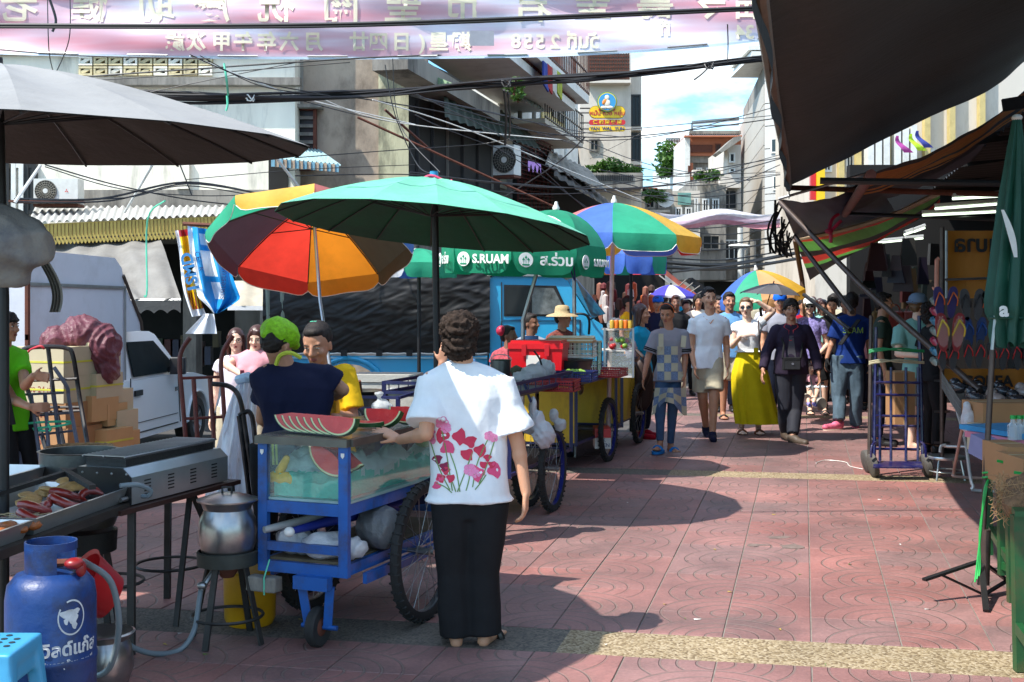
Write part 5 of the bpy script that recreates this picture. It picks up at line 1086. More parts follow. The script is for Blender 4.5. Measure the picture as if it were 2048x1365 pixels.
sheet(lambda u,v: W(652+22*u+6*v,742+85*v,6.98-.12*math.sin(u*3)*(1-v*.3)+.012*math.sin(u*9+v*12)),6,12,'shoulder_towel',mat('orange_towel',c(244,165,20,.9),.9,bump=.4,bs=60),Q['t'])
sheet(lambda u,v: W(636+26*u,824+70*v,6.95+.02*math.sin(u*9)),4,8,'apron_front',mat('orange_towel',(1,1,1,1)),Q['t'])
# -- boy in lime shirt at the far left
Q=person('boy in lime green tee gripping the hand truck at the far left edge',(-3.48,8.8,0),1.53,62,sk_b,'fringe',shirt=dict(m=lime,sleeve=.6,hem=.44),pants=dict(m=blkc),w=.95,
 J=dict(hea=(12,655),ell=(26,800,-.1),wrl=(60,815,-.2),elr=(50,772,-.15),wrr=(66,752,-.3)),hy=78,hrr=dict(fd=(1,0,-.1),curl=1.1),hl=dict(fd=(1,0,.0),curl=1.2),vx=.008)
MB().bar(W(2,740,8.6),W(24,850,8.65),.05,.01).build('bag_strap',blkc,Q['t'])
# -- two women by the dark shop
z0=-.235
Q=person('woman in pink scoop neck top looking down at the phone in her hand',(-2.38,11.5,z0),1.60,-18,sk_c,'bob',hair_br,shirt=dict(m=pnk,sleeve=.4,loose=1.02,bust=.9,ww=.95,hem=.44),pants=dict(m=beig),J=dict(hea=(514,678),nec=(510,700),ell=(452,730,-.05),wrl=(486,752,-.2),elr=(545,745),wrr=(540,770,-.1)),hp=12,hy=-5,hl=dict(fd=(.8,-.3,-.3),curl=.8),lids=.4)
MB().box(W(484,752,11.2),(.035,.02,.1),.4).build('phone',mat('phone_pink',c(160,60,90,.6),.3),Q['t'])
Q=person('woman with glasses and long auburn hair behind the one in pink',(-2.63,11.75,z0),1.58,-5,sk_c,'long',hair_br,shirt=dict(m=lilac,sleeve=.3),pants=dict(m=beig),J=dict(hea=(472,682)),glasses='clear',hy=8)
# -- walkers on the street
D=12.6
Q=person('young woman in grey tee, patterned apron, jeans and orange hairband looking down',G(1322,903),1.55,-12,sk_b,'bun',None,shirt=dict(m=gry,sleeve=.85,sw=1.15,hem=.47,loose=1.05,bust=.4,ww=.9),pants=dict(m=jean,cuff=.8,calf=.85,loose=.9),shoes='sandal',shoem=skyb,w=1.,
 J=dict(hea=(1334,629),nec=(1339,659),shl=(1312,668),shr=(1366,667),che=(1339,690),wai=(1338,722),pel=(1338,750),hil=(1326,755),hir=(1350,755),ell=(1297,712),wrl=(1288,752,-.08),elr=(1370,715),wrr=(1368,752,-.06),knl=(1320,822,-.1),knr=(1345,822),anl=(1320,886,-.12),anr=(1341,890,.1),ftl=(-.35,-1,0),ftr=(.25,-1,0)),hp=14,hy=-22,lids=.35)
t=Q['t']
MB().tube([Q['T'](.092*math.cos(a),.028,.032+.098*math.sin(a)) for a in [math.pi*i/14 for i in range(15)]],.0045,6).build('hairband',mat('orange_plastic',c(225,110,30,.85),.4),t)
bs_=bvh(Q['shirt'])
ap=mat('apron_check',c(196,192,166,.85),.85,var=.1,vs=5); apb=mat('apron_blue',c(120,142,175,.8),.85,var=.5,vs=70)
for j in range(6):
    for i in range(4):
        x0=1316+i*13+(-2 if j>3 else 0); y0=693+j*17; m_=decal(0,0,[(x0,y0),(x0+6.5,y0),(x0+12.6,y0),(x0+12.6,y0+8),(x0+12.6,y0+16.6),(x0+6.5,y0+16.6),(x0,y0+16.6),(x0,y0+8)],bs_,ap,t,'',off=.012)
        if m_: m_.build('apron_patch',(ap,apb)[(i+j)%2],t,smooth=0)
def cloth_panel(name,fn,m,par,nu=8,nv=10,mf=None): return sheet(fn,nu,nv,name,m,par,mf=mf)
cloth_panel('apron_skirt',lambda u,v: W(1310+62*u-4*v+ (6*v if u>.5 else -2*v),776+ (42+14*math.cos(u*6.3+.3))*v,13.0-.20+.05*math.sin(u*8)+ .12*abs(u-.5)*2),[ap,apb],t,12,6,mf=lambda u,v:int(u*5+int(v*3))%2)
for x in ((1322,668,1322,695),(1368,672,1366,695)): MB().bar(W(x[0],x[1],12.92),W(x[2],x[3],12.9),.05,.012).build('apron_strap',ap,t)
for s2,(x,y) in ((-1,(1300,722)),(1,(1374,722))):
    for d_ in (0,6): 
        a0=Q['shl'] if s2<0 else Q['shr']; a1=Q['ell'] if s2<0 else Q['elr']; p=a0.lerp(a1,.72-.012*d_); x_,y_,z_=frame(a1-a0); mb=MB(); loft(mb,[(p,x_,y_,.0755,.0755),(p+z_*.012,x_,y_,.076,.076)],16); mb.build('sleeve_stripe',blkc,t)
Q=person('girl in turquoise tee with long brown hair and red sneakers at the snack cart',G(1285,876),1.60,60,sk_b,'long',hair_br,shirt=dict(m=cyan,sleeve=.6,sw=1.1,hem=.46),pants=dict(m=jeand,cuff=.85),shoes='sneaker',shoem=red,J=dict(hea=(1283,629),ell=(1276,728,-.1),wrl=(1266,700,-.25)),hy=65,face=False)
MB().tube(spline([W(1272,700,13.9),W(1300,740,13.8),W(1276,800,13.9)],5),.02,6).build('bag_strap',mat('brown_leather',c(62,38,30,.6),.6),Q['t'])
b_=MB(); b_.ell(W(1262,700,14.0),(.07,.05,.13),12,8); tag(blob('shopping_bag',b_,.012,mat('bag_lilac',c(205,196,212,.85),.5,trans=.4),None,2,fold=.006),'pale lilac shopping bag held by the long haired girl at the snack cart','bag')
mb=MB(); mb.tube([W(1262+2*i,686-5*i,14.0) for i in range(3)],.006,5); mb.build('bag_handles',mat('bag_lilac',(1,1,1,1)),bpy.data.objects['shopping_bag'])
b_=MB(); b_.ell(W(1285,770,13.95),(.13,.06,.3),12,8); blob('shoulder_bag',b_,.015,mat('brown_leather',(1,1,1,1)),Q['t'],2)
Q=person('man in white V neck tee and beige shorts walking toward us, black slip-ons',G(1420,878),1.76,-6,sk_c if 0 else sk_a,'short',shirt=dict(m=wht,sleeve=.55,sw=1.1,hem=.455,loose=1.04,fold=.006,neck=.9),pants=dict(m=beig,short=.86,loose=1.15),shoes='shoe',shoem=navc,w=1.0,
 J=dict(hea=(1418,598),nec=(1420,628),shl=(1389,642),shr=(1447,642),che=(1418,662),wai=(1417,692),pel=(1415,718),ell=(1382,692),wrl=(1388,730,-.1),elr=(1453,692,.06),wrr=(1455,732,-.08),hil=(1403,724),hir=(1427,724),knl=(1405,792,.05),knr=(1428,792,-.1),anl=(1412,855,.35),anr=(1425,866,-.1),ftl=(0,-1,-.2)),hy=8)
vn=MB(); cn=Q['nec']+Q['fo']*.075-Vector((0,0,.03)); 
m_=decal(0,0,[(1406,633),(1434,633),(1428,640),(1421,649),(1413,640)],bvh(Q['shirt']),sk_a,Q['t'],'',off=.002); m_ and m_.build('neckline',sk_a,Q['t'],smooth=0)
Q=person('man in light blue polo walking behind the white tee man',G(1462,838),1.72,-5,sk_b,'short',shirt=dict(m=lbl,sleeve=.6),pants=dict(m=beig,short=.95,loose=1.15),shoes='sandal',J=dict(hea=(1459,604)),w=1.08,hy=5,lids=.35)
Q=person('young man peering out between the white tee man and the blue polo man',(3.0,17.6,0),1.60,-5,sk_b,'short',shirt=dict(m=dgr),pants=dict(m=jeand),J=dict(hea=(1438,610)),hy=10)
Q=person('woman in white top, sunglasses and long mustard skirt, hand on head',G(1500,868),1.66,-5,sk_c,'bun',hair_bl,shirt=dict(m=wht,sleeve=.3,hem=.58,loose=.98,bust=1.1,ww=.9,neck=.84),skirt=dict(m=mus,hem=.075,k=1.12,off=(.1,0,0)),shoes='sandal',shoem=mat('tan_sandal',c(150,90,60,.6),.6),glasses='sun',
 J=dict(hea=(1492,616),nec=(1495,643),shl=(1471,653),shr=(1518,648),che=(1496,670),wai=(1497,700),pel=(1498,728),ell=(1464,692,-.05),wrl=(1482,673,-.26),elr=(1545,624,.05),wrr=(1516,604,.0)),hy=-14,hl=dict(fd=(1,-.2,.2),curl=.3),hrr=dict(fd=(-1,0,.35),curl=.4))
MB().tube(spline([Q['shr']+V(-.02,-.06,.04),W(1520,695,14.3),W(1526,725,14.4)],5),.008,6).build('bag_strap',mat('brown_leather',(1,1,1,1)),Q['t'])
MB().box(W(1512,708,14.45),(.05,.02,.14),.2).build('skirt_tie',mus,Q['t'])
Q=person('man in plum jacket over red polo with black waist bag, walking toward us',G(1582,882),1.70,0,sk_b,'parted',shirt=dict(m=plum,sleeve=1.95,sw=1.18,hem=.44,loose=1.12,fold=.006),pants=dict(m=mat('black_trousers',(.014,.015,.024),.8,var=.2),loose=1.1),shoem=mat('tan_shoe',c(96,80,66,.6),.6),w=1.02,
 J=dict(hea=(1582,621),nec=(1582,648),shl=(1553,662),shr=(1611,662),che=(1582,684),ell=(1534,702),wrl=(1526,740,-.12),elr=(1629,702),wrr=(1637,744,-.1),knl=(1570,818),knr=(1590,818),anl=(1569,863,.2),anr=(1585,873,-.15),ftr=(.6,-1,0)),hy=-6)
t=Q['t']; bj=bvh(Q['shirt'])
for pts,m_ in (([(1571,648),(1582,651),(1593,648),(1597,655),(1587,662),(1584,682),(1578,682),(1577,662),(1567,655)],mat('red_collar',c(190,50,60,.8),.8)),([(1579,672),(1587,672),(1592,715),(1588,735),(1577,735),(1574,715)],mat('grey_front',c(80,76,84,.7),.8))):
    d=decal(0,0,pts,bj,m_,t,'',off=.006 if 'red' in m_.name else .003); d and d.build('shirt_front',m_,t,smooth=0)
w_=MB(); cb=W(1583,728,13.8); 
wb=thing('waist_bag','black waist bag hanging across the front of the plum jacket','bag',cb)
w_.box(cb,(.2,.09,.14),taper=.92); blob('pouch',w_,.01,blkc,wb,2); MB().box(cb+V(0,-.05,-.015),(.16,.03,.085)).build('pocket',mat('bag_black',(.02,.02,.022),.5),wb); MB().tube([cb+V(-.1,0,.06),W(1568,690,13.88),W(1560,668,13.95)],.012,6).build('strap',blkc,wb); MB().tube([cb+V(.1,0,.06),W(1604,700,13.88),W(1606,668,13.95)],.012,6).build('strap',blkc,wb)
text('pocket_mark','◎',.03,gry,cb+V(0,-.068,-.0),X,Z,wb)
Q=person('woman in floral lavender blouse, white cap and sunglasses pushing a stroller',(4.2,17.2,0),1.62,-10,sk_c,'bob',hair_bl,shirt=dict(m=lav,sleeve=.5,bust=.6),pants=dict(m=blkc,short=1.0),shoes='sandal',glasses='white',J=dict(hea=(1619,614),ell=(1652,700),wrl=(1628,712,-.3),elr=(1655,690),wrr=(1637,710,-.3)),hy=-12)
cap_hat(Q,wht,brimm=dgr)
Q=person('small child in a white and pink dress seated in the stroller',(4.1,16.6,.16),.92,0,sk_c,'short',hair_br,shirt=dict(m=pnk,hem=.4),skirt=dict(m=wht,hem=.28,k=1.3),shoes='sneaker',shoem=lav,J=dict(hea=(1622,738),knl=(1616,800,-.3),knr=(1628,800,-.3),anl=(1617,806,-.35),anr=(1628,806,-.35)),vx=.009)
Q=person('man in royal blue tee and washed jeans seen from behind, one black glove',G(1694,858),1.70,172,sk_b,'short',shirt=dict(m=rbl,sleeve=.85,sw=1.25,hem=.47,loose=1.12,fold=.006),pants=dict(m=cl('washed_jeans',c(104,126,142,.65),var=.35),loose=1.2,cuff=1.1,fold=.009),shoes='sneaker',shoem=mat('pink_sneaker',c(230,110,140,.8),.6,var=.6,vs=20),w=1.05,face=False,
 J=dict(hea=(1703,606),nec=(1703,630),shl=(1678,642),shr=(1728,642),che=(1702,665),wai=(1700,700),pel=(1698,730),ell=(1665,684),wrl=(1654,716,-.05),elr=(1738,684),wrr=(1740,720,-.05),knl=(1678,792),knr=(1713,792),anl=(1678,845,-.1),anr=(1711,853,.1),ftl=(-.5,-.2,0),ftr=(.1,1,0)))
MB().bar(W(1718,640,14.78),W(1680,690,14.72),.09,.012).build('bag_strap',blkc,Q['t'])
text('back_print','ЗЕАМ',.09,mat('print_lime',c(150,190,60,.8),.8),W(1706,662,14.68),X,Z,Q['t'])
g_=MB(); hand(g_,W(1654,717,14.9),(-.1,0,-1),(1,0,0),1.15,.8); blob('glove',g_,.008,blkc,Q['t'],1)
Q=person('man in dark green tee with sunglasses on his hair standing in profile',(3.98,13.6,0),1.64,70,sk_b,'short',shirt=dict(m=dgr,sleeve=.6,hem=.46),pants=dict(m=jeand),J=dict(hea=(1768,608)),w=1.08,hy=75)
MB().tube([Q['T'](.078*math.cos(a),.03+.03*math.sin(a),.09) for a in [math.pi*i/8 for i in range(9)]],.009,6).build('raised_glasses',blk,Q['t'])
Q=person('man in pale teal tee and grey blue cap browsing by the sandal rack',(4.25,13.2,0),1.66,60,sk_c,'short',hair_bl,shirt=dict(m=tea,sleeve=.7,sw=1.2,hem=.46,loose=1.1),pants=dict(m=cl('stone_shorts',c(150,140,120,.7)),short=1.),shoes='sandal',shoem=beig,J=dict(hea=(1838,612),shl=(1800,658),shr=(1845,658),ell=(1796,708,-.1),wrl=(1836,712,-.3)),w=1.12,hl=dict(fd=(1,0,0),curl=.7),hy=110,face=False)
cap_hat(Q,cl('slate_cap',c(130,152,180,.8)),brim=True,back=True)
Q=person('dark haired shopper in black beside the teal tee man',(4.35,12.9,0),1.58,100,sk_d,'curly',shirt=dict(m=blkc,sleeve=.6),pants=dict(m=blkc),J=dict(hea=(1866,626)),face=False)
# -- diners by the blue truck
Q=person('woman in straw hat and red check shirt seated by the blue truck',(.5,12.6,-.24),1.45,40,sk_b,'short',shirt=dict(m=mat('check_shirt',c(140,70,60,.7),.85,var=.9,vs=45),sleeve=.6),pants=dict(m=jeand),J=dict(hea=(1126,636)),hy=60,face=False)
T=Q['T'];M=Q['M'];k=Q['k']; h=MB(); straw=mat('straw',c(196,172,128,.75),.85,var=.4,vs=60,bump=.4,bs=120,stretch=(1,1,4)); h.lathe([(.19,-.015),(.175,.0),(.13,.015),(.093,.025),(.088,.06),(.078,.1),(.05,.115),(.001,.118)],T(0,-.01,.03),28,M@Matrix.Diagonal((k,k,k)),cap=False); h.build('straw_hat',straw,Q['t'],smooth=70)
Q=person('woman with black bun and blue apron straps seated before the blue truck door',(.15,12.3,-.24),1.42,170,sk_d,'bun',shirt=dict(m=gry,sleeve=.5),pants=dict(m=jeand),J=dict(hea=(1062,648)),hy=60,face=False)
sheet(lambda u,v: W(1045+32*u,672+30*v,12.18-.02*math.sin(u*3)),4,4,'apron_bib',mat('apron_blue_dark',c(40,80,130,.7),.8),Q['t'])
Q=person('woman in pink and orange woven vest with a red hair flower by the stockpot',(-.05,11.9,-.24),1.33,150,sk_d,'bun',shirt=dict(m=mat('woven_vest',c(190,80,90,.75),.85,var=.9,vs=26),sleeve=.4),pants=dict(m=jeand),J=dict(hea=(1018,672)),hy=70,face=False)
MB().ell(Q['T'](-.05,-.08,.06),(.05,.05,.05),10,8).build('hair_flower',mat('pink_ribbon',(1,1,1,1)),Q['t'])
# -- crowd farther back
crowd=[('man with dark green tee in the far crowd, seen from behind',1380,27,dgr,172,'short'),('man in striped maroon shirt in the far crowd, orange cap beside him',1398,25,cl('maroon_stripe',c(130,80,88,.7),var=.4),178,'short'),('woman with white headscarf in the far crowd',1409,24,wht,170,'long'),('dark haired shopper left of the headband girl in the far crowd',1300,21,cl('wine_tee',c(90,40,50,.7)),20,'short'),('shopper with a bright blue cap in the far crowd',1316,20,navc,-20,'short'),('man in black printed tee under the grey parasol',1548,18.8,blkc,0,'short'),('boy with blue striped cap left of the plum jacket man',1560,16.5,gry,-10,'short'),('person in red top behind the plum jacket man',1606,19,red,10,'short'),('shopper in dark tee in the far right crowd before the hall',1640,22,dgr,160,'short'),('woman in beige in the far right crowd near the post',1668,21,beig,150,'bob'),('man in white in the far crowd under the blue and white parasol',1345,30,wht,180,'short'),('person in cyan in the far crowd beyond the striped shirt',1362,33,cyan,175,'short'),('shopper in red in the distant crowd at the centre',1420,34,red,170,'short'),('pale shirted man in the distant crowd at the centre',1436,36,gry,0,'short'),('person in yellow in the distant crowd at the centre',1452,33,yelc,0,'short'),('person in dark blue in the distant crowd right of centre',1474,28,rbl,5,'short'),('shopper in lilac far off under the rainbow parasol',1530,26,lilac,5,'bob'),('shopper in olive far off under the rainbow parasol',1512,29,beig,5,'short'),('stallkeeper in black behind the hanging goods stall',1268,24,blkc,0,'short'),('stallkeeper in green behind the fruit stall, far left of the crowd',1240,25,dgr,0,'short'),('man in grey far down the street, left of the striped shirt',1332,36,gry,170,'short'),('man in pink tee deep in the hall shade',1722,18,pnk,30,'short'),('shopper in navy deep in the hall shade',1690,19,navc,20,'short'),('tall man in black behind the headband girl, near the far banner',1352,19.5,blkc,-5,'short'),('man in dark blue between the far parasols',1372,22,navc,5,'short'),('woman in cream behind the white tee man shoulder',1396,20.5,crm,0,'bob'),('woman in wine top right of the blue polo man',1478,19.5,cl('wine_tee',(1,1,1,1)),-5,'bob'),('man in grey behind the raised arm of the mustard skirt woman',1538,21,gry,0,'short'),('man in royal blue between plum jacket and lavender blouse',1602,21.5,rbl,-8,'short'),('woman in teal right of the lavender blouse',1646,19.5,tea,-10,'bob'),('man in black before the hall column',1664,18,blkc,-15,'short'),('woman in pink far behind the grey parasol',1566,24,pnk,0,'bob'),('man in olive far behind the long haired girl',1312,24,dgr,170,'short'),('man in white far left by the goods stall',1288,27,wht,10,'short'),('shopper in orange shade by the goods stall',1256,20,yelc,60,'short'),('tall man in cream far down the street beside the red awning',1388,40,crm,175,'short'),('woman in pink far down the street at the centre',1404,38,pnk,0,'bob'),('man in grey green far beyond the blue polo man',1444,31,dgr,170,'short'),('woman in white blouse far beyond the mustard skirt',1484,30,crm,0,'bob'),('man in sky blue shirt far beyond the rainbow parasol',1546,31,lbl,175,'short'),('short person in plum deep under the striped awning',1590,27,plum,10,'short'),('man in pale teal deep under the striped awning',1626,25,tea,170,'short'),('woman in yellow top browsing deep in the hall',1664,26,yelc,60,'long'),('shopper in cream between hall and blue tee man',1746,20,crm,20,'bob'),('shopper in black by the hanging handbags',1722,21,blkc,10,'long')]
for i,(lb,px,D,m_,yw,hr_) in enumerate(crowd):
    x=(px-CX)/F*D; Q=person(lb,(x,D,0),1.6+.06*math.sin(i*2.3),yw,(sk_a,sk_b,sk_d)[i%3],hr_,(hair_b,hair_b,hair_br)[i%3],shirt=dict(m=m_,sleeve=.6),pants=dict(m=(jeand,blkc,beig)[i%3]),vx=.016,face=D<22 and yw<90,far=True,w=1.+.06*math.sin(i*3.1),group='people in the crowd farther down the street')
    if i in (4,6): cap_hat(Q,cl('bright_blue',c(30,110,220,.8)))
    if i==8: pass
    if i==1: cap_hat(Q,blkc,brim=False)
# ---------------------------------------------------------------- parasols
def cloth(nm,col,tr=.35,**k): k.setdefault('var',.12); return mat(nm,col,.6,vs=3,trans=tr,bump=.25,bs=10,dirt=tuple(x*.6 for x in col[:3]),da=.4,ds=2.5,**k)
def umbrella(label,rc,apex,R,nrm,n,cols,off=0.,val=0.,pole=None,pr=.02,pm=None,ribs=True,seg=(6,8),curve=1.7,trim=None,finial=None,group=None,struts=True,vdir=.75,sag=.02,lining=None):
    rc=Vector(rc); apex=Vector(apex); nz_=Vector(nrm).normalized(); ax=(X-nz_*X.dot(nz_)).normalized(); ay=nz_.cross(ax)
    t=thing('parasol',label,'parasol',pole[1] if pole else rc,group); off=math.radians(off); st=2*math.pi/n
    ad=apex-rc
    def seam(k,v): a=off+k*st; return rc+(ax*math.cos(a)+ay*math.sin(a))*R*v+ad*(1-v**curve)
    out=[]
    for k in range(n):
        def fn(u,v,k=k): 
            vv=.015+.985*v; return seam(k,vv).lerp(seam(k+1,vv),u)-nz_*sag*R*math.sin(math.pi*u)*math.sin(math.pi*vv)
        m_=cols[k%len(cols)]; p=MB().grid(fn,seg[0],seg[1]).build('panel',m_,t,smooth=70)
        if lining: MB().grid(lambda u,v:fn(u,v)-nz_*.004,seg[0],seg[1]).build('lining',lining,p,smooth=70)  # underside sheet; the green one carries painted shade
        if val:
            dn=(-nz_*(1-vdir)-Z*vdir).normalized(); 
            def fv(u,v,k=k):
                a=seam(k,1).lerp(seam(k+1,1),u); rad=(a-rc).normalized(); L_=val*(1-.45*abs(2*u-1)**7); return a+dn*L_*v+rad*.05*val*math.sin(v*3)+rad*.012*math.sin(u*9+k)*v
            q_=MB().grid(fv,10,3).build('valance',m_,p,smooth=70)
            if trim: MB().tube([fv(i/14,1.0) for i in range(15)],.0035,4).build('piping',trim,q_)
        out.append(seam(k,1))
    if ribs:
        for k in range(n):
            pts=[seam(k,v)-nz_*.012 for v in (.04,.2,.4,.6,.8,.995)]; r=MB().tube(pts,.0055,5).build('rib',blk,t)
            if struts and pole: MB().tube([apex-nz_*(ad.length*.78),seam(k,.55)-nz_*.015],.0045,5).build('strut',blk,r)
    if pole: MB().tube([apex+nz_*.03]+list(map(Vector,pole)),pr,12).build('pole',pm or blk,t)
    if finial is not None:
        f=MB(); f.lathe([(.03,0),(.032,.02),(.016,.05),(.014,.07),(.001,.075)],apex,12,Matrix((ax,ay,nz_)).transposed()); f.build('finial',finial,t)
    return t,seam,(ax,ay,nz_)
wp=mat('white_plastic',c(232,228,220,.9),.35,var=.04)
greyc=cloth('grey_canvas',c(172,169,165,.62),.03); grlin=mat('grey_lining',c(74,66,58,.5),.8,var=.2,vs=4,bump=.4,bs=14); grn=cloth('green_canvas',c(112,200,165,.85),.14); grnl=cloth('green_underside_shade',c(36,110,80,.6),.3);  # green top paler, underside darker: sunlit and shaded sides put into the colour
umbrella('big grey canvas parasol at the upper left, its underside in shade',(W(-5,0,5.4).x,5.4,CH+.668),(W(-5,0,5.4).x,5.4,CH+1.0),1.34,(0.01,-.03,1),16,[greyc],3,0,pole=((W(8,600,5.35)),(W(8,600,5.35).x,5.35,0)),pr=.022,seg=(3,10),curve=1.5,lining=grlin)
umbrella('second pale canvas parasol showing only its rim above the big grey one',(-3.45,7.5,CH+1.03),(-3.4,7.5,CH+1.40),1.62,(0,0,1),12,[greyc],5,0,pole=((-3.55,7.3,1.2),(-3.55,7.3,0)),pr=.022,seg=(3,8),lining=grlin)
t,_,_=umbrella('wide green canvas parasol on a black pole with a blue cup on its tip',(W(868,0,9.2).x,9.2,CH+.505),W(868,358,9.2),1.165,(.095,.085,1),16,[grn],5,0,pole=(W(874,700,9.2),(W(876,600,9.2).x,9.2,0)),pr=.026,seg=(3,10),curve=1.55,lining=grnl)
MB().lathe([(.034,0),(.03,.05),(.032,.052)],W(868,357,9.2),14).build('blue_cup',mat('cup_blue',c(50,150,200,.8),.4),t); MB().tube(spline([W(838,364,9.1),W(862,352,9.1),W(892,364,9.1),W(905,362,9.1)],4),.014,6).build('pink_rag',mat('rag_pink',c(220,70,110,.8),.8),t)
pc=[cloth('panel_blue',c(84,128,222,.88),.4),cloth('panel_green',c(56,186,142,.85),.4),cloth('panel_yellow',c(250,198,70,.92),.45),cloth('panel_red',c(235,66,50,.9),.68),cloth('panel_orange',c(255,150,40,.92),.7),cloth('panel_pink',c(235,140,140,.85),.45),cloth('panel_white',c(235,232,235,.9),.4),cloth('panel_olive',c(95,90,70,.6),.2),cloth('panel_violet',c(96,72,86,.6),.2),cloth('panel_peach',c(250,190,130,.9),.45),cloth('panel_violetblue',c(90,80,210,.8),.35)]
BL,GR,YE,RE,OR,PI_,WH,OL,VI,PE,VB=pc
D=10.6; rc=W(622,474,D)
umbrella('tilted multicoloured parasol showing red and orange panels from below',rc,rc+Vector((-.03,.38,.8)).normalized()*.33,.87,(-.03,.44,.9),8,[OL,RE,RE,RE,RE,RE,RE,RE] and [OL,OR,RE,VI,GR,YE,PI_,BL],10,.15,pole=(W(640,600,10.3),W(664,760,10.1),W(680,905,10.0)),pr=.014,pm=mat('steel_pole',c(200,200,205,.8),.3,metal=.6),trim=wp,vdir=.25)
D=12.7; umbrella('colourful parasol with blue, green and yellow panels in the centre of the street',(W(1235,0,D).x,D,CH+.605),W(1228,406,D),.84,(.02,0,1),8,[RE,BL,YE,PI_,PI_,BL,GR,YE],-8,.17,pole=(W(1220,700,12.6),(W(1215,600,12.55).x,12.55,0)),pr=.022,pm=mat('pink_pole',c(225,190,180,.8),.5),trim=wp,finial=wp)
D=11.2; srg=cloth('sruam_green',c(24,158,116,.85),.3)
t,seam,axs=umbrella('green parasol printed S.RUAM in white over the blue truck',(W(1046,0,D).x,D,CH+.455),W(1112,420,D),.735,(.03,.0,1),8,[srg],-8,.27,pole=(W(1046,640,D),(W(1044,640,D).x,D,0)),pr=.018,pm=steel,finial=wp,trim=None,sag=.01)
def valtext(seam,k,s,size,f0,m,logo=None,par=None,dz=.15,val_=.27):
    a=seam(k,1);b_=seam(k+1,1); d=(b_-a).normalized(); o=a.lerp(b_,f0)-Z*dz; n_=d.cross(Z); o2=o+n_*.045
    if n_.y>0: o2=o-n_*.045
    text('printed_text',s,size,m,o2,d,Z,par,bold=.003)
    if logo is not None:
        p=a.lerp(b_,logo)-Z*dz; nn_=n_ if n_.y<0 else -n_; p=p+nn_*.043; R_=Matrix((d,Z.cross(nn_) if 0 else Z,nn_)).transposed(); 
        MB().lathe([(.062,0),(.062,.004)],p,24,R_).build('logo_disc',m,par,smooth=0)
        g=MB()
        for dx,dz_ in ((-.022,-.0),(.0,.018),(.022,-.0)): q0=p+nn_*.006+d*dx+Z*dz_; g.add([q0+Z*.02,q0+d*.012,q0-Z*.008,q0-d*.012],[(0,1,2,3)]); g.add([q0-d*.002-Z*.008,q0+d*.002-Z*.008,p+nn_*.006-Z*.045+d*dx*.8,p+nn_*.006-Z*.045+d*dx*.8-d*.003],[(0,1,2,3)])
        g.add([p+nn_*.006-d*.035-Z*.035,p+nn_*.006+d*.035-Z*.035,p+nn_*.006+d*.03-Z*.048,p+nn_*.006-d*.03-Z*.048],[(0,1,2,3)]); g.build('logo_mark',srg,par,smooth=0)
wtx=mat('print_white',c(240,240,235,.9),.6)
valtext(seam,5,'S.RUAM',.105,.68,wtx,.2,t); valtext(seam,6,'ส.ร่วม',.125,.68,wtx,.2,t); valtext(seam,7,'S.RUAM',.085,.72,wtx,.18,t); valtext(seam,4,'ส.ร่วม',.115,.62,wtx,.2,t)
MB().tube([W(1148,500,12.6),(W(1150,600,12.6).x,12.6,0)],.02,10).build('side_pole',steel,t)
lg=MB()
for r in (.22,): lg.lathe([(r,0),(r,.004)],W(1084,470,10.72),24,Matrix.Rotation(.95,3,'X'))
lg.build('big_logo',wtx,t,smooth=0)
tag(MB().tube(spline([W(1147,458,11),W(1142,475,10.9),W(1150,560,10.9),W(1140,530,10.9),W(1146,490,10.9)],6),.007,5).build('string',mat('violet_string',c(50,40,130,.8),.5)),'violet string dangling from the tip of the wide green parasol','string')
D=15; umbrella('blue and green valanced parasol behind the colourful one',(W(1262,0,D).x,D,CH+.5),W(1262,480,D),.42,(0,0,1),8,[BL,BL,GR,OR,BL,BL,BL,GR],-15,.24,pole=(W(1262,640,D),(W(1262,600,D).x,D,0)))
D=13.6; umbrella('pale blue and green parasol low over the black truck tarpaulin',(W(830,0,D).x,D,CH+.36),W(835,497,D),.46,(0,0,1),8,[GR,GR,BL,GR,WH,WH,GR,GR],-10,.16,pole=(W(838,560,D),(W(838,600,D).x,D,-.2)))
D=17.5; umbrella('rainbow parasol with yellow, blue, green and peach panels held above the walkers',W(1522,590,D),W(1512,541,D),.61,(-.16,-.1,1),8,[YE,YE,YE,YE,BL,GR,PE,YE],-10,.12,pole=(W(1528,680,D),W(1530,700,D)),finial=wp)
D=15.4; umbrella('plain grey folding umbrella held by the man in black under the rainbow parasol',W(1540,588,D),W(1548,567,D),.39,(.05,-.03,1),8,[cloth('umbrella_grey',c(110,106,108,.6),.15)],10,.0,pole=(W(1534,610,D),W(1530,632,D)),pr=.007)
D=22; umbrella('blue and white parasol far down the street',W(1346,592,D),W(1342,570,D),.46,(.04,0,1),8,[VB,WH],20,.04,pole=(W(1338,640,D),W(1338,700,D)))
D=27; umbrella('small pale blue parasol beyond the blue and white one',W(1378,596,D),W(1378,582,D),.4,(0,0,1),8,[BL,WH],20,.04,pole=(W(1378,640,D),W(1378,680,D)))
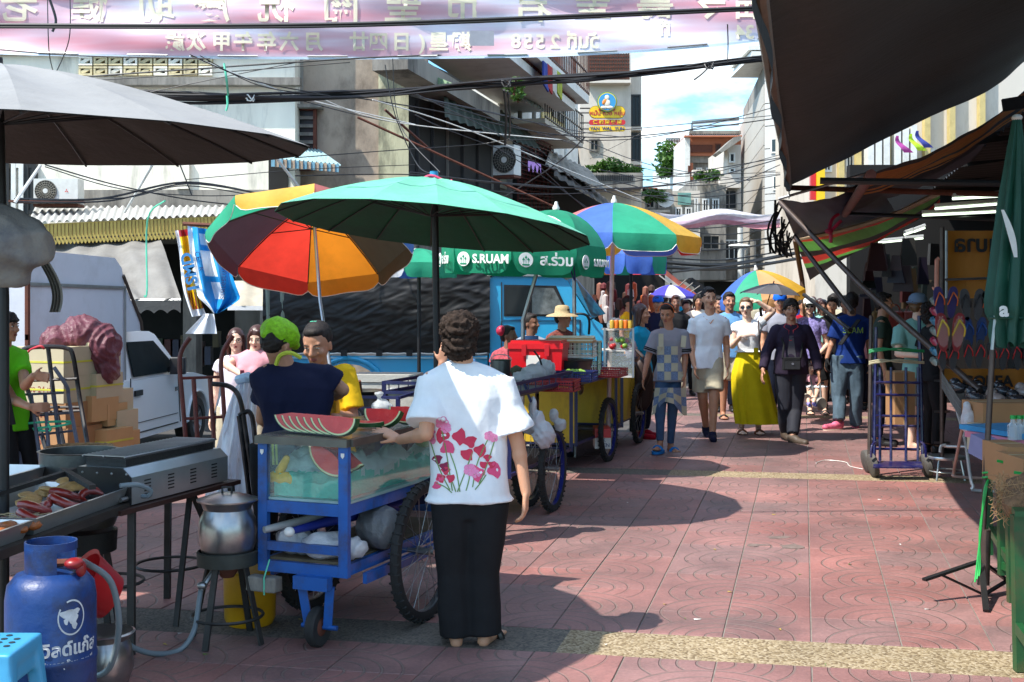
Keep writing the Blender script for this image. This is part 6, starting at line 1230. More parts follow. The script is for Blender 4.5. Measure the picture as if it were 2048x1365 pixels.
# folded dark tarpaulin at the left edge
b=MB(); 
for p,r in ((W(-20,440,4.6),(.14,.1,.06)),(W(0,490,4.6),(.19,.12,.13)),(W(-30,530,4.6),(.15,.12,.1)),(W(50,485,4.6),(.06,.05,.07)),(W(10,540,4.6),(.09,.08,.06))): b.ell(p,r,16,12)
tag(blob('tarp_bundle',b,.012,mat('old_tarp',c(158,150,140,.65),.7,var=.25,vs=5,bump=.6,bs=14,dirt=c(46,50,70),da=.8,ds=2.5,trans=.1),None,2,fold=.022,fs=1.3,seed=5),'crumpled grey and navy tarpaulin bundle hanging at the left edge','tarpaulin')
for i in range(3): tag(sheet(lambda u,v: W(86+10*u+ (30*math.sin(v*2.2)-6*i),520+105*v,5.2+.05*i+.02*math.sin(u*5)),3,12,'cloth_strip',mat('rag_grey',c(150,145,135,.6),.8,trans=.1),None),('left','middle','right')[i]+' torn grey rag strip hanging by the shutter','rag')
# ---------------------------------------------------------------- awning tarps on the left shopfront
gt=mat('grey_tarp',c(150,146,140,.65),.75,var=.25,vs=2.5,bump=.4,bs=8,dirt=c(95,90,84),da=.6,ds=2)
t=thing('tarp_awning','long grey tarpaulin awning with a black scalloped edge below the yellow valance','awning',W(220,600,16.5))
P=[(W(95,480,18.2),W(318,478,18.2)),(W(100,520,17.4),W(330,505,17.3)),(W(230,602,16.6),W(362,600,16.4))]
def taw(u,v):
    i=0 if v<.5 else 1; f=(v-.5*i)*2; return P[i][0].lerp(P[i][1],u).lerp(P[i+1][0].lerp(P[i+1][1],u),f)+Vector((0,.03*math.sin(u*14),.02*math.sin(u*26+v*5)))
sheet(taw,40,16,'canvas',gt,t); e1,e2=P[2]
sheet(lambda u,v: e1.lerp(e2,u)+Vector((0,-.02,-(.17-.05*abs(math.sin(u*math.pi*5)))*v-.005)),60,3,'edge_flap',mat('black_tarp_edge',(.03,.028,.027),.5,var=.3,vs=6,bump=.4,bs=9),t)
MB().tube([e1,e2],.02,6).build('edge_pipe',steel,t)
t=thing('tarp_awning','pale canvas awning with a white hem beside the black truck tarpaulin','awning',W(490,600,16))
sheet(lambda u,v: W(455+75*u,562+50*v,16.8-.6*v+.03*math.sin(u*11)),14,8,'canvas',mat('pale_canvas',c(200,190,170,.8),.75,trans=.2),t); sheet(lambda u,v: W(455+75*u,612+9*v,16.18),14,2,'hem',wht,t)
# printed plastic sheets hanging
t=thing('plastic_banner','twisted blue and white printed plastic sheet hanging from the yellow valance','banner',W(420,620,15.5))
pb=mat('banner_blue',c(40,150,215,.85),.3,var=.12,vs=4,bump=.3,bs=8); pw=mat('banner_white',c(232,234,238,.9),.3,var=.05)
def ban(u,v):
    w_=(1-.25*math.sin(v*3.)*0+.0); x=375+ (60+ 30*v**.8)*u+ 28*v**1.5; y=452+ (175)*v+ 10*u*(1-v); tw_=max(0,v-.82)*5
    x=x*(1-tw_)+ (430)*tw_; return W(x,y,15.6+.07*math.sin(u*14+v*3)+.05*math.sin(u*5-v*9))
sheet(ban,40,30,'sheet',[pb,pw],t,mf=lambda u,v:1 if (u<.16 or (.35<u<.72 and .08<v<.2 and u<.6) or (.3<u<.62 and .28<v<.56) or (.4<u<.62 and .62<v<.82)) else 0,sm=80)
sheet(lambda u,v: W(418-16*v+ (10+22*v)*(u-.5)*2, 628+40*v,15.5+.03*math.sin(u*9)),8,8,'tail',pw,t)
for s_,px,py,sz,rt in (('CE',395,512,.09,0),('R',402,538,.08,0),('รายการอาหาร',448,560,.09,1)):
    text('printed_text',s_,sz,mat('print_navy',c(40,50,110,.8),.6),W(px,py,15.44),(Vector((-.08,0,-1)) if rt else Vector((.25,0,-1))),(Vector((1,0,-.05)) if rt else Vector((1,0,.25))),t,mirror=False)
t=thing('plastic_banner','twisted yellow and white printed plastic sheet hanging beside the blue one','banner',W(370,620,15.7))
py_=mat('banner_yellow',c(250,200,25,.9),.3,var=.08,bump=.3,bs=8); pr_=mat('banner_red',c(170,35,45,.8),.3)
sheet(lambda u,v: W(350+28*u+32*v**1.3+ (3*math.sin(v*7)),462+172*v-4*u,15.75+.05*math.sin(u*12+v*4)+.05*u),22,26,'sheet',[py_,pw,pr_],t,mf=lambda u,v:1 if u<.22 or v>.93 else (2 if v<.06 or (v>.72 and math.sin(u*30+v*40)>.2) else 0),sm=80)
text('printed_text','1SMD',.2,mat('print_blue',c(50,130,190,.85),.5),W(381,545,15.6),Vector((-.22,0,1)),Vector((-1,0,-.22)),t,bold=.008,extrude=.0005)
tag(MB().tube([W(366,448,15.7),W(440,452,15.7)],.03,6).build('hanging_rail',rust),'rusty rail holding the printed plastic sheets','rail')
# ---------------------------------------------------------------- white pickup with box canopy
def vehicle_frame(o,hd):
    hd=Vector((hd[0],hd[1],0)).normalized(); rt=Vector((hd.y,-hd.x,0)); o=Vector(o); return lambda a,b,z: o+hd*a+rt*b+Vector((0,0,z))
wc=mat('car_white',c(245,246,248,.98),.28,var=.03,vs=2,coat=.4,spec=.5); rub=mat('tyre_rubber',(.022,.021,.020),.8,var=.3,vs=14); alu=mat('cast_alloy',c(170,172,175,.7),.35,metal=.7); cgl=glass('car_glass',(.05,.07,.08,1),.62); boxg=mat('canopy_grey',c(205,210,220,.9),.5,var=.06,vs=1.5,dirt=c(140,140,140),da=.3,ds=2)
def wheel(par,ce,axis,r,w,rimr=.62,nsp=5,name='wheel'):
    ce=Vector(ce); ax_=Vector(axis).normalized(); x_,y_,_=frame(ax_); M_=Matrix((x_,y_,ax_)).transposed()
    ty=MB().lathe([(r*rimr,-w/2),(r*.93,-w/2),(r,-w*.33),(r,w*.33),(r*.93,w/2),(r*rimr,w/2),(r*rimr,-w/2)],ce,36,M_,cap=False).build('tyre',rub,par)
    rm=MB(); rm.lathe([(r*rimr,-w*.42),(r*rimr*.9,-w*.1),(r*rimr*.9,w*.3),(r*rimr,w*.44)],ce,28,M_,cap=False); rm.lathe([(r*.16,-w*.1),(r*.16,w*.42),(r*.1,w*.48)],ce,16,M_)
    for k in range(nsp):
        a=2*math.pi*k/nsp; e_=x_*math.cos(a)+y_*math.sin(a); rm.bar(ce+ax_*w*.25+e_*r*.1,ce+ax_*w*.3+e_*r*rimr*.93,r*.17,w*.12)
    rm.build('rim',alu,ty); return ty
PFr=vehicle_frame((-4.13,13.5,-.22),(.10,.995)); t=thing('pickup_truck','white pickup truck with tall grey box canopy, parked on the left','pickup truck',PFr(0,-.85,0))
Wd=1.66
def sideprism(prof,b0,b1,m,nm,par=t,fr_=PFr,taper=0.): # profile (a,z) extruded across width
    n=len(prof); vs=[fr_(a,b0-(taper*(z-.9) if z>.9 else 0),z) for a,z in prof]+[fr_(a,b1+(taper*(z-.9) if z>.9 else 0),z) for a,z in prof]
    return MB().add(vs,[tuple(range(n)),tuple(range(2*n-1,n-1,-1))]+[(i,n+i,n+(i+1)%n,(i+1)%n) for i in range(n)]).build(nm,m,par,smooth=30)
def arch(ca,r,z0,n=9): return [(ca-r*math.cos(math.pi*i/(n-1)),z0+r*math.sin(math.pi*i/(n-1))) for i in range(n)]
# a: along heading, right flank at b=0, z from road
body=[(-2.3,.42),(-2.3,.92),(1.55,.92),(1.95,.90),(2.75,.78),(2.95,.66),(2.98,.36)]+list(reversed(arch(2.1,.36,.30)))+[(1.6,.27)]+[(-.8,.27)]+list(reversed(arch(-1.2,.36,.32)))+[(-2.1,.34)]
sideprism(body,0,-Wd,wc,'body')
sideprism([(-.15,.921),(-.02,1.42),(.1,1.455),(.85,1.44),(1.0,1.40),(1.62,.921)],-.01,-Wd+.01,wc,'cab',taper=.22)
fl=PFr
o=MB().prism([PFr(.12,-.035-.06,1.34),PFr(.86,-.035-.055,1.33),PFr(1.42,-.0,.96),PFr(.1,-.0,.96)],PFr(0,.012,0)-PFr(0,0,0)).build('side_window',mat('tinted_window',(.012,.018,.02),.6,spec=.08,var=.4,vs=3),t,smooth=0)
MB().prism([PFr(1.03,-.15,1.39),PFr(1.03,-Wd+.15,1.39),PFr(1.6,-Wd+.06,.96),PFr(1.6,-.06,.96)],Vector((.004,.01,.012))).build('windshield',dwin,t,smooth=0)
dr=MB()
for a0,a1,z0,z1 in ((.02,.02,.34,.95),(1.5,1.42,.34,.90),): dr.bar(PFr(a0,.004,z0),PFr(a1,.004,z1),.01,.012)
dr.bar(PFr(.02,.004,.34),PFr(1.42,.004,.34),.01,.012); dr.bar(PFr(.02,.004,.45),PFr(1.42,.004,.45),.008,.006); dr.build('door_seam',mat('seam_black',(.02,.02,.02),.6),t,smooth=0)
d_=MB().box(PFr(.2,.02,.78),(.02,.2,.06),math.atan2(-.1,.995)).build('door_handle',blk,t,smooth=0)
mm_=MB(); mm_.box(PFr(1.12,.12,1.03),(.18,.1,.2),0); blob('mirror',mm_,.015,mat('mirror_black',(.03,.03,.032),.4),t,2); MB().bar(PFr(1.12,.0,.98),PFr(1.12,.1,1.0),.05,.06).build('mirror_arm',blk,t)
text('badge_text','EX',.07,blk,PFr(1.36,.008,.74),PFr(1,0,0)-PFr(0,0,0),Z,t)
for a_ in (2.1,-1.2): wheel(t,PFr(a_,-.1,.30),PFr(0,1,0)-PFr(0,0,0),.3,.2)
for a_ in (2.1,-1.2): MB().tube([PFr(a_-.36*math.cos(math.pi*i/12),.005,.31+.36*math.sin(math.pi*i/12)) for i in range(13)],.018,6).build('wheel_arch',wc,t)
sideprism([(2.93,.3),(3.05,.34),(3.05,.56),(2.93,.6)],.02,-Wd-.02,wc,'bumper')
cz=2.26
sideprism([(-2.35,.93),(-2.35,cz-.1),(-2.2,cz),(-.45,cz-.02),(-.28,cz-.12),(-.2,cz-.3),(.22,1.55),(.24,1.46),(-.2,1.46),(-.22,.93)],.03,-Wd-.03,boxg,'box_canopy')
MB().bar(PFr(-2.33,.045,1.95),PFr(-.25,.045,1.93),.015,.03).build('canopy_rail',steel,t); MB().bar(PFr(-.22,.045,.95),PFr(-.22,.045,1.95),.015,.02).build('canopy_seam',steel,t)
MB().tube([PFr(-.26,.04,cz-.2),PFr(.22,.04,1.56),PFr(.24,.04,1.47)],.02,6).build('canopy_edge_seal',mat('rubber_brown',c(90,76,66,.6),.6),t)
for z_ in (1.15,1.85): MB().tube([PFr(-2.37,.05,z_-.4),PFr(-2.37,.05,z_+.35)],.025,6).build('rear_hinge_rod',rust,t)
# ---------------------------------------------------------------- blue truck with black tarpaulin
TB=vehicle_frame((-2.85,14.6,-.235),(1,0)); t=thing('blue_truck','bright blue small truck with black tarpaulin cover over its bed, facing right','truck',TB(2,.8,0))
tb=mat('truck_blue',c(48,165,212,.95),.3,var=.06,vs=2,coat=.35); tarp=mat('black_tarpaulin',(.009,.0088,.009),.5,var=.3,vs=2.5,bump=.05,bs=20,spec=.35)
X_=lambda px,D=14.6:(px-CX)/F*D+2.85
zz=lambda py,D=14.6: CH-(py-HY)/F*D+.235
def sp2(prof,b0,b1,m,nm,sm=30): # profile (px-derived a, z)
    n=len(prof); vs=[TB(a,b0,z) for a,z in prof]+[TB(a,b1,z) for a,z in prof]
    return MB().add(vs,[tuple(range(n)),tuple(range(2*n-1,n-1,-1))]+[(i,n+i,n+(i+1)%n,(i+1)%n) for i in range(n)]).build(nm,m,t,smooth=sm)
TB0=TB
def TB(a,b,z): return TB0(a,-b,z)   # b positive = away from the camera
wa=X_(697)
sp2([(X_(545),zz(712)),(X_(975),zz(712)),(X_(975),zz(800)),(wa+.5,zz(800))]+[(wa+.42*math.cos(math.pi*i/10),zz(800)+.42*math.sin(math.pi*i/10)) for i in range(11)]+[(X_(545),zz(800))],0,1.6,tb,'bed_side')
MB().tube([TB(wa+.46*math.cos(math.pi*i/12),-.012,zz(795)+.46*math.sin(math.pi*i/12)) for i in range(13)],.03,8).build('wheel_arch',tb,t)
MB().bar(TB(X_(545),-.01,zz(716)),TB(X_(975),-.01,zz(716)),.03,.02).build('bed_rail',mat('rail_highlight',c(170,210,225,.85),.3),t)  # pale blue painted on the rail as its highlight
# tarpaulin: crumpled sheet over hoops
def tp(u,v):
    px=528+452*u; y=530+176*v; bul=.05*math.sin(v*3.1); w_=.016*noise.noise(Vector((u*6+v*3,v*2.5,.3)))+.009*(1-abs(noise.noise(Vector((u*9-v*5,v*7+u*4,3))))*3)*math.sin(v*3.1)+.005*(1-abs(noise.noise(Vector((u*20+v*14,v*11,7))))*3)
    return TB(X_(px),-.02-bul-w_,zz(y)+ (.03*math.sin(u*9.5) if v<.1 else 0))
sheet(tp,170,80,'tarpaulin',tarp,t,sm=80)
sheet(lambda u,v: TB(X_(528+452*u),-.02+1.6*v,zz(530)+.12*math.sin(math.pi*v)+.02*math.sin(u*19)),40,10,'tarpaulin_roof',tarp,t)
MB().prism([TB(X_(528),.0,zz(530)),TB(X_(528),1.58,zz(530)),TB(X_(528),1.58,zz(712)),TB(X_(528),0,zz(712))],V(.02,0,0)).build('tarpaulin_end',tarp,t,smooth=0)
for i in range(60): pass
MB().tube([TB(X_(545+16.5*i),-.09+.01*(i%2),zz(706+ (i%2)*2)) for i in range(27)],.007,5).build('lashing_rope',wp,t)
for x in (690,760,820,880,945): MB().box(TB(X_(x),-.09,zz(706)),(.07,.03,.07)).build('tarp_tie',tarp,t,smooth=0)
for x in (536,565,): MB().tube([TB(X_(x),-.06,zz(535)),TB(X_(x+8),-.06,zz(800))],.03,8).build('frame_post',mat('post_grey_green',c(130,140,125,.7),.6),t)
# cab
sp2([(X_(978),zz(800)),(X_(978),zz(560)),(X_(990),zz(549)),(X_(1115),zz(551)),(X_(1135),zz(562)),(X_(1178),zz(633)),(X_(1205),zz(650)),(X_(1212),zz(690)),(X_(1212),zz(800))],0,1.6,tb,'cab')
sp2([(X_(974),zz(552)),(X_(974),zz(541)),(X_(1000),zz(536)),(X_(1120),zz(538)),(X_(1140),zz(549)),(X_(1140),zz(554))],-.04,1.64,mat('cab_roof_cream',c(215,212,195,.85),.5,var=.1,dirt=c(150,145,130),da=.4),'cab_roof')
def inset(pts,m,nm,y=-.012,th=.015): return MB().prism([TB(X_(x),y,zz(z_)) for x,z_ in pts],(0,th,0)).build(nm,m,t,smooth=0)
inset([(1008,570),(1112,572),(1140,633),(1008,633)],blk,'window_frame',-.010,.008)
inset([(1012,575),(1058,575),(1058,629),(1012,629)],dwin,'side_window',-.018,.006)
inset([(1064,575),(1107,577),(1134,629),(1064,629)],mat('clear_through_window',c(120,125,125,.6),.15,var=.8,vs=7),'quarter_window',-.018,.006)
MB().add([TB(X_(1138),.0,zz(563)),TB(X_(1182),0.,zz(634)),TB(X_(1182),1.55,zz(634)),TB(X_(1138),1.55,zz(563))],[(0,1,2,3)]).build('x',dwin,t,smooth=0).name='windshield_inner'
MB().prism([W(1134,560,14.45),W(1150,556,13.9),W(1210,628,13.9),W(1184,636,14.4)],V(.01,.02,.0)).build('windshield',mat('windshield_glass',c(170,175,178,.6),.08,var=.7,vs=5,metal=.3),t,smooth=0)
for p in ([(1003,565),(1003,700)],[(978,562),(978,700)],[(1160,640),(1160,760)]): MB().bar(TB(X_(p[0][0]),-.006,zz(p[0][1])),TB(X_(p[1][0]),-.006,zz(p[1][1])),.012,.014).build('door_seam',mat('seam_black',(.02,.02,.02),.6),t,smooth=0)
MB().bar(TB(X_(1003),-.008,zz(641)),TB(X_(1158),-.008,zz(641)),.012,.02).build('door_crease',mat('truck_blue_dark',c(22,95,135,.8),.4),t,smooth=0)
MB().tube(spline([TB(X_(1135),-.05,zz(630)),TB(X_(1165),-.2,zz(628)),TB(X_(1176),-.22,zz(640)),TB(X_(1176),-.15,zz(668))],4),.015,6).build('mirror_arm',blk,t)
MB().tube([TB(X_(1180),-.02,zz(640)),TB(X_(1200),-.3,zz(625))],.01,6).build('wiper',blk,t)
for x in (697,1130): wheel(t,TB(X_(x),.12,.33),(0,-1,0),.33,.2)
# ---------------------------------------------------------------- ice and watermelon cart
a_=math.radians(21.8); CXv=Vector((math.cos(a_),-math.sin(a_),0)); CYv=Vector((math.sin(a_),math.cos(a_),0)); R0=Vector((-.746,5.70,0))
def CP(a,b,z): return R0+CXv*a+CYv*b+Vector((0,0,z))
blu=mat('cart_blue',c(20,92,172,.85),.45,var=.15,vs=5,dirt=c(60,50,50),da=.7,ds=7,coat=.15,bump=.15,bs=25)
t=thing('fruit_cart','bright blue wheeled cart with a glass ice box and watermelon slices on top','cart',CP(-.22,.5,0))
RA=-a_
def cbar(p,q,w,h,m,nm,par=None): return MB().bar(CP(*p),CP(*q),w,h,m=0).build(nm,m,par or t,smooth=0)
Wc=.47; Lc=1.22; zb,zg,zt_=.335,.665,.962
for a in (-.02,-Wc+.02):
    for b in (0,Lc): MB().box(CP(a,b,(zb+zt_-.03)/2),(.048,.03,zt_-.03-zb),RA).build('post',blu,t,smooth=0)
for z,h in ((zb+.025,.05),(zg-.025,.055),(.455,.04)):
    for b in (0,Lc): MB().bar(CP(-Wc+.045,b,z),CP(-.045,b,z),.028,h).build('rail',blu,t,smooth=0)
for z,h in ((zb+.03,.05),(zg-.025,.055)):
    for a in (-.02,-Wc+.02): MB().bar(CP(a,.017,z),CP(a,Lc-.017,z),.03,h).build('side_rail',blu,t,smooth=0)
MB().prism([CP(-Wc+.04,.02,zb+.05),CP(-.04,.02,zb+.05),CP(-.04,Lc,zb+.05),CP(-Wc+.04,Lc,zb+.05)],(0,0,.012)).build('shelf_board',mat('plywood',c(120,105,80,.6),.8,var=.3,vs=4,stretch=(1,6,1)),t,smooth=0)
MB().prism([CP(-Wc+.0,.0,zg+.004),CP(-.0,.0,zg+.004),CP(-.0,Lc,zg+.004),CP(-Wc,Lc,zg+.004)],(0,0,.012)).build('box_floor',mat('acrylic_edge',c(170,200,195,.7),.3),t,smooth=0)
agl=glass('acrylic_clear',(.9,.97,.94,1),.05)
agl2=glass('acrylic_side',(.9,.97,.95,1),.04)
MB().prism([CP(-Wc+.045,.0,zg+.02),CP(-.045,.0,zg+.02),CP(-.045,.0,zt_-.03),CP(-Wc+.045,.0,zt_-.03)],CYv*.004).build('front_glass',agl,t,smooth=0)
MB().prism([CP(.0,.03,zg+.02),CP(.0,Lc-.03,zg+.02),CP(.0,Lc-.03,zt_-.03),CP(.0,.03,zt_-.03)],CXv*-.004).build('side_glass',agl2,t,smooth=0)
MB().prism([CP(-Wc,.03,zg+.02),CP(-Wc,Lc-.03,zg+.02),CP(-Wc,Lc-.03,zt_-.03),CP(-Wc,.03,zt_-.03)],CXv*.004).build('side_glass',agl2,t,smooth=0)
topm=mat('worn_aluminium',c(120,118,112,.7),.35,metal=.7,var=.25,vs=9)
for p,q in (((-Wc-.01,-.02),(.01,-.02)),((-Wc-.01,Lc),(.01,Lc))): MB().bar(CP(*p,zt_-.012),CP(*q,zt_-.012),.03,.035).build('top_rim',topm,t,smooth=0)
for a in (-Wc-.01,.01): MB().bar(CP(a,0,zt_-.012),CP(a,Lc-.02,zt_-.012),.03,.034).build('top_rim',topm,t,smooth=0)
MB().prism([CP(-Wc,0,zt_),CP(0,0,zt_),CP(0,Lc,zt_),CP(-Wc,Lc,zt_)],(0,0,.006)).build('top_plate',mat('top_sheet',c(150,146,140,.7),.25,metal=.5,var=.2,vs=5),t,smooth=0)
for a in (-.02,-Wc+.02):
    p=CP(a,-.018,zt_-.07); MB().prism([p+CXv*x+Z*z for x,z in ((-.009,.012),(.009,.012),(.009,-.002),(0,-.013),(-.009,-.002))],-CYv*.0015).build('shield_sticker',wp,t,smooth=0)
# ice: crushed heap
ice=mat('crushed_ice',c(225,250,244,.97),.3,var=.15,vs=7,bump=1.,bs=60,trans=.35); icet=mat('teal_ice',c(105,232,205,.95),.25,var=.25,vs=4,bump=.8,bs=45,trans=.3)
ti=thing('ice_heap','crushed ice tinted turquoise heaped inside the glass box of the blue cart','ice',CP(-Wc/2,.5,zg+.02))
def icef(u,v):
    a=-.05-(Wc-.1)*u; b=.04+(Lc-.08)*v
    h=.13+.06*math.sin(b*4.2+.6)+.045*math.sin(a*11+b*3)+.03*math.sin(b*13+a*7)+.012*math.sin(a*60+b*47)+.012*math.sin(b*83-a*31)
    edge=min(u,1-u,v,1-v); h*=min(1,.55+edge*5); 
    return CP(a,b,zg+.022+max(.02,h))
n0=26;m0=60; ib=MB(); ib.grid(icef,n0,m0)
for v_ in (0,1):
    ib.grid(lambda u,v,v_=v_: Vector((*icef(u,v_)[:2],(zg+.018)*(1-v)+icef(u,v_).z*v)),n0,3)
for u_ in (0,1): ib.grid(lambda u,v,u_=u_: Vector((*icef(u_,u)[:2],(zg+.018)*(1-v)+icef(u_,u).z*v)),m0,3)
ib.m=[1 if (sum((ib.v[i].z for i in f))/len(f)<zg+.12+.02*math.sin(ib.v[f[0]].y*9)) else 0 for f in ib.f]
ib.build('ice',[ice,icet],ti,smooth=60)['kind']='stuff'
# watermelon wedge
wm=mat('melon_flesh',c(232,58,56,.85),.3,var=.12,vs=12,bump=.25,bs=60,dirt=c(240,110,95),da=.5,ds=8); wr=mat('melon_rind_white',c(226,230,170,.85),.4,var=.08); wg=mat('melon_rind_green',c(40,92,42,.6),.35,var=.5,vs=18); wsd=mat('melon_seed',(.02,.01,.006),.4)
def melon(label,ce,xd,up,R,th,ang=180,group=None,nm='watermelon_slice',back=None):
    ce=Vector(ce); xd=Vector(xd).normalized(); up=Vector(up).normalized(); nn_=xd.cross(up).normalized(); t_=thing(nm,label,'watermelon',ce-up*R,group)
    if back is not None: nn_=Vector(back)
    n=16; A0=math.pi+(math.pi-math.radians(ang))/2; arc=lambda r,s=1.: [ce+xd*(r*1.25*math.cos(A0+math.radians(ang)*i/n))+up*(r*math.sin(A0+math.radians(ang)*i/n)) for i in range(n+1)]
    for nm_,ra,rb,m_ in (('flesh',0,.885,wm),('rind',.887,.965,wr),('skin',.967,1.,wg)):
        o_=arc(R*rb); i_=arc(R*ra) if ra else [ce]
        poly=o_+list(reversed(i_)); mb=MB(); k=len(poly); mb.add(poly+[p+nn_*th for p in poly],[tuple(range(k-1,-1,-1)),tuple(range(k,2*k))]+[(i,(i+1)%k,k+(i+1)%k,k+i) for i in range(k)]); mb.build(nm_,m_,t_,smooth=30)
    sd_=MB(); 
    for i in range(13):
        r=R*random.uniform(.45,.62); a=A0+math.radians(ang)*(.08+.84*i/12); p=ce+xd*r*1.25*math.cos(a)+up*r*math.sin(a); e=nn_*-1
        sd_.ell(p,(.0035,.002,.0055),6,4)
    sd_.build('seeds',wsd,t_); return t_
ys=zt_+.008
order=['leftmost','second from left','third from left','fourth from left','fifth from left','sixth from left','front and rightmost']
for i in range(7):
    x=-.40+.047*i; R=.095
    melon('watermelon slice, '+order[i]+' of the row fanned on the cart top',CP(x+.03,.08+.012*(6-i)-.0,ys+R*.97),CXv+Z*.05-CYv*.2,Z-CXv*.25+CYv*.2,R,.03,165,'watermelon slices fanned in a row on the cart top')
melon('big watermelon slice with black seeds standing by the hand of the woman in white',CP(-.07,.5,ys+.085),CXv-CYv*.25,Z+CYv*.5,.098,.025,172)
melon('watermelon slice leaning behind the big seeded slice on the cart top',CP(-.0,.62,ys+.088),CXv-CYv*.2,Z+CYv*.5,.09,.025,170)
melon('watermelon slice lying flat at the far end of the cart top',CP(-.12,.42,ys+.02),CXv,CYv*1+Z*.1,.07,.02,170)
melon('half watermelon slice standing tilted in the ice behind the front glass',CP(-.1,.05,zg+.235),CXv*.83-Z*.55,Z*.83+CXv*.55,.105,.03,160)
melon('second watermelon slice behind the tilted one in the ice box',CP(-.085,.13,zg+.245),CXv*.85-Z*.5,Z*.85+CXv*.5,.10,.03,160)
pine=mat('pineapple_yellow',c(240,195,60,.9),.45,var=.25,vs=25,bump=.5,bs=60)
b=MB(); 
for k in range(9): b.ell(CP(-.44+.013*k,.05,zg+.10+.004*math.sin(k*1.3)),(.014,.022,.028),8,6)
tag(blob('pineapple_piece',b,.006,pine,None,1),'yellow carved pineapple half lying at the left corner of the ice box','pineapple'); 
b=MB(); capsule(b,CP(-.40,.06,zg+.13),CP(-.365,.06,zg+.19),.025,.018); tag(blob('pineapple_piece',b,.006,pine,None,1),'pineapple wedge sticking up out of the ice behind the left glass','pineapple')
b=MB(); b.ell(CP(-.1,1.0,zg+.2),(.06,.1,.05),12,8); tag(blob('cucumber_pack',b,.01,mat('pale_green_fruit',c(170,200,130,.8),.5,var=.3,vs=20),None,1,fold=.004),'pale green sliced guava packed deep in the ice box','fruit')
# lower shelf bags and rolled parasols
bagw=mat('bag_white',c(232,232,234,.92),.35,var=.12,vs=8,bump=1,bs=22,trans=.35)
def bag(label,ells,m=bagw,vx=.009,fold=.010,fs=2.2,knot=None,seed=1,nm='plastic_bag',cat_='bag'):
    b=MB()
    for p,r in ells: b.ell(p,r,14,10)
    if knot: b.lathe([(.012,0),(.008,.02),(.02,.05),(.03,.07)],knot,8)
    return tag(blob(nm,b,vx,m,None,1,fold=fold,fs=fs,seed=seed),label,cat_)
bag('white plastic bag stuffed on the lower shelf, left of the pair',[(CP(-.36,.12,zb+.13),(.09,.1,.07)),(CP(-.30,.12,zb+.11),(.06,.08,.05))],seed=2)
bag('white plastic bag stuffed on the lower shelf, right of the pair',[(CP(-.17,.09,zb+.12),(.12,.09,.068)),(CP(-.05,.12,zb+.11),(.08,.08,.05))],seed=7)
bag('grey plastic bag deep on the lower shelf of the blue cart',[(CP(-.03,.36,zb+.17),(.12,.12,.11))],mat('bag_grey',c(130,132,135,.6),.35,trans=.15,bump=.6,bs=16),seed=9)
tag(MB().tube([CP(-.43,-.03,.53),CP(-.1,.6,.60)],[.016,.03],10).build('rolled_parasol',mat('clear_wrap',c(200,200,195,.7),.3)),'rolled pale parasol poking out of the cart shelf','parasol')
rp=thing('rolled_parasol','rolled blue parasol with a white knob poking out of the cart shelf','parasol',CP(-.28,-.04,.53)); MB().tube([CP(-.28,-.03,.535),CP(-.05,.7,.58)],[.016,.045],10).build('fabric',mat('rolled_blue',c(30,50,150,.7),.5),rp); MB().ell(CP(-.285,-.045,.533),(.026,.026,.024),12,8).build('knob',wp,rp)
MB().bar(CP(-.42,.5,.56),CP(.0,.9,.62),.16,.12).build('x',navc).name='dark_bundle'; tag(bpy.data.objects['dark_bundle'],'dark cloth bundle stowed on the middle shelf of the blue cart','bundle')
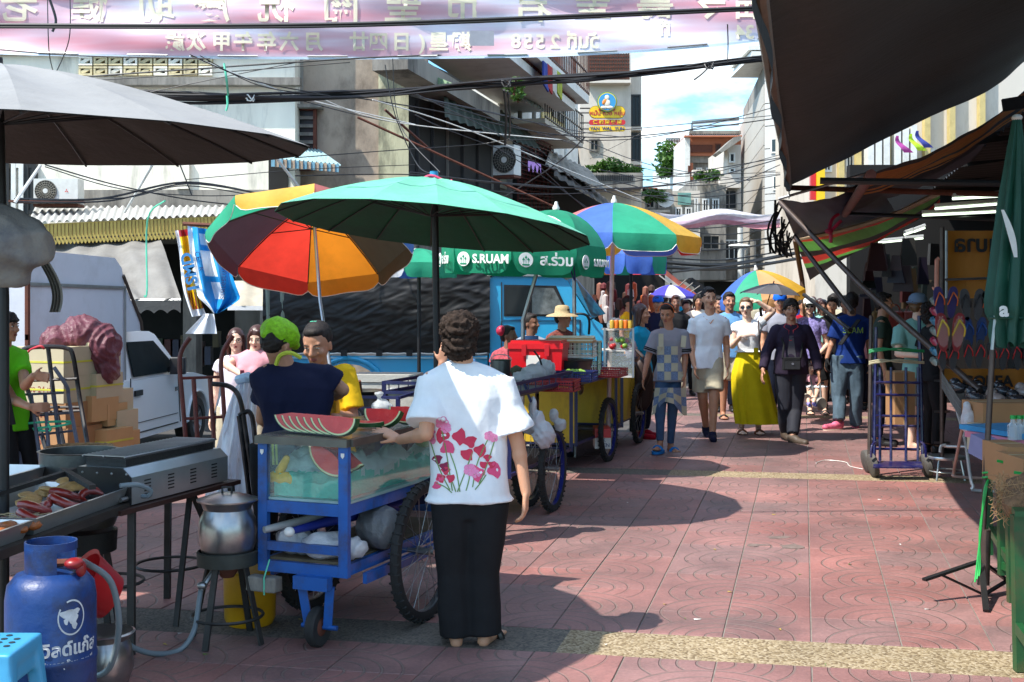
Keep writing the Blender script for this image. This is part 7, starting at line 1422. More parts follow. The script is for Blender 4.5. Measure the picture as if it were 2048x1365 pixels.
# caster
MB().bar(CP(-.26,-.03,zb-.03),CP(-.08,-.03,zb-.03),.05,.06).build('caster_beam',blu,t,smooth=0)
wc_=CP(-.17,.02,.093)
for s_ in (-1,1): MB().bar(CP(-.17+s_*.075,.0,zb-.05),wc_+CXv*s_*.05,.04,.022).build('caster_fork',blu,t,smooth=0)
MB().tube([wc_-CXv*.085,wc_+CXv*.1],.012,10).build('caster_axle',blu,t)
x_,y_,_=frame(CXv); Mx=Matrix((x_,y_,CXv)).transposed()
cw=MB().lathe([(.03,-.02),(.085,-.024),(.093,-.014),(.093,.014),(.085,.024),(.03,.02),(.03,-.02)],wc_,28,Mx,cap=False).build('caster_wheel',rub,t); MB().lathe([(.03,-.028),(.045,-.02),(.045,.02),(.03,.028)],wc_,16,Mx).build('hub',rust,cw)
def bigwheel(par,ce,ax_,r=.345,tw=.05,sp=28,rimm=None):
    ce=Vector(ce); x_,y_,_=frame(ax_); M_=Matrix((x_,y_,Vector(ax_).normalized())).transposed(); ax_=Vector(ax_).normalized()
    ty=MB(); ty.lathe([(r-.05,-tw*.4),(r-.02,-tw/2),(r-.004,-tw*.38),(r,0),(r-.004,tw*.38),(r-.02,tw/2),(r-.05,tw*.4),(r-.05,-tw*.4)],ce,52,M_,cap=False)
    ty_=ty.build('tyre',rub,par)
    tr=MB()
    for k in range(44):
        a=2*math.pi*k/44; e=x_*math.cos(a)+y_*math.sin(a); g=x_*-math.sin(a)+y_*math.cos(a)
        for s_ in (-1,1): tr.bar(ce+e*(r-.002)+ax_*s_*.003,ce+e*(r-.014)+ax_*s_*(tw*.52),.02,.008,up=g)
    o_=tr.build('tread',rub,ty_,smooth=0); o_['kind']='stuff'
    rm=MB(); rm.lathe([(r-.055,-.012),(r-.05,-.016),(r-.048,.016),(r-.055,.012),(r-.055,-.012)],ce,44,M_,cap=False); rm.build('rim',rimm or steel,ty_)
    sk_=MB()
    for k in range(sp):
        a=2*math.pi*k/sp; s_=1 if k%2 else -1; b_=a+(.5 if (k//2)%2 else -.5); sk_.tube([ce+ax_*s_*.03+(x_*math.cos(b_)+y_*math.sin(b_))*.025,ce+(x_*math.cos(a)+y_*math.sin(a))*(r-.052)],.0016,4)
    sk_.build('spokes',steel,ty_)['kind']='stuff'
    MB().lathe([(.014,-.055),(.014,-.04),(.028,-.035),(.018,-.03),(.018,.03),(.028,.035),(.014,.04),(.014,.055)],ce,16,M_).build('hub',steel,ty_); return ty_
bigwheel(t,CP(.085,.62,.347),CXv); bigwheel(t,CP(-Wc-.085,.62,.347),CXv)
MB().tube([CP(-Wc-.12,.62,.347),CP(.12,.62,.347)],.012,8).build('axle',steel,t)
MB().bar(CP(.03,.1,zb-.02),CP(.03,1.15,zb-.02),.02,.05).build('axle_beam',blu,t,smooth=0); MB().bar(CP(-Wc,.1,zb-.02),CP(-Wc,1.15,zb-.02),.02,.05).build('axle_beam',blu,t,smooth=0)
o=MB(); o.box(CP(-.43,-.03,zb-.055),(.16,.07,.07),RA); tag(blob('stone_block',o,.008,conc,None,1,fold=.003),'grey stone block tied under the front of the blue cart','stone')
tag(MB().tube([CP(-.41,-.06,zb-.1),CP(-.405,-.07,zb-.02),CP(-.40,-.03,zb+.06)],.004,5).build('green_tie',mat('green_string',(1,1,1,1))),'green string tying the stone block to the blue cart','string')
# red mesh crate seen through the glass
tag(MB().box(CP(-.02,1.3,zg+.17),(.3,.02,.12),RA).build('mesh_basket',mat('basket_pinkred',c(190,60,80,.7),.5)),'pinkish red basket behind the far end of the ice box','basket')
# ---------------------------------------------------------------- grill, trays, gas cylinder at the left
inx=mat('stainless',c(205,208,206,.85),.28,metal=.75,var=.12,vs=5,bump=.05,bs=20); inxd=mat('stainless_dull',c(120,122,120,.7),.35,metal=.8,var=.25,vs=4,dirt=(.02,.02,.02),da=.6,ds=4); soot=mat('soot_black',(.012,.011,.010),.6,var=.4,vs=8,bump=.3,bs=30)
gd_=Vector((.32,.947,0)).normalized(); gr_=Vector((gd_.y,-gd_.x,0)); GO=Vector((-1.74,5.72,.665))
def GP(a,b,z): return GO+gd_*a+gr_*b+Vector((0,0,z))   # a along, b to the right (negative left)
t=thing('grill','stainless steel gas grill with a wire grate and slotted front on the table','grill',GP(.4,-.15,0))
sd=[(-.0,0),(-.0,.125),(-.045,.165),(-.29,.165),(-.34,.125),(-.34,0)]
n=len(sd); MB().add([GP(0,b,z) for b,z in sd]+[GP(.82,b,z) for b,z in sd],[(i,n+i,n+(i+1)%n,(i+1)%n) for i in range(n)]+[tuple(range(n,2*n))]).build('body',inx,t,smooth=0)
MB().prism([GP(-.002,b,z) for b,z in sd],-gd_*.006).build('end_panel',mat('end_panel_dark',(.035,.035,.035),.3,metal=.5),t,smooth=0)
MB().prism([GP(.04,-.06,.166),GP(.78,-.06,.166),GP(.78,-.28,.166),GP(.04,-.28,.166)],(0,0,.035)).build('fire_tray',soot,t,smooth=0)
g=MB()
for k in range(26): g.tube([GP(.03+.03*k,-.055,.215),GP(.03+.03*k,-.285,.215)],.0042,5)
for b_ in (-.055,-.285,-.17): g.tube([GP(.02,b_,.212),GP(.80,b_,.212)],.004,5)
g.build('grate',steel,t)
for k in range(4):
    for j in range(5): MB().box(GP(.12+.19*k,.0015,.035+.016*j),(.002,.05,.006),-math.atan2(gd_.x,gd_.y)).build('vent_slot',soot,t,smooth=0)
for k in range(8): MB().ell(GP(-.012,-.02-.04*k,.14-.1*(k%2)),(.006,.004,.006),6,4).build('bolt',steel,t)
MB().tube([GP(-.01,-.02,.03),GP(-.06,-.02,.03)],.012,8).build('gas_valve',steel,t)
hosem=mat('clear_hose',c(150,165,172,.7),.25,var=.05,trans=.2)
tag(MB().tube(spline([W(240,972,5.5),W(275,970,5.55),W(300,980,5.6),W(298,992,5.62),W(285,993,5.66)],6),.011,8).build('gas_hose',hosem),'short clear hose curling over the end of the grill','hose')
t=thing('grill_table','brown topped table on welded angle legs under the grill','table',(GO.x,GO.y,0))
MB().prism([GP(-.12,.03,-.03),GP(.9,.03,-.03),GP(.9,-.42,-.03),GP(-.12,-.42,-.03)],(0,0,.022)).build('table_top',mat('table_brown',c(84,48,38,.5),.6,var=.3),t,smooth=0)
lgm=mat('leg_steel',c(84,82,80,.5),.55,metal=.5,var=.4,vs=9)
for p,q in (((.0,.0),(-.06,.04)),((.85,.0),(.92,.03)),((.0,-.38),(-.05,-.42)),((.85,-.38),(.9,-.42))): MB().bar(GP(*p,-.03),Vector((*GP(*q,0)[:2],0)),.032,.032).build('leg',lgm,t,smooth=0)
MB().bar(GP(.5,0,-.03),Vector((*GP(.95,.0,0)[:2],.0)),.025,.02).build('brace',lgm,t,smooth=0); MB().bar(GP(.55,-.05,-.03),Vector((*GP(.35,-.0,0)[:2],.02)),.025,.02).build('brace',lgm,t,smooth=0)
for r,z,p in ((.17,.26,GP(.6,-.2,0)),(.16,.28,GP(.1,-.2,0))): MB().tube([Vector((p.x+r*math.cos(a),p.y+r*math.sin(a),z)) for a in [2*math.pi*i/24 for i in range(24)]],.008,5,closed=True).build('ring_brace',lgm,t)
# tray table
te=Vector((.138,.99,0)).normalized(); tr_=Vector((te.y,-te.x,0)); TO=Vector((-1.93,4.55,.70))
def TP(a,b,z): return TO+te*a+tr_*b+Vector((0,0,z))
t=thing('tray_table','long dark food table edge running along the left side with trays of sausages','table',TP(.6,-.4,-.7))
MB().prism([TP(-1.2,0.02,-.06),TP(1.32,.02,-.06),TP(1.32,-.9,-.06),TP(-1.2,-.9,-.06)],(0,0,.035)).build('table_top',mat('table_grime',c(70,60,52,.45),.6,var=.5,vs=6),t,smooth=0)
for a,b in ((1.25,-.85),(-.3,-.85)): MB().bar(TP(a,b,-.06),Vector((*TP(a,b,0)[:2],0)),.04,.04).build('leg',lgm,t,smooth=0)
def tray(label,a0,a1,b0,b1,z=0):
    t_=thing('food_tray',label,'tray',TP((a0+a1)/2,(b0+b1)/2,z-.02)); m=MB(); h=.045; s=.02
    ou=[(a0,b0),(a1,b0),(a1,b1),(a0,b1)]; inn=[(a0+s,b0-s),(a1-s,b0-s),(a1-s,b1+s),(a0+s,b1+s)]
    vs=[TP(a,b,z+h) for a,b in ou]+[TP(a,b,z-.02) for a,b in inn]+[TP(a,b,z-.024) for a,b in inn]+[TP(a*1.0+(.008 if a==a1 else -.008),b+(.008 if b==b0 else -.008),z+h-.002) for a,b in ou]
    m.add(vs,[(i,(i+1)%4,4+(i+1)%4,4+i) for i in range(4)]+[(4,5,6,7)]+[(12+i,8+i,8+(i+1)%4,12+(i+1)%4) for i in range(4)]+[(11,10,9,8)]+[(i,12+i,12+(i+1)%4,(i+1)%4) for i in range(4)])
    m.build('tray',inx,t_,smooth=0); return t_
tray('long stainless tray of coiled sausages and fritters, the farther one',.38,1.3,-.0,-.46)
tray('stainless tray of dark meatballs and fried bananas at the left edge, the nearer one',-.35,.34,-.0,-.5)
tray('small stainless pan at the far left edge behind the tray of meatballs',.9,1.5,-.55,-.95,.05)
saus=mat('sausage_red',c(150,42,32,.75),.28,var=.3,vs=14,coat=.4); sausd=mat('sausage_dark',c(96,40,34,.6),.35,var=.4,vs=14,coat=.3); frit=mat('fritter',c(206,160,95,.8),.6,var=.3,vs=20,bump=.4,bs=50); frid=mat('fried_banana',c(170,95,42,.7),.45,var=.45,vs=16,bump=.3,bs=40)
random.seed(11)
pl=['nearest','second','third','fourth','fifth','sixth','farthest']
for i in range(7):
    ce=TP(.56+.085*i,-.10-.05*(i%3),.01+.02*(i%2)); rot=random.uniform(0,6)
    pts=[ce+Vector((.06*math.cos(rot+k*.55),.05*math.sin(rot+k*.55),.018*math.sin(k*.9)+.012)) for k in range(7)]
    tag(MB().tube(pts,[.006]+[.019]*5+[.006],10).build('curled_sausage',saus),pl[i]+' curled red sausage in the farther tray','sausage','curled red sausages in the farther tray')
for i in range(6):
    ce=TP(.80+.1*i,-.26-.05*(i%2),.03+.012*(i%3)); b=MB(); b.ell((0,0,0),(.09,.055,.014),16,8,rz(random.uniform(0,3))@Matrix.Rotation(.25,3,'X')); o=blob('fritter',b,.006,frit,None,1,fold=.003,fs=3,seed=i); o.location=ce; ORG[o.name]=ce; tag(o,pl[i]+' flat pale fritter stacked in the farther tray','fritter','pale fritters in the farther tray')
for i in range(42):
    r_=random.random; ce=TP(.02+.42*r_(),-.16-.34*r_(),.0+.035*r_()); d=Vector((r_()-.5,r_()-.5,.15*(r_()-.5))).normalized(); b=MB(); capsule(b,ce-d*.02,ce+d*.02,.017,.016,8); tag(b.build('meatball',sausd),'dark red meatball heaped in the nearer tray','meatball','dark meatballs heaped in the nearer tray')
for i in range(7):
    ce=TP(.0+.07*i,-.05-.03*(i%2),.015+.01*(i%2)); b=MB(); d=rz(i*.9)@Vector((.05,0,0)); capsule(b,ce-d,ce+d,.016,.02,8,flat=1.8,fx=Z); tag(b.build('fried_banana',frid),pl[i]+' battered fried banana along the right rim of the nearer tray','fried banana','fried bananas in the nearer tray')
for i in range(14): 
    a=TP(.45+.03*random.random()*4,-.05-.25*random.random(),.02); tag(MB().tube([a,a+Vector((random.uniform(-.12,.12),random.uniform(-.12,.02),.015))],.0018,5).build('skewer_stick',straw),'thin bamboo skewer stick among the sausages','skewer','thin bamboo skewers among the sausages')
t=thing('pot','round dull steel pot behind the pan at the far left','pot',TP(1.55,-.6,0)); MB().lathe([(.16,0),(.19,.03),(.19,.15),(.2,.155),(.185,.155),(.18,.04),(.001,.03)],TP(1.62,-.45,-.0),28).build('pot_body',inxd,t)
tag(MB().bar(W(-10,990,5.3),W(150,940,5.7),.03,.02).build('rack_bar',soot),'upper black rack bar above the sausage trays','bar'); tag(MB().bar(W(125,940,5.7),W(185,975,5.4),.03,.02).build('rack_bar',soot),'short black rack bar sloping down to the sausage trays','bar')
# wicker basket
t=thing('wicker_basket','large brown wicker basket standing behind the grill','basket',W(160,960,7.2)); wk=mat('wicker',c(160,122,82,.75),.85,var=.6,vs=45,bump=.8,bs=70,stretch=(1,1,2.5))
bc=W(160,900,7.2); MB().lathe([(.14,-.45),(.165,-.2),(.18,0),(.19,.012),(.185,.02),(.172,.012),(.165,-.05),(.13,-.4),(.001,-.42)],bc,36).build('basket_body',wk,t); MB().tube([bc+Vector((.184*math.cos(a),.184*math.sin(a),.012+.004*math.sin(a*20))) for a in [2*math.pi*i/60 for i in range(60)]],.009,6,closed=True).build('rim',wk,t)
# gas cylinder
cy=W(102,600,4.45); cy.z=0; cb_=mat('cylinder_blue',c(20,62,126,.72),.42,var=.3,vs=4,dirt=c(30,30,38),da=.9,ds=5,bump=.15,bs=30)
t=thing('gas_cylinder','worn blue gas cylinder with a globe emblem and Thai lettering','gas cylinder',cy)
MB().lathe([(.13,.0),(.135,.05),(.125,.06),(.15,.09),(.155,.14),(.155,.33),(.158,.335),(.158,.35),(.155,.355),(.155,.55),(.148,.60),(.12,.635),(.07,.65),(.03,.655),(.001,.656)],cy,48).build('tank',cb_,t)
def collar(a0,a1,z0,z1): 
    m=MB(); n=24
    for r in (.1,.106):
        pass
    vs=[];
    for i in range(n+1):
        a=a0+(a1-a0)*i/n
        for r,z in ((.084,z0),(.084,z1),(.090,z1),(.090,z0)): vs.append(cy+Vector((r*math.cos(a),r*math.sin(a),z)))
    fs=[]
    for i in range(n):
        for k in range(4): fs.append((4*i+k,4*i+(k+1)%4,4*i+4+(k+1)%4,4*i+4+k))
    fs+=[(0,1,2,3),(4*n+3,4*n+2,4*n+1,4*n)]; return m.add(vs,fs)
collar(-2.6,-1.0,.64,.73).build('collar',cb_,t); collar(.6,2.6,.64,.73).build('collar',cb_,t); collar(-3.5,3.2,.72,.75).build('collar_ring',cb_,t)
va=MB(); va.tube([cy+V(0,0,.62),cy+V(0,0,.69)],.018,10); va.tube([cy+V(0,0,.67),cy+V(.11,-.03,.68)],.014,8); va.build('valve',rust,t)
rg=MB(); rg.ell(cy+V(.10,-.05,.68),(.035,.035,.02),10,8); rg.ell(cy+V(.12,-.04,.66),(.02,.02,.03),10,8); rg.build('regulator',mat('regulator_red',c(150,25,25,.7),.4),t)
# print wrapped on the tank
def wrap(s,sz,z,a0,m,nm='printed_text',bold=.003):
    o=text(nm,s,sz,m,(0,0,0),X,Z,None,extrude=0,align='CENTER',bold=bold); me=o.data; n=len(me.vertices); a=np.empty(n*3); me.vertices.foreach_get('co',a); a=a.reshape(-1,3).copy()
    th=a0+a[:,0]/.156; r=.1567; a2=np.stack([r*np.cos(th),r*np.sin(th),z+a[:,2]],1); me.vertices.foreach_set('co',a2.ravel()); me.update(); o.parent=t; o.location=(0,0,0)
AV=math.atan2(-cy.y,-cy.x)
wtg=mat('print_worn_white',c(205,208,212,.8),.6,var=.3,vs=30)
wrap('เวิลด์แก๊ส',.062,.395,AV+.42,wtg,bold=.002); wrap('ผู้บรรจุก๊าซ ตรายี่',.03,.345,AV+.42,wtg,bold=.0006)
em=MB()
for r0,r1 in ((.062,.056),):
    for i in range(32):
        if 9<i<13: continue
        q_=[]
        for r,j in ((r0,i),(r0,i+1),(r1,i+1),(r1,i)):
            a=2*math.pi*j/32; th=AV+.45+r*.8*math.cos(a)/.156; q_.append(cy+Vector((.1568*math.cos(th),.1568*math.sin(th),.505+r*math.sin(a))))
        em.add(q_,[(0,1,2,3)])
em.build('emblem_ring',wtg,t,smooth=0)
em=MB()
for (x,z,a,b_) in ((-.012,.012,.03,.016),(.005,-.005,.018,.022),(.018,.02,.012,.010),(-.02,-.012,.008,.012),(.01,-.03,.01,.012)):
    q_=[]
    for j in range(12):
        g_=2*math.pi*j/12; xx=x+a*math.cos(g_)*(1+.25*math.sin(3*g_)); z_=z+b_*math.sin(g_)*(1+.25*math.cos(5*g_)); th=AV+.45+xx/.156; q_.append(cy+Vector((.1568*math.cos(th),.1568*math.sin(th),.505+z_)))
    em.add(q_,[tuple(range(12))])
em.build('emblem_globe',wtg,t,smooth=0)
hp=spline([cy+V(.12,-.04,.68),W(175,1128,4.7),W(222,1165,4.8),W(238,1250,4.85),W(222,1330,4.9),W(192,1352,4.95),W(186,1330,5.1),W(205,1268,5.3),W(235,1262,5.4),W(262,1293,5.5),W(310,1308,5.6),W(360,1300,5.7),W(388,1262,5.75),W(398,1205,5.8),W(402,1180,5.82)],6)
tag(MB().tube(hp,.0125,10).build('gas_hose',hosem),'long clear gas hose looping from the blue cylinder over the ground to the pot burner','hose')
# plastic stool with holes
t=thing('plastic_stool','light blue plastic stool with a holed seat at the bottom left corner','stool',W(30,600,4.05)*1); so2=W(-28,600,4.05); so2.z=0; st_=mat('stool_cyan',c(70,160,205,.85),.35,var=.05)
b=MB(); b.box(so2+V(0,0,.475),(.27,.27,.045)); 
for sx in (-1,1):
    for sy in (-1,1): b.bar(so2+V(sx*.11,sy*.11,.47),so2+V(sx*.15,sy*.15,.0),.05,.05)
for s_ in (-1,1): b.box(so2+V(s_*.118,0,.43),(.02,.22,.09)); b.box(so2+V(0,s_*.118,.43),(.22,.02,.09))
blob('stool_body',b,.009,st_,t,4)
h=MB()
for i in range(5):
    for j in range(5):
        if abs(i-2)+abs(j-2)<4: h.lathe([(.011,0),(.011,.001)],so2+V((i-2)*.042,(j-2)*.042,.4985),10)
h.build('seat_holes',mat('hole_dark',(.01,.03,.04),.8),t)['kind']='stuff'
# stock pot on burner stand
pc_=W(455,600,5.88); pc_.z=0
t=thing('stock_pot','round bellied aluminium pot with a lid','pot',pc_+V(0,0,.42)); alm=mat('pot_aluminium',c(186,186,184,.8),.3,metal=.95,var=.12,vs=7,dirt=(.08,.08,.08),da=.35,ds=4)
def zc(y): return CH-(y-HY)/F*5.88
MB().lathe([(.06,zc(1118)),(.115,zc(1108)),(.132,zc(1085)),(.137,zc(1060)),(.13,zc(1038)),(.112,zc(1022)),(.108,zc(1018)),(.122,zc(1006)),(.138,zc(1000))],pc_,40,cap=False).build('pot_body',alm,t)
MB().lathe([(.142,zc(1001)),(.143,zc(998)),(.12,zc(995)),(.06,zc(987)),(.001,zc(985))],pc_,40,cap=False).build('lid',alm,t)
MB().tube([pc_+V(-.022,-.01,zc(987)),pc_+V(-.022,-.01,zc(974)),pc_+V(.022,-.01,zc(974)),pc_+V(.022,-.01,zc(987))],.006,6).build('lid_knob',soot,t)
t=thing('burner_stand','iron burner stand with three splayed legs under the aluminium pot','burner stand',pc_)
MB().lathe([(.14,zc(1128)),(.142,zc(1102)),(.134,zc(1100)),(.132,zc(1128)),(.14,zc(1128))],pc_,32,cap=False).build('wind_ring',mat('iron_greenish',c(80,84,78,.5),.6,metal=.4,var=.4,vs=8),t)
for a in (-1.9,-.4,1.2,2.8): MB().bar(pc_+Vector((.1*math.cos(a),.1*math.sin(a),zc(1126))),pc_+Vector((.19*math.cos(a),.19*math.sin(a),0)),.03,.012).build('leg',lgm,t,smooth=0)
MB().tube([pc_+Vector((.165*math.cos(a),.165*math.sin(a),.12)) for a in [2*math.pi*i/28 for i in range(28)]],.008,5,closed=True).build('ring_brace',lgm,t)
v_=MB(); v_.tube([pc_+V(0,0,.33),pc_+V(-.06,-.05,.33),W(402,1180,5.8)],.014,8); v_.ell(W(404,1172,5.8),(.025,.02,.02),8,6); v_.build('gas_valve',steel,t); MB().lathe([(.03,.3),(.05,.33),(.05,.36),(.001,.37)],pc_,18).build('burner_head',rust,t)
tag(MB().lathe([(.11,0),(.125,.03),(.13,.26),(.12,.27),(.001,.27)],W(500,600,6.2)-V(0,0,W(500,600,6.2).z),28).build('yellow_pail',mat('pail_yellow',c(220,160,20,.8),.4)),'yellow plastic pail standing behind the burner stand','pail')
t=thing('red_basin','red plastic basin tilted on its side behind the blue gas cylinder','basin',W(185,1180,5.0))
MB().lathe([(.09,-.08),(.13,.06),(.14,.07),(.125,.06),(.085,-.07),(.001,-.07)],W(186,1178,5.0),30,Matrix.Rotation(-.9,3,'Y')@Matrix.Rotation(.5,3,'X')).build('basin',mat('basin_red',c(180,20,28,.8),.35),t)
t=thing('aluminium_pot','dented round aluminium pot on the ground behind the blue cylinder','pot',W(205,1300,5.1)); qz=W(205,600,5.1); qz.z=0; MB().lathe([(.06,0),(.1,.03),(.125,.11),(.115,.19),(.1,.22),(.13,.25),(.12,.255),(.001,.23)],qz,28).build('pot_body',alm,t)
t=thing('burner_stand','second round iron burner stand with an enamel pot under the tray table','burner stand',W(180,1150,5.9)); qz=W(165,600,6.1); qz.z=0; MB().lathe([(.15,.5),(.17,.55),(.15,.62),(.14,.62),(.13,.5)],qz,26).build('pot_body',inxd,t); MB().lathe([(.16,.38),(.165,.48),(.15,.48),(.15,.38)],qz,26,cap=False).build('ring',soot,t)
for a in (-2.2,-.6,.9,2.3): MB().bar(qz+Vector((.13*math.cos(a),.13*math.sin(a),.38)),qz+Vector((.2*math.cos(a),.2*math.sin(a),0)),.03,.015).build('leg',soot,t,smooth=0)
MB().tube([qz+Vector((.18*math.cos(a),.18*math.sin(a),.2)) for a in [2*math.pi*i/24 for i in range(24)]],.008,5,closed=True).build('ring_brace',lgm,t)
# ---------------------------------------------------------------- hand trucks and boxes at left
def handtruck(label,pts,m,r=.016,wheels=True,bars=(),name='hand_truck',extra=()):
    t=thing(name,label,'hand truck',Vector(pts[0][0])*1); 
    for i,p in enumerate(pts): MB().tube(p,r,8).build('frame_tube',m,t)
    for a,b in bars: MB().tube([a,b],r*.7,6).build('cross_bar',m,t)
    for ce in extra: 
        MB().lathe([(.03,-.02),(.09,-.025),(.1,0),(.09,.025),(.03,.02)],ce,20,Matrix.Rotation(math.pi/2,3,'Y')).build('wheel',rub,t)
    return t
bkm=mat('black_paint_worn',c(40,38,42,.5),.4,metal=.3,var=.5,vs=8,dirt=c(110,100,100),da=.5,ds=7); rdm=mat('red_paint_worn',c(122,48,40,.6),.5,var=.35,vs=8,dirt=c(50,36,34),da=.7,ds=6); gry_p=mat('grey_paint_worn',c(110,115,135,.6),.45,var=.4,vs=9,dirt=c(70,50,55),da=.6,ds=8)
D=9.6
handtruck('large black hand truck with a looped handle leaning against the cream boxes',[spline([W(100,925,9.3),W(62,800,D),W(42,740,D),W(44,705,D),W(58,696,D),W(100,694,D),W(132,697,D),W(146,712,D),W(160,800,D),W(178,905,9.3)],5),[W(96,694,D),W(108,800,D),W(130,905,9.3)]],bkm,.018,bars=((W(56,762,D),W(154,758,D)),(W(64,815,D),W(164,815,D)),(W(66,826,D),W(160,822,D))))
D=8.9
handtruck('grey hand truck in front of the boxes, held by the boy in lime green',[spline([W(44,945,8.7),W(30,860,D),W(20,812,D)],4),[W(84,945,8.7),W(62,790,D)],spline([W(155,890,8.7),W(138,800,D),W(134,775,D),W(108,735,D)],5),[W(100,940,8.7),W(90,790,D)],[W(128,940,8.7),W(116,870,D),W(108,790,D)]],gry_p,.014,bars=((W(40,790,D),W(128,786,D)),(W(70,832,D),W(142,826,D)),(W(34,875,D),W(146,862,D))))
tag(MB().tube(spline([W(22,852,8.85),W(80,845,8.82),W(146,844,8.85),W(120,852,8.8),W(66,858,8.82),W(100,862,8.8),W(96,848,8.8)],5),.009,6).build('rope',mat('green_rope',c(60,190,150,.85),.6)),'turquoise rope knotted round the grey hand truck','rope')
tag(MB().tube(spline([W(60,700,9.55),W(80,692,9.5),W(88,698,9.5),W(76,694,9.5),W(50,720,9.55),W(48,850,9.3),W(54,945,9.2)],5),.008,6).build('rope',mat('red_rope',c(190,30,50,.8),.6)),'red cord knotted on the loop handle of the black hand truck','rope')
D=8.6
handtruck('rust red hand truck with two tall curved handles, standing empty',[spline([W(372,885,D),W(364,790,D),W(359,730,D),W(364,700,D),W(380,676,D)],5),spline([W(452,885,D),W(446,790,D),W(442,730,D),W(448,700,D),W(466,672,D)],5),[W(395,880,D),W(387,758,D)],[W(428,880,D),W(420,758,D)]],rdm,.016,bars=((W(362,757,D),W(446,754,D)),(W(366,838,D),W(450,834,D))))
D=7.0
handtruck('black hand truck with long bent handle behind the white plastic sheet',[spline([W(424,768,D),W(460,774,D),W(480,800,D),W(492,870,D),W(512,1010,D),W(520,1100,D)],5),spline([W(478,832,D),W(488,826,D),W(500,826,D),W(508,860,D),W(520,1010,D)],5),[W(478,832,D),W(500,1000,D)]],bkm,.014)
cbx=mat('carton_cream',c(205,192,160,.8),.8,var=.08,vs=3); cbb=mat('carton_brown',c(186,138,92,.75),.8,var=.1,vs=3); cbo=mat('carton_tan',c(206,164,112,.8),.8,var=.1,vs=3); tape=mat('strap_yellow',c(210,205,70,.85),.5); inkr=mat('ink_red',c(170,60,50,.7),.8); inkb=mat('ink_blue',c(90,140,170,.8),.8)
def carton(label,ce,size,rot,m,prints=(),strap=False,group='cartons stacked on the hand truck at left'):
    ce=Vector(ce); t_=thing('carton',label,'box',ce-V(0,0,size[2]/2),group); R=rz(rot)
    MB().box(ce,size,R).build('box_body',m,t_,smooth=0)
    MB().box(ce+V(0,0,size[2]/2+.001),(size[0]+.001,size[1]*.1,.001),R).build('tape',mat('tape_clear',c(190,170,130,.8),.3),t_,smooth=0)
    for s_,sz,face,mm in prints:
        n_=R@(Vector((0,-1,0)) if face=='f' else Vector((1,0,0))); d_=R@(Vector((1,0,0)) if face=='f' else Vector((0,1,0))); 
        text('printed_text',s_,sz,mm,ce+n_*((size[1] if face=='f' else size[0])/2+.0015),d_,Z,t_,extrude=.0003)
    if strap:
        MB().box(ce,(size[0]+.006,size[1]+.006,.015),R).build('strap',tape,t_,smooth=0)
    return t_
D=10.2; r1=-.35
carton('top cream carton with a yellow strap behind the black hand truck handle',W(112,722,D),(.50,.42,.24),r1,cbx,(),True)
carton('tall cream carton with blue print standing at the top right of the stack',W(185,722,D+.25),(.26,.40,.32),r1,cbx,(('บริษัท\nเหล้าไทย',.05,'f',inkb),))
carton('second cream carton down, printed in red, left column',W(112,776,D),(.50,.42,.21),r1,cbx,(('บรรจุ 24 ห่อ',.07,'f',inkr),),True)
carton('brown carton third down in the left column',W(116,826,D),(.50,.42,.20),r1,cbb,(('โรงงาน',.06,'f',inkr),))
carton('brown carton fourth down in the left column, oval red print',W(120,874,D),(.50,.42,.19),r1,cbb,(('FRESH\n0-2',.05,'f',inkr),))
carton('small cream carton at the middle of the right column under the purple bag',W(196,770,D+.2),(.24,.34,.20),r1,cbx,(('500 G.',.05,'f',inkr),),True)
carton('tan carton with a red number in the middle of the right column',W(186,815,D+.15),(.25,.34,.21),r1,cbo,(('500 G.\n15 KG.',.05,'f',inkr),))
carton('crumpled tan carton in the middle of the second right column',W(212,828,D+.3),(.22,.3,.18),r1+.1,cbo,(('ดี',.06,'f',inkr),))
carton('tan carton with a yellow strap low in the right column',W(210,880,D+.2),(.30,.34,.20),r1,cbo,(),True)
carton('tan carton at the bottom right corner of the stack beside the pickup door',W(240,888,D+.35),(.18,.3,.22),r1,cbo,(('7-5.92',.04,'f',inkr),))
carton('small cream carton at the outer right of the stack, upper of two',W(231,800,D+.4),(.15,.28,.19),r1,cbx,(('สุกี้\n500',.04,'f',inkr),))
carton('small cream carton at the outer right of the stack, lower of two',W(240,842,D+.4),(.16,.28,.19),r1,cbx,(('G.36\nห่อ',.04,'f',inkr),))
carton('low tan carton under the red printed one, left column bottom',W(100,915,D),(.55,.42,.16),r1,cbo)
bag('large crumpled maroon plastic bag heaped on top of the cartons',[(W(120,685,10.35),(.16,.2,.14)),(W(165,672,10.4),(.2,.22,.17)),(W(205,695,10.4),(.15,.2,.2)),(W(215,735,10.4),(.1,.15,.16))],mat('maroon_plastic',c(132,72,84,.8),.42,var=.2,vs=5,bump=.9,bs=18,trans=.25),vx=.011,fold=.02,fs=1.9,seed=4)
# big white plastic sheet
t=thing('plastic_sheet','large translucent white plastic sheet draped over a trolley between the hand trucks','plastic sheet',W(470,1060,7.3))
def psf(u,v):
    xl=480-85*v**.75; xr=512+6*v; x=xl+(xr-xl)*u; y=760+300*v-16*math.sin(u*math.pi)*(1-v); return W(x,y,7.35+.10*math.sin(u*11+v*3)*(.3+v)+.05*math.sin(u*23-v*9)+.03*math.sin(v*17+u*9)-.25*math.sin(u*math.pi)*v)
sheet(psf,60,50,'sheet',mat('milky_plastic',c(240,244,250,.98),.22,var=.06,vs=4,trans=.4,bump=.5,bs=10),t,sm=80)
MB().tube(spline([W(478,760,7.3),W(492,756,7.25),W(512,758,7.3)],4),.03,8).build('bunched_top',mat('milky_blue',c(190,215,235,.9),.3,trans=.3),t)
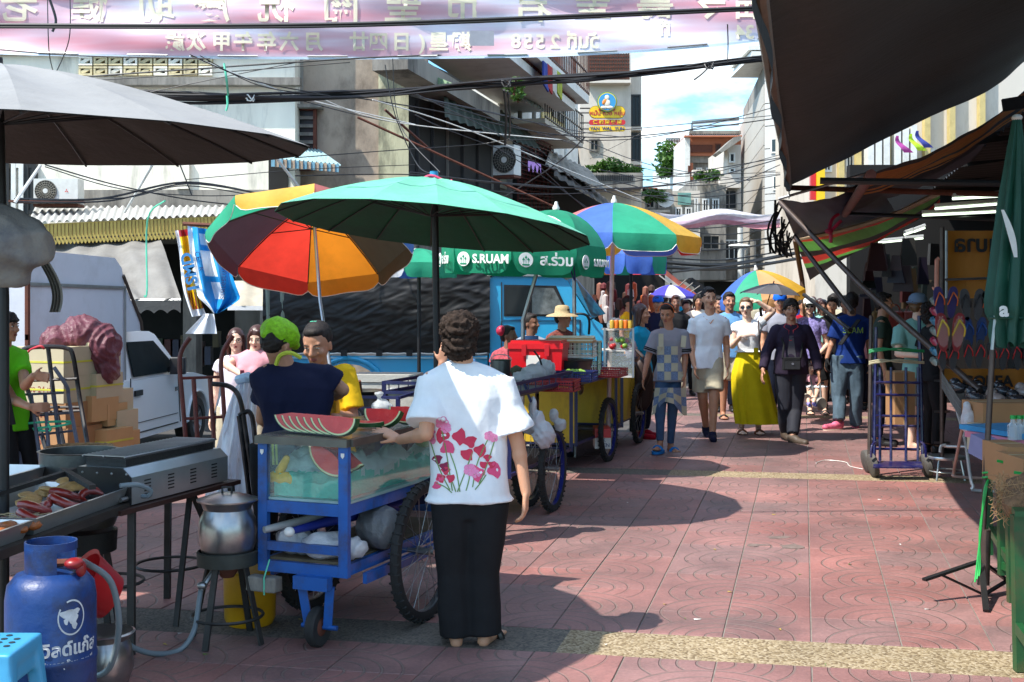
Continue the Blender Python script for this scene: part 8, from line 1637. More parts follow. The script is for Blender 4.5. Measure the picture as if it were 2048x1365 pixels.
# ---------------------------------------------------------------- snack carts in the middle
nvp=mat('cart_navy',c(28,36,92,.7),.45,var=.3,vs=7,dirt=c(60,50,50),da=.5,ds=8); yp=mat('cart_yellow',c(225,185,45,.8),.5,var=.15,vs=3,dirt=c(140,110,40),da=.6,ds=4,stretch=(1,1,.4))
def cart(label,o,ang,L_,Wd_,zt,zb,fr_m,panels=(),wheels=True,tray=True,wr=.32,nm='snack_cart'):
    o=Vector(o); cy_=Vector((math.sin(ang),math.cos(ang),0)); cx_=Vector((cy_.y,-cy_.x,0)); P=lambda a,b,z:o+cx_*a+cy_*b+Vector((0,0,z))
    t=thing(nm,label,'cart',P(-Wd_/2,L_/2,0))
    for a in (0,-Wd_):
        for b in (0,L_): MB().bar(P(a,b,zb),P(a,b,zt+.08),.03,.03).build('post',fr_m,t,smooth=0)
        for z in (zt,zt+.07,zb+.02): MB().bar(P(a,.016,z),P(a,L_-.016,z),.02,.022).build('rail',fr_m,t,smooth=0)
        for k in range(9): MB().bar(P(a,L_*(k+.5)/9,zt+.012),P(a,L_*(k+.5)/9,zt+.06),.008,.008).build('railing_rod',fr_m,t,smooth=0)
    for b in (0,L_):
        for z in (zt,zt+.07,zb+.02): MB().bar(P(-.016,b,z),P(-Wd_+.016,b,z),.02,.022).build('rail',fr_m,t,smooth=0)
    MB().prism([P(-.01,.01,zt-.03),P(-Wd_+.01,.01,zt-.03),P(-Wd_+.01,L_-.01,zt-.03),P(-.01,L_-.01,zt-.03)],(0,0,.02)).build('deck',inxd,t,smooth=0)
    MB().prism([P(-.01,.01,zb),P(-Wd_+.01,.01,zb),P(-Wd_+.01,L_-.01,zb),P(-.01,L_-.01,zb)],(0,0,.02)).build('shelf',soot,t,smooth=0)
    for side,a0,a1,m_ in panels:
        if side=='f': MB().prism([P(-Wd_*a0,-.004,zb+.03),P(-Wd_*a1,-.004,zb+.03),P(-Wd_*a1,-.004,zt-.035),P(-Wd_*a0,-.004,zt-.035)],-cy_*.012).build('panel',m_,t,smooth=0)
        else: MB().prism([P(.004,L_*a0,zb+.03),P(.004,L_*a1,zb+.03),P(.004,L_*a1,zt-.035),P(.004,L_*a0,zt-.035)],cx_*.012).build('panel',m_,t,smooth=0)
    if wheels:
        for a in (.08,-Wd_-.08): bigwheel(t,P(a,L_*.5,wr),cx_,wr,.05,16,chr_)
        MB().tube([P(.1,L_*.5,wr),P(-Wd_-.1,L_*.5,wr)],.014,8).build('axle',steel,t)
    return t,P
chr_=mat('rim_blue',c(50,60,150,.7),.35,metal=.4)
# cart behind the woman (partly hidden), blue, D about 8.7
t,P1=cart('blue snack cart hidden behind the woman in white, loaded with pans and a foam box',(-.02,8.7,0),.32,1.6,.95,.93,.35,nvp)
bigw=P1(.08,.25,.32)
t,P2=cart('navy framed snack cart with yellow panels carrying the red cooler',G(1165,935)+V(-.08,-.35,0),.33,1.75,.78,.82,.24,nvp,panels=(('f',.0,.45,yp),('f',.5,1,yp)),wr=.31)
t,P3=cart('farther snack cart with faded yellow side panels and a glass case',G(1238,885)+V(-.1,-.8,0),.30,1.6,.85,.86,.26,nvp,panels=(('s',.0,.42,yp),('s',.46,1,yp),('f',0,1,yp)),wr=.33)
# wheel right behind the woman
t=thing('bicycle_wheel','dark spoked wheel half hidden beside the hand of the woman in white','wheel',G(1070,1012)); bigwheel(t,Vector((G(1072,1012).x-.05,9.66,.34)),Vector((.93,-.36,0)),.34,.055,20)
# contents on cart 1
t=thing('foam_box','dirty white polystyrene box beside the blue cart rail, before the truck','box',W(780,790,10.2))
fm=mat('polystyrene',c(205,204,196,.8),.8,var=.1,vs=6,dirt=c(130,125,115),da=.5,ds=6,bump=.2,bs=50); MB().box(W(775,775,10.4)+V(.0,0,-.06),(.52,.36,.22),-.1).build('box_body',fm,t,smooth=0); MB().box(W(775,775,10.4)+V(.0,0,.085),(.54,.38,.06),-.1).build('lid',fm,t,smooth=0)
t=thing('wok','wide steel wok pan with a wooden handle beside the foam box','pan',W(730,790,9.3)); MB().lathe([(.06,-.09),(.13,-.06),(.17,.0),(.18,.004),(.165,0),(.12,-.055),(.001,-.08)],W(724,782,9.3),26).build('wok',inxd,t); MB().tube([W(722,785,9.3),W(719,762,9.25)],.012,6).build('handle',rust,t)
t=thing('stock_pot','second wide steel pot behind the yellow vendor near the foam box','pot',W(745,800,9.0)); MB().lathe([(.15,-.11),(.16,0),(.18,.005),(.15,.0),(.001,-.02)],W(735,795,9.0),26).build('pot_body',inxd,t)
t=thing('cart_railing','navy steel railing of the pan stall between yellow vendor and woman in white','railing',W(760,820,8.6))
for a,b in (((700,794,8.6),(798,796,8.5)),((798,796,8.5),(835,785,8.9)),((700,818,8.6),(770,816,8.5))): MB().bar(W(*a),W(*b),.02,.02).build('rail',nvp,t,smooth=0)
for x in (712,796): MB().bar(W(x,792,8.6),W(x,850,8.6),.03,.03).build('post',nvp,t,smooth=0)
clr=mat('clear_bag',c(225,228,228,.92),.2,trans=.55,var=.15,vs=10,bump=1,bs=26)
bag('small knotted clear bag lying on the stall between vendor and woman in white',[(W(764,815,7.9),(.07,.06,.05))],clr,knot=W(757,808,7.9),seed=3)
bag('crumpled clear bag on the foam box stall',[(W(790,785,9.9),(.1,.06,.04))],clr,seed=5)
t=thing('motorbike_wheel','small chrome wheel glimpsed behind the watermelon slices','wheel',W(708,835,8.2)); wheel(t,W(706,836,8.2),(0,-1,.2),.075,.04,.8,6)
# red cooler, crates, pots
t=thing('red_cooler','bright red plastic cooler box with a white label on the navy cart','cooler',P2(-.5,.2,.84)); rc_=mat('cooler_red',c(225,22,34,.85),.35,var=.05)
rr_=rz(-.33); cc=P2(-.42,.22,1.02); D_=cc.y
cc=W(1078,722,10.9)
MB().box(cc,(.44,.32,.22),-.2,taper=1.06).build('box_body',rc_,t,smooth=0); MB().box(cc+V(0,0,.135),(.48,.36,.05),-.2).build('lid',rc_,t,smooth=0); MB().box(cc+V(0,0,.17),(.44,.32,.02),-.2).build('lid_top',rc_,t,smooth=0)
for k in (-1,1): MB().bar(cc+rz(-.2)@V(k*.1,-.185,.15),cc+rz(-.2)@V(k*.1,-.185,.05),.04,.015).build('latch',rc_,t,smooth=0)
MB().box(cc+rz(-.2)@V(-.02,-.176,-.01),(.12,.002,.13),-.2).build('label',wp,t,smooth=0)
def crate(label,ce,size,rot,m,nm='plastic_crate',rows=3,cols=9,cat_='crate'):
    ce=Vector(ce); R=rz(rot); t_=thing(nm,label,cat_,ce-V(0,0,size[2]/2)); x,y,z=[s/2 for s in size]; g=MB()
    for zz_ in (-z,-z*.35,z*.35,z):
        for s in (-1,1): g.bar(ce+R@V(-x,s*y,zz_),ce+R@V(x,s*y,zz_),.008,.016 if abs(zz_)>z*.9 else .008); g.bar(ce+R@V(s*x,-y,zz_),ce+R@V(s*x,y,zz_),.008,.016 if abs(zz_)>z*.9 else .008)
    for k in range(cols+1):
        for s in (-1,1): g.bar(ce+R@V(-x+2*x*k/cols,s*y,-z),ce+R@V(-x+2*x*k/cols,s*y,z),.007,.006)
    for k in range(rows+3):
        for s in (-1,1): g.bar(ce+R@V(s*x,-y+2*y*k/(rows+2),-z),ce+R@V(s*x,-y+2*y*k/(rows+2),z),.007,.006)
    g.build('lattice',m,t_,smooth=0); MB().box(ce-V(0,0,z-.004),(size[0],size[1],.008),R).build('bottom',m,t_,smooth=0); return t_
whc=mat('crate_white',c(222,220,205,.85),.45,var=.06)
crate('white lattice crate on top of the black basin, right of the red cooler',W(1150,698,11.4),(.36,.34,.13),-.2,whc)
crate('taller pale green crate behind the white lattice crate',W(1178,716,11.8),(.2,.3,.3),-.2,mat('crate_mint',c(180,205,180,.8),.5))
for k in range(4): tag(MB().box(W(1138,683-3*k,11.3)+V(.01*k,0,0),(.46-.02*k,.3,.012),-.2+.04*k).build('flat_carton',[cbo,mat('carton_pale',c(225,215,190,.85),.8)][k%2],smooth=0),['bottom','lower middle','upper middle','top'][k]+' flat folded carton piled on the white crate','carton')
tag(MB().lathe([(.15,-.1),(.2,.09),(.215,.1),(.2,.095),(.001,.03)],W(1140,742,11.0),30).build('black_basin',mat('basin_black',(.02,.02,.022),.3)),'large black basin under the white lattice crate','basin')
t=thing('stock_pot','steel stockpot with a wire handle left of the red cooler','pot',W(1002,735,10.4)); MB().lathe([(.085,-.1),(.085,.05),(.092,.055),(.08,.05),(.001,.03)],W(1002,733,10.4),26).build('pot_body',inxd,t); MB().tube([W(1002,733,10.4)+V(.088*math.cos(a),-.02,.05+.05*math.sin(a)) for a in [math.pi*i/8 for i in range(9)]],.004,5).build('handle',steel,t)
crate('shallow red plastic basket at the front of the navy cart',W(1100,770,10.0),(.44,.28,.075),-.25,mat('basket_red',c(170,30,38,.75),.45),'plastic_basket',3,22,'basket')
crate('shallow navy basket of green limes behind the red basket',W(1148,752,10.6),(.36,.28,.07),-.25,mat('basket_navy',c(35,45,110,.7),.5),'plastic_basket',3,18,'basket')
crate('red and dark basket of snacks on the farther cart',W(1212,745,12.0),(.34,.4,.06),-.3,mat('basket_red',(1,1,1,1)),'plastic_basket',3,14,'basket')
random.seed(5)
limem=mat('lime_green',c(140,180,70,.8),.4,var=.2); 
for i in range(14): tag(MB().ell(W(1132+2.6*i,748-2*(i%3),10.5+.05*(i%4)),(.028,.028,.025),10,8).build('lime',limem),'round green lime in the navy basket','lime','limes in the navy basket')
redf=mat('fruit_red',c(190,40,40,.8),.35,var=.2)
for i in range(26): tag(MB().ell(W(1222+random.uniform(0,36),688+random.uniform(-9,6),12.3+.1*random.random()),(.032,.032,.03),10,8).build('fruit',[redf,redf,limem][i%3]),'round red or green fruit heaped in the glass case','fruit','red and green fruit heaped in the glass case')
t=thing('glass_case','clear glass display case on the farther cart with fruit inside','display case',W(1235,760,12.4))
gc=glass('case_glass',(.85,.92,.9,1),.16)
for (x0,y0,x1,y1,d) in ((1208,658,1268,662,12.3),(1208,700,1268,704,12.3),(1208,752,1268,756,12.3)): a=W(x0,y1,d);b=W(x1,y0,d); MB().box(((a.x+b.x)/2,d+.2,(a.z+b.z)/2),(b.x-a.x,.42,.015)).build('shelf',wp,t,smooth=0)
for x in (1209,1266): MB().bar(W(x,656,12.28),W(x,756,12.28),.02,.02).build('frame_post',steel,t,smooth=0)
fr(MB(),1211,663,1265,699,12.29,.004).build('pane',gc,t,smooth=0); fr(MB(),1211,705,1265,751,12.29,.004).build('pane',gc,t,smooth=0)
bag('white plastic bags of fruit piled on top of the glass case',[(W(1232,648,12.4),(.1,.1,.06)),(W(1250,650,12.4),(.07,.08,.05))],clr,seed=6)
for i in range(5): tag(MB().lathe([(.022,0),(.024,.07),(.018,.08),(.001,.082)],W(1224+9*i,657,12.25),12).build('jar',[mat('jar_gold',c(210,170,60,.8),.3),mat('jar_orange',c(240,120,30,.8),.4)][i%2]),['leftmost','second','middle','fourth','rightmost'][i]+' small jar on top of the glass case','jar')
bag('clear bags of cassava piled at the front of the navy cart, larger heap',[(W(1068,745,10.0),(.11,.1,.07)),(W(1090,738,10.1),(.09,.09,.08)),(W(1045,755,9.9),(.09,.08,.05))],clr,seed=8)
bag('dried banana leaf bundle beside the stockpot',[(W(1034,745,10.2),(.06,.05,.06))],mat('leaf_brown',c(84,88,62,.6),.8,var=.5,vs=18),seed=11,nm='leaf_bundle',cat_='leaf bundle')
tag(MB().tube(spline([W(1068,702,10),W(1080,720,10),W(1086,745,10)],4),.008,5).build('dark_twigs',blk),'dark twigs sticking up before the cooler label','twigs')
bag('white plastic bag hanging with a full bottle shape from the cart corner, nearer',[(W(1088,870,9.0),(.085,.08,.1)),(W(1078,842,9.0),(.05,.05,.08)),(W(1068,815,9.0),(.02,.02,.08))],mat('bag_milky',c(228,228,230,.9),.3,trans=.35,bump=.7,bs=14),seed=12)
bag('translucent white bag hanging behind the nearer one from the cart corner',[(W(1062,850,9.25),(.08,.07,.08)),(W(1066,820,9.25),(.03,.03,.1))],clr,seed=14)
bag('small crumpled clear bag blown out at the right of the hanging bags',[(W(1120,850,9.4),(.05,.04,.05)),(W(1108,830,9.4),(.04,.03,.05))],clr,seed=15)
tag(MB().bar(W(1062,965-160,9.2),W(1046,760,9.2),.02,.02).build('push_bar',nvp,smooth=0),'blue push handle bar sticking out behind the woman in white','handle bar')
t=thing('carton','red and white printed carton under the navy cart','box',W(1206,898,12.0)); fr(MB(),1190,870,1222,898,12.1,.3).build('box_body',wp,t,smooth=0); fr(MB(),1190,858,1222,876,12.08,.32).build('print_band',sr,t,smooth=0); text('printed_text','K\nICEN',.05,mat('print_navy',(1,1,1,1)),W(1208,886,12.09),X,Z,t)
# side table seen under cart: turquoise stool
t=thing('turquoise_stool','turquoise plastic stool legs glimpsed under the blue cart','stool',G(750,1025)); b=MB(); q0=W(775,600,9.3); q0.z=0; b.box(q0+V(0,0,.25),(.3,.28,.03))
for sx in (-1,1):
    for sy in (-1,1): b.bar(q0+V(sx*.11,sy*.1,.25),q0+V(sx*.15,sy*.13,0),.045,.04)
blob('stool_body',b,.01,mat('turq_plastic',c(70,190,165,.8),.4),t,2)
# hanging goods stall beyond the colourful parasol
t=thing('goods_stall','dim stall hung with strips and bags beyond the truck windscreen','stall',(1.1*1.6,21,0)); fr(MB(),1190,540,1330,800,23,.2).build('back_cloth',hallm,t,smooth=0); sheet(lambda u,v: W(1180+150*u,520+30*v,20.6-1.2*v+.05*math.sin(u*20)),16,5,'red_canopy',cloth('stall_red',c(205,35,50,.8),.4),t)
random.seed(21)
for i in range(38):
    x=1196+random.random()*122; y=560+random.random()*60; hgt=15+random.random()*28; m_=[mat('goods_tan',c(170,110,90,.7),.7),mat('goods_wine',c(120,45,50,.7),.7),mat('goods_white',c(215,205,200,.8),.6),mat('goods_orange',c(210,110,60,.8),.6),mat('goods_brown',c(90,60,48,.6),.7)][i%5]
    g=MB(); p=W(x,y,20.5+random.random()); g.lathe([(.01,0),(.05,-.03),(.06,-hgt*.006),(.03,-hgt*.0085),(.001,-hgt*.0086)],p,8); tag(g.build('hanging_goods',m_),'small packet hanging in the dim stall beyond the truck windscreen','goods','packets hanging in the dim stall beyond the truck')
tag(MB().bar(W(1168,700,16),W(1190,590,16),.06,.03).build('folded_post',rust,smooth=0),'leaning pinkish post behind the colourful parasol pole','post')
t=thing('orange_awning','sloping orange and white awning over the far left stalls','awning',W(1400,600,24))
sheet(lambda u,v: W(1318+80*u,530+22*v+62*u,24-1.2*v+.04*math.sin(v*9)),16,6,'canvas',[cloth('awning_rust',c(205,85,45,.8),.3),cloth('awning_whitish',c(225,215,200,.85),.4)],t,mf=lambda u,v:1 if v>.55 else 0)
for k in range(4): MB().tube([W(1330+18*k,600-2*k,22),W(1372+14*k,560+6*k,22)],.012,5).build('prop',blk,t)
tag(sheet(lambda u,v: W(1290+75*u,568+20*v+10*u,25-1*v),10,4,'striped_awning',[cloth('aw_green',c(120,190,160,.85),.4),cloth('aw_white',c(230,228,215,.9),.4)],None,mf=lambda u,v:int(u*10)%2),'pale green and white striped awning left of the blue and white parasol','awning')
tag(MB().bar(W(1378,560,27),W(1440,602,27),.6,.1).build('dark_awning',blk,smooth=0),'dark awning edge sloping down left of the rainbow parasol','awning')
# stroller
t=thing('stroller','folding stroller with pale wheels pushed by the woman in lavender','stroller',(4.15,16.5,0))
for x,y in ((1642,808),(1612,800)):
    ce=W(x,y,16.3); MB().lathe([(.02,-.02),(.075,-.022),(.085,0),(.075,.022),(.02,.02)],ce,20,Matrix.Rotation(math.pi/2,3,'X')@Matrix.Rotation(.4,3,'Y')).build('wheel',mat('stroller_tyre',c(190,180,165,.7),.6),t)
for a,b in (((1636,712,16.6),(1642,800,16.3)),((1612,720,16.8),(1630,800,16.3)),((1612,795,16.3),(1644,798,16.3))): MB().tube([W(*a),W(*b)],.012,6).build('frame_tube',steel,t)
MB().box(W(1620,765,16.7),(.3,.3,.03)).build('seat',blkc,t,smooth=0)
# ---------------------------------------------------------------- right side: trolley, stools, racks
tbm=mat('trolley_blue',c(28,28,92,.65),.35,var=.25,vs=8,dirt=c(120,110,110),da=.4,ds=9,coat=.2)
D=11.3; t=thing('trolley','tall dark blue steel hand trolley with ropes tied at the top','trolley',G(1795,945))
for x0,x1,y0 in ((1742,1738,632),(1752,1748,655),(1838,1846,632)): MB().tube([W(x1,932,D),W(x0,y0,D+.15)],.017,8).build('side_tube',tbm if x0!=1742 else pipem,t)
for x in (1760,1782,1812,1836): MB().tube([W(x,922,D-.08),W(x,735,D)],.013,8).build('upright_tube',tbm,t)
for y in (765,790,832,852,898,925): MB().tube([W(1752,y,D-.04),W(1840,y+1,D-.04)],.012,8).build('cross_tube',tbm,t)
MB().prism([W(1748,925,D-.1),W(1842,926,D-.1),W(1846,938,D-.3),W(1746,937,D-.3)],(0,.0,.012)).build('toe_plate',tbm,t,smooth=0)
for x,d in ((1746,.0),(1853,.0),(1734,.28)): 
    ce=W(x,600,D-.1+d); ce.z=.105; MB().lathe([(.02,-.028),(.09,-.03),(.105,-.02),(.105,.02),(.09,.03),(.02,.028)],ce,24,Matrix.Rotation(math.pi/2-.2,3,'Y')).build('wheel',mat('wheel_grey',c(110,104,98,.6),.7,dirt=(.04,.04,.04),da=.6,ds=9),t)
for x in (1744,1850): MB().tube(spline([W(x+ (8 if x<1800 else -8),885,D-.1),W(x,892,D-.2),W(x+ (-2 if x<1800 else 2),915,D-.2)],4),.012,6).build('mudguard',tbm,t)
for y,m_,lb in ((697,mat('rope_green',c(40,150,90,.8),.7),'green'),(720,mat('rope_beige',c(190,180,145,.8),.8),'beige')):
    for k in range(4): tag(MB().tube(spline([W(1738,y+4+2*k,D-.05),W(1765,y+5*math.sin(k),D-.1),W(1800,y+2+3*math.cos(k*2),D-.1),W(1848,y+4+k,D-.05)],5),.008,6).build('rope',m_),('upper','second','third','lowest')[k]+' strand of '+lb+' rope wound across the top of the trolley','rope')
t=thing('tall_carton','tall brown taped carton standing behind the blue trolley','box',G(1805,915)); fr(MB(),1790,745,1830,855,11.9,.3).build('box_body',cbb,t,smooth=0); fr(MB(),1808,745,1812,855,11.89,.008).build('tape',mat('tape_clear',(1,1,1,1)),t,smooth=0)
t=thing('steel_stool','low round stainless steel stool beside the trolley','stool',G(1895,950)); sc=W(1893,600,11.1); sc.z=0
MB().lathe([(.16,.18),(.165,.195),(.16,.205),(.001,.207)],sc,28).build('seat',inx,t); MB().tube([sc+V(.15*math.cos(a),.15*math.sin(a),.07) for a in [2*math.pi*i/24 for i in range(24)]],.007,5,closed=True).build('ring',inx,t)
for a in (-2.4,-.8,.8,2.3): MB().tube([sc+V(.13*math.cos(a),.13*math.sin(a),.18),sc+V(.17*math.cos(a),.17*math.sin(a),0)],.01,6).build('leg',inx,t)
wtube=mat('white_tube',c(215,212,206,.85),.3,metal=.3); D=10.4
t=thing('folding_table_frame','white tubular folding table legs crossing below the wire basket','table',G(1960,985))
MB().tube(spline([W(1912,815,10.9),W(1930,880,10.6),W(1940,950,10.35),W(1946,972,10.3),W(1958,982,10.3),W(2100,984,10.3)],6),.014,8).build('leg_tube',wtube,t)
MB().tube(spline([W(1926,850,10.4),W(1914,910,10.7),W(1908,945,10.9),W(1914,954,10.9),W(2000,958,10.9)],6),.014,8).build('leg_tube',mat('pink_tube',c(205,165,150,.8),.4),t)
for y in (893,): MB().tube([W(1884,y,11),W(2060,y+4,10.6)],.011,8).build('stretcher',wtube,t)
MB().tube(spline([W(1880,905,10.8),W(1882,893,10.8),W(1892,890,10.8)],4),.012,6).build('foot_bend',wtube,t)
t=thing('wire_basket','wire mesh display basket of wrapped dark shoes','basket',W(1960,800,10)); g=MB()
A,B,C_,D_=W(1884,776,10.9),W(2160,800,10.3),W(2160,850,9.6),W(1922,838,9.6)
wm_=mat('wire_grey',c(150,146,142,.6),.45,metal=.5)
up=lambda p,h:p+V(0,0,h)
for h in (0,-.06,-.13): 
    for a,b in ((A,D_),(D_,C_)): g.tube([up(a,h+.13),up(b,h+.13)],.004,5)
for k in range(26):
    p=D_.lerp(C_,k/25); g.tube([up(p,.13),p],.003,4)
    p=A.lerp(D_,k/25); g.tube([up(p,.13),p],.003,4)
g.build('mesh',wm_,t)['kind']='stuff'; MB().prism([A,B,C_,D_],(0,0,.008)).build('bottom',wm_,t,smooth=0)
shd=mat('wrapped_shoe',(.03,.03,.035),.2,var=.5,vs=10,coat=.5,bump=.4,bs=20); shp=mat('wrapped_pale',c(190,165,155,.7),.25,var=.3,vs=10,coat=.5)
for i in range(11):
    p=A.lerp(B,.08+.085*i).lerp(D_.lerp(C_,.08+.085*i),.35+.3*(i%2)); b=MB(); b.ell(p+V(0,0,.09),(.07,.12,.05),12,8); b.ell(p+V(0,.08,.12),(.05,.06,.05),10,8); tag(b.build('wrapped_shoe',shp if i in (3,6,7) else shd),'shoe wrapped in clear plastic lying in the wire basket','shoe','wrapped shoes in the wire basket')
# sandal rack and banner
t=thing('thai_banner','orange yellow cloth banner with large reversed Thai letters behind the sandals','banner',W(1960,600,11.4))
bo=mat('banner_orange',c(200,130,40,.75),.7,trans=.2,var=.15,vs=3)
sheet(lambda u,v: W(1893+230*u,462+135*v,11.4+.03*math.sin(u*13)),20,6,'cloth',bo,t); text('printed_text','อนุบาล',.20,blk,W(1968,490,11.34),X,Z,t,mirror=True,bold=.006); MB().tube([W(1884,560,11.3),W(2120,552,11.3)],.012,6).build('rail',steel,t)
MB().tube([W(1893,462,11.35),W(1893,597,11.35)],.012,6).build('edge_pole',steel,t)
t=thing('yellow_banner','lower yellow cloth with dark letters behind the wire basket','banner',W(1970,770,11.5)); sheet(lambda u,v: W(1886+240*u,738+45*v,11.5+.02*math.sin(u*17)),16,3,'cloth',bo,t); text('printed_text','COREA',.14,blk,W(1975,764,11.44),X,Z,t,bold=.005)
def sandals(label,px,py,D,m_sole,m_strap,k=1.,group='pairs of flip-flops hung on the rack',logo=None):
    k*=.86; ce=W(px,py,D); t_=thing('flip_flops',label,'flip-flops',ce-V(0,0,.14*k),group)
    for s_ in (-1,1):
        rr_=Matrix.Rotation(s_*.10,3,'Y'); oc=ce+V(s_*.055*k,0,0); pts=[]
        for i in range(22):
            a=2*math.pi*i/22; z=.135*math.sin(a); w_=.044*(1+.22*math.sin(a)-.12*math.cos(2*a)); pts.append(oc+rr_@(V(w_*math.cos(a),0,z)*k))
        so3=MB().prism(pts,V(0,.02,0)).build('sole',m_sole,t_,smooth=30)
        top=oc+rr_@(V(-s_*.004,-.012,.085)*k)
        for q_ in (-1,1): MB().tube(spline([top,oc+rr_@(V(q_*.030,-.035,.03)*k),oc+rr_@(V(q_*.040,-.004,-.025)*k)],4),.006*k,6).build('strap',m_strap,so3)
    return t_
sp_=mat('sole_purple',c(52,38,105,.7),.6); sr_=mat('sole_red',c(150,30,36,.7),.6,var=.1); sblk=mat('sole_black',(.03,.028,.028),.6); sbl=mat('sole_blue',c(40,70,130,.6),.6); sor=mat('strap_orange',c(225,110,50,.8),.4); ste=mat('strap_yellow2',c(230,200,60,.8),.4); srd=mat('strap_red',c(210,40,40,.8),.4)
sandals('purple flip-flops with orange straps, top left of the rack',1892,605,10.2,sp_,sor,1.12)
sd_=sandals('red polka dot flip-flops with yellow straps, larger pair below the purple ones',1901,665,10.0,sr_,ste,1.35)
dots=MB()
for i in range(9):
    for j in range(13):
        for s_ in (-1,1):
            x=(i-4)*.012; z=(j-6)*.02+(.01 if i%2 else 0); 
            if (x/.045)**2+(z/.15)**2<.9: p=W(1901,665,10.0)+V(s_*.064,-.0015,0)+Matrix.Rotation(s_*.10,3,'Y')@V(x*1.03,0,z*.95); dots.box(p,(.0065,.002,.0065),Matrix.Rotation(.78,3,'Y'))
dots.build('polka_dots',wp,sd_,smooth=0)['kind']='stuff'
sandals('grey flip-flops with dark straps, upper middle of the rack',1945,610,10.3,mat('sole_grey',c(90,86,86,.6),.6),sblk,1.15)
sandals('dark blue flip-flops in the middle row of the rack',1950,665,10.3,sbl,mat('strap_blue',c(40,90,170,.7),.4),1.1)
sandals('orange strapped flip-flops at the top right of the rack',1985,610,10.3,sblk,mat('strap_oranged',c(240,90,30,.85),.4),1.0)
for i,(x,y) in enumerate(((1896,712),(1948,708),(1996,712),(2045,712))): sandals(('leftmost','second','third','rightmost')[i]+' black flip-flops with red straps in the bottom row of the rack',x,y,10.1,sblk,srd,1.)
for i in range(7): tag(MB().tube(spline([W(1866,600+20*i,10.6),W(1872,606+20*i,10.5),W(1880,600+20*i,10.6)],4),.03,8).build('wrapped_pack',mat('pack_clear%d'%(i%3),[c(150,160,150,.7),c(190,60,90,.7),c(70,140,170,.7)][i%3],.25,coat=.4)),('top','second','third','fourth','fifth','sixth','lowest')[i]+' wrapped packet in the column left of the sandals','packet')
# hanging bags on the hall back
for i,(x,cc_) in enumerate(((1760,c(150,110,50,.6)),(1790,c(165,60,45,.6)),(1822,c(175,85,75,.6)),(1850,c(160,50,45,.6)))):
    p=W(x,640,15.5); b=MB(); b.box(p,(.2,.08,.22)); b_=blob('handbag',b,.02,mat('hb%d'%i,cc_,.5),None,1); tag(b_,('mustard','brick red','dusty pink','red')[i]+' handbag hanging in the dim hall behind the shoppers','handbag')
    MB().tube([p+V(.06*math.cos(a),0,.11+.08*math.sin(a)) for a in [math.pi*k/8 for k in range(9)]],.008,5).build('handle',mat('hb%d'%i,cc_),b_)
random.seed(33)
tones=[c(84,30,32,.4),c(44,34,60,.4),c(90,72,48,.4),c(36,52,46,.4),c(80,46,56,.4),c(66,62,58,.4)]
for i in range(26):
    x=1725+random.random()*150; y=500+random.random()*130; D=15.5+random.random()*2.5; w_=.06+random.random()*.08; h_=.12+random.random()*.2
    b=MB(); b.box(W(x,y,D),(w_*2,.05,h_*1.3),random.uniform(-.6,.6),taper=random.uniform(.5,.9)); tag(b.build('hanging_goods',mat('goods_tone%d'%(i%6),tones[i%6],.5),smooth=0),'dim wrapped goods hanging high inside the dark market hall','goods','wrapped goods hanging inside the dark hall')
t=thing('goods_rack','dark steel shelving packed with dim shoe boxes beside the sandals','shelves',ST(1.8,11.6,0))
for k in range(5): MB().prism([W(1868,640+62*k,11.2),W(1890,640+62*k,11.0),W(1900,640+62*k,11.8),W(1872,640+62*k,12)],(0,0,.02)).build('shelf',blk,t,smooth=0)
# closed green parasol with tripod foot
pb_=W(1958,600,6.75); pb_.z=0; D=6.75
pt0=W(1962,1160,6.75); pt1=W(1994,690,6.75); pt2=W(2034,236,6.75)
t=thing('closed_parasol','folded dark green parasol with white lettering on a steel pole and black tripod foot','parasol',G(1965,1193))
MB().tube([W(1960,1170,6.75),W(1985,700,6.75)],.016,12).build('pole',pipem,t); MB().tube([W(1985,700,6.75),pt2],.012,8).build('upper_pole',steel,t)
MB().tube([W(1970,1170,6.73),W(1973,1060,6.73)],.024,10).build('socket',pipem,t)
def fol(u,v):
    a=2*math.pi*u; ce=pt2.lerp(W(2022,690,6.75),v); r=(.02+.085*min(1,v*1.25)**.8)*(1-.25*max(0,v-.88)/.12); k=1+.28*math.sin(a*7+v*2.2)*min(1,v*3)+.10*math.sin(a*13+v*5); r*= (1-.18*math.exp(-((v-.9)/.03)**2))
    return ce+Vector((math.cos(a)*r*k,math.sin(a)*r*k,-.02*math.sin(a*7)*v))
sheet(fol,84,30,'folded_canvas',mat('folded_green',c(22,92,72,.6),.6,var=.25,vs=5,bump=.3,bs=12),t,sm=80)
MB().tube([W(2018,636,6.75)+V(.095*math.cos(a),.095*math.sin(a),.0) for a in [2*math.pi*i/20 for i in range(20)]],.006,5,closed=True).build('tie_strap',mat('folded_green',(1,1,1,1)),t)
text('printed_text','a',.11,wtx,W(2008,620,6.62),X,Z,t,bold=.004)
sheet(lambda u,v: W(2012+ (6+8*math.sin(v*3))*u+26*v-10,420+95*v,6.62),3,8,'white_stripe',wtx,t)
MB().ell(W(2034,236,6.75),(.03,.03,.02),10,6).build('tip_cap',wp,t)
hub=W(1962,1122,6.75); low=W(1968,1190,6.75); f1=W(1848,1160,6.6); f2=W(1972,1232,6.4); f3=W(2035,1195,6.9)
for f_ in (f1,f2,f3):
    f_=Vector(f_); f_.z=max(.01,f_.z); MB().bar(hub,f_,.03,.014).build('foot_leg',blk,t,smooth=0); MB().bar(low,hub.lerp(f_,.72),.022,.012).build('foot_brace',blk,t,smooth=0)
gt_=thing('green_tie','green plastic ribbon tied round the parasol pole','ribbon',W(1962,1150,6.7))
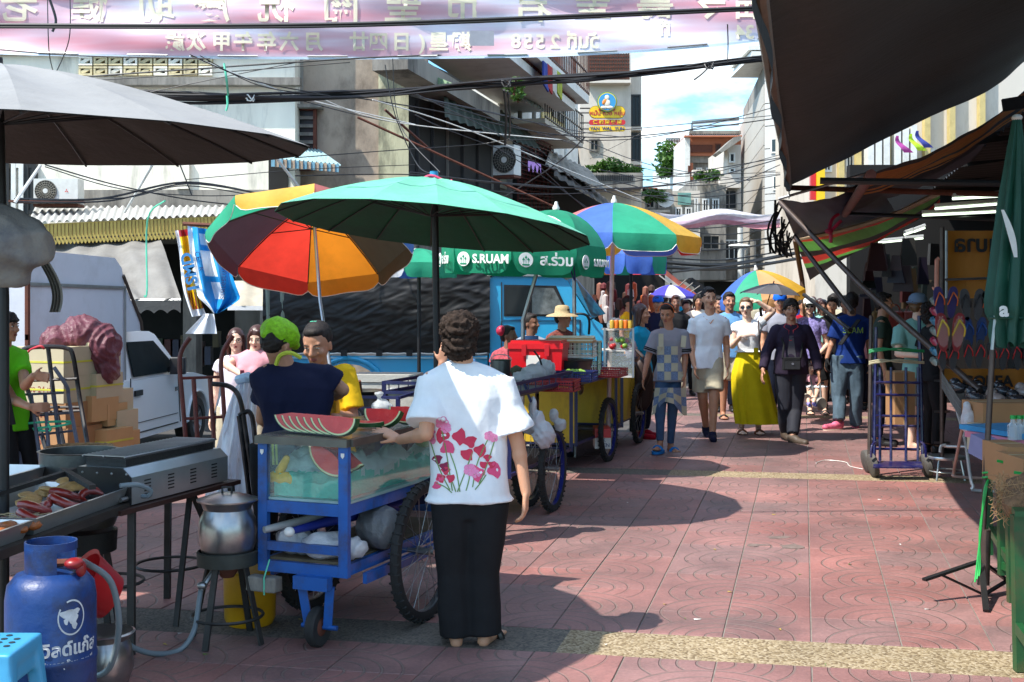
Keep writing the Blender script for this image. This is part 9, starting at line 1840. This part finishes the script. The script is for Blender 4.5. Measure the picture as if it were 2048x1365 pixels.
for k in range(3): MB().tube(spline([W(1976,960,6.7),W(1968+2*k,985,6.68),W(1962-k,1060,6.68),W(1954+3*k,1130,6.66),W(1950+4*k,1165-6*k,6.64)],5),.006,5).build('strand',mat('green_ribbon',c(40,180,80,.8),.4),gt_)
MB().tube([W(1975,960,6.72)+V(.024*math.cos(a),.024*math.sin(a),.004*a) for a in [i*.6 for i in range(20)]],.006,5).build('knot',mat('green_ribbon',(1,1,1,1)),gt_)
# green table with boxes and coir
gnp=mat('table_green',c(32,92,48,.7),.45,var=.25,vs=5,dirt=c(90,60,40),da=.6,ds=6)
t=thing('green_table','worn green wooden table frame at the right edge','table',G(2030,1340))
def bx(p,q_,w,h,nm): MB().bar(W(*p),W(*q_),w,h).build(nm,gnp,t,smooth=0)
bx((2040,1342,5.4),(2034,1030,5.4),.045,.045,'leg'); bx((2006,1150,6.7),(2004,960,6.7),.045,.04,'leg'); bx((2024,1205,6.1),(2020,1010,6.1),.04,.035,'leg'); bx((1978,1110,7.4),(1976,950,7.4),.04,.035,'leg')
bx((1982,1060,7.3),(2030,1140,6.2),.03,.04,'brace'); bx((2036,1255,5.4),(2120,1370,4.6),.03,.05,'brace'); bx((1978,1060,7.4),(2120,1062,7.4),.03,.04,'stretcher'); bx((2004,1130,6.7),(2120,1180,6.2),.03,.04,'stretcher')
MB().prism([W(1975,955,7.4),W(2030,1035,5.35),W(2400,1035,5.35),W(2250,955,7.4)],(0,0,.025)).build('table_top',gnp,t,smooth=0)
b=MB(); 
for p,r in ((W(2060,990,5.7),(.12,.12,.10)),(W(2045,1010,5.6),(.09,.1,.07)),(W(2085,980,5.8),(.12,.1,.1))): b.ell(p,r,14,10)
co=blob('coir_heap',b,.01,mat('coir',c(150,110,76,.65),.95,var=.5,vs=30,bump=1,bs=50),None,1,fold=.012,fs=2,seed=3); tag(co,'shaggy heap of brown coconut fibre on the end of the green table','coconut fibre')
fb=MB(); random.seed(3)
for i in range(420):
    a=random.uniform(0,6.28); z=random.uniform(-.09,.08); p=W(2056,995,5.68)+V(.13*math.cos(a),.13*math.sin(a),z); fb.tube([p,p+V(random.uniform(-.03,.03),random.uniform(-.03,.01),random.uniform(-.03,.04)),p+V(random.uniform(-.06,.04),random.uniform(-.05,.02),random.uniform(-.05,.05))],.0013,3)
o=fb.build('fibres',mat('coir_light',c(190,150,105,.75),.9),co); o['kind']='stuff'
def cart2(label,x0,y0,x1,y1,D,dp,m,rot=0): return None
carton('brown carton with green tape at the right edge, left of the two on the table',W(2016,925,6.6),(.14,.35,.2),.0,cbb,(),False,'brown cartons on the right table')
carton('brown carton at the right edge, front of the two on the green table',W(2052,950,6.3),(.17,.35,.2),.0,cbb,(),False,'brown cartons on the right table')
for y,x0,x1,D in ((922,1994,2030,6.38),(945,2028,2080,6.08)): tag(MB().bar(W(x0,y,D),W(x1,y+8,D),.004,.014).build('green_tape',mat('green_ribbon',(1,1,1,1)),smooth=0),('left' if x0<2000 else 'right')+' strip of green tape across a brown carton on the table','tape')
carton('long open brown carton of bottles behind the parasol pole',W(2010,835,8.6),(.46,.35,.22),.05,cbb,(),False,'brown cartons on the right table')
carton('small printed carton beneath the crumpled bag at the right',W(1965,875,8.4),(.12,.2,.18),.1,cbx,(('7C',.03,'f',inkr),),False,'brown cartons on the right table')
t=thing('blue_tray','sky blue and pink plastic trays stacked on the right table','tray',W(2010,860,7.6)); MB().bar(W(1968,852,7.8),W(2100,872,7.2),.35,.03).build('upper_tray',mat('tray_cyan',c(60,150,200,.8),.4),t,smooth=0); MB().bar(W(1975,866,7.7),W(2100,886,7.2),.34,.035).build('lower_tray',mat('tray_pink',c(215,130,150,.8),.4),t,smooth=0); MB().bar(W(1980,885,7.5),W(2110,950,7.0),.3,.12).build('tray_stack',mat('tray_lilac',c(150,150,190,.7),.5),t,smooth=0)
bag('crumpled white bag with yellow print hanging at the right table end',[(W(1938,845,8.6),(.06,.05,.08)),(W(1950,868,8.6),(.07,.05,.05)),(W(1932,820,8.6),(.03,.03,.06))],bagw,fold=.012,seed=19)
for i in range(3):
    p=W(2026+12*i,845,7.2); q_=thing('bottle',('left','middle','right')[i]+' small clear bottle with a green cap behind the trays at the right edge','bottle',p); MB().lathe([(.03,-.1),(.032,-.02),(.015,.0),(.014,.02)],p,12).build('bottle_body',glass('bottle_glass',(.8,.85,.85,1),.3),q_); MB().lathe([(.017,.02),(.017,.04),(.001,.041)],p,12).build('cap',mat('green_ribbon',(1,1,1,1)),q_)
# litter on the street
random.seed(9)
lit=[mat('litter_white',c(225,222,215,.85),.7),mat('litter_yellow',c(210,180,80,.8),.7),mat('litter_green',c(120,150,70,.7),.7)]
for i,(x,y) in enumerate(((1255,1006),(1330,1210),(1370,1238),(1395,1240),(1430,1100),(1745,1055),(1800,1090),(1548,1030),(1600,1150),(1855,1220),(1460,1185),(1700,1130),(1212,1290),(330,1290),(412,1310),(360,1268),(600,1240),(1905,1025),(1760,1000),(1560,1260),(1650,1330))):
    p=G(x,y); s=random.uniform(.008,.02); a=random.uniform(0,3); d=V(math.cos(a)*s,math.sin(a)*s,0); e=V(-d.y*.4,d.x*.4,0)
    tag(MB().add([p-d-e+V(0,0,.002),p+d-e+V(0,0,.004),p+d+e+V(0,0,.002),p-d+e+V(0,0,.006)],[(0,1,2,3)]).build('litter',lit[i%3],smooth=0),'tiny scrap of litter lying on the red paving','litter','scraps of litter on the paving')
tag(MB().tube(spline([G(1632,928)+V(0,0,.006),G(1650,922)+V(0,0,.006),G(1690,926)+V(0,0,.008),G(1700,934)+V(0,0,.006),G(1726,940)+V(0,0,.006)],5),.004,5).build('string',wp),'thin white string lying on the paving left of the trolley','string')
bpy.data.scenes.remove(TS)
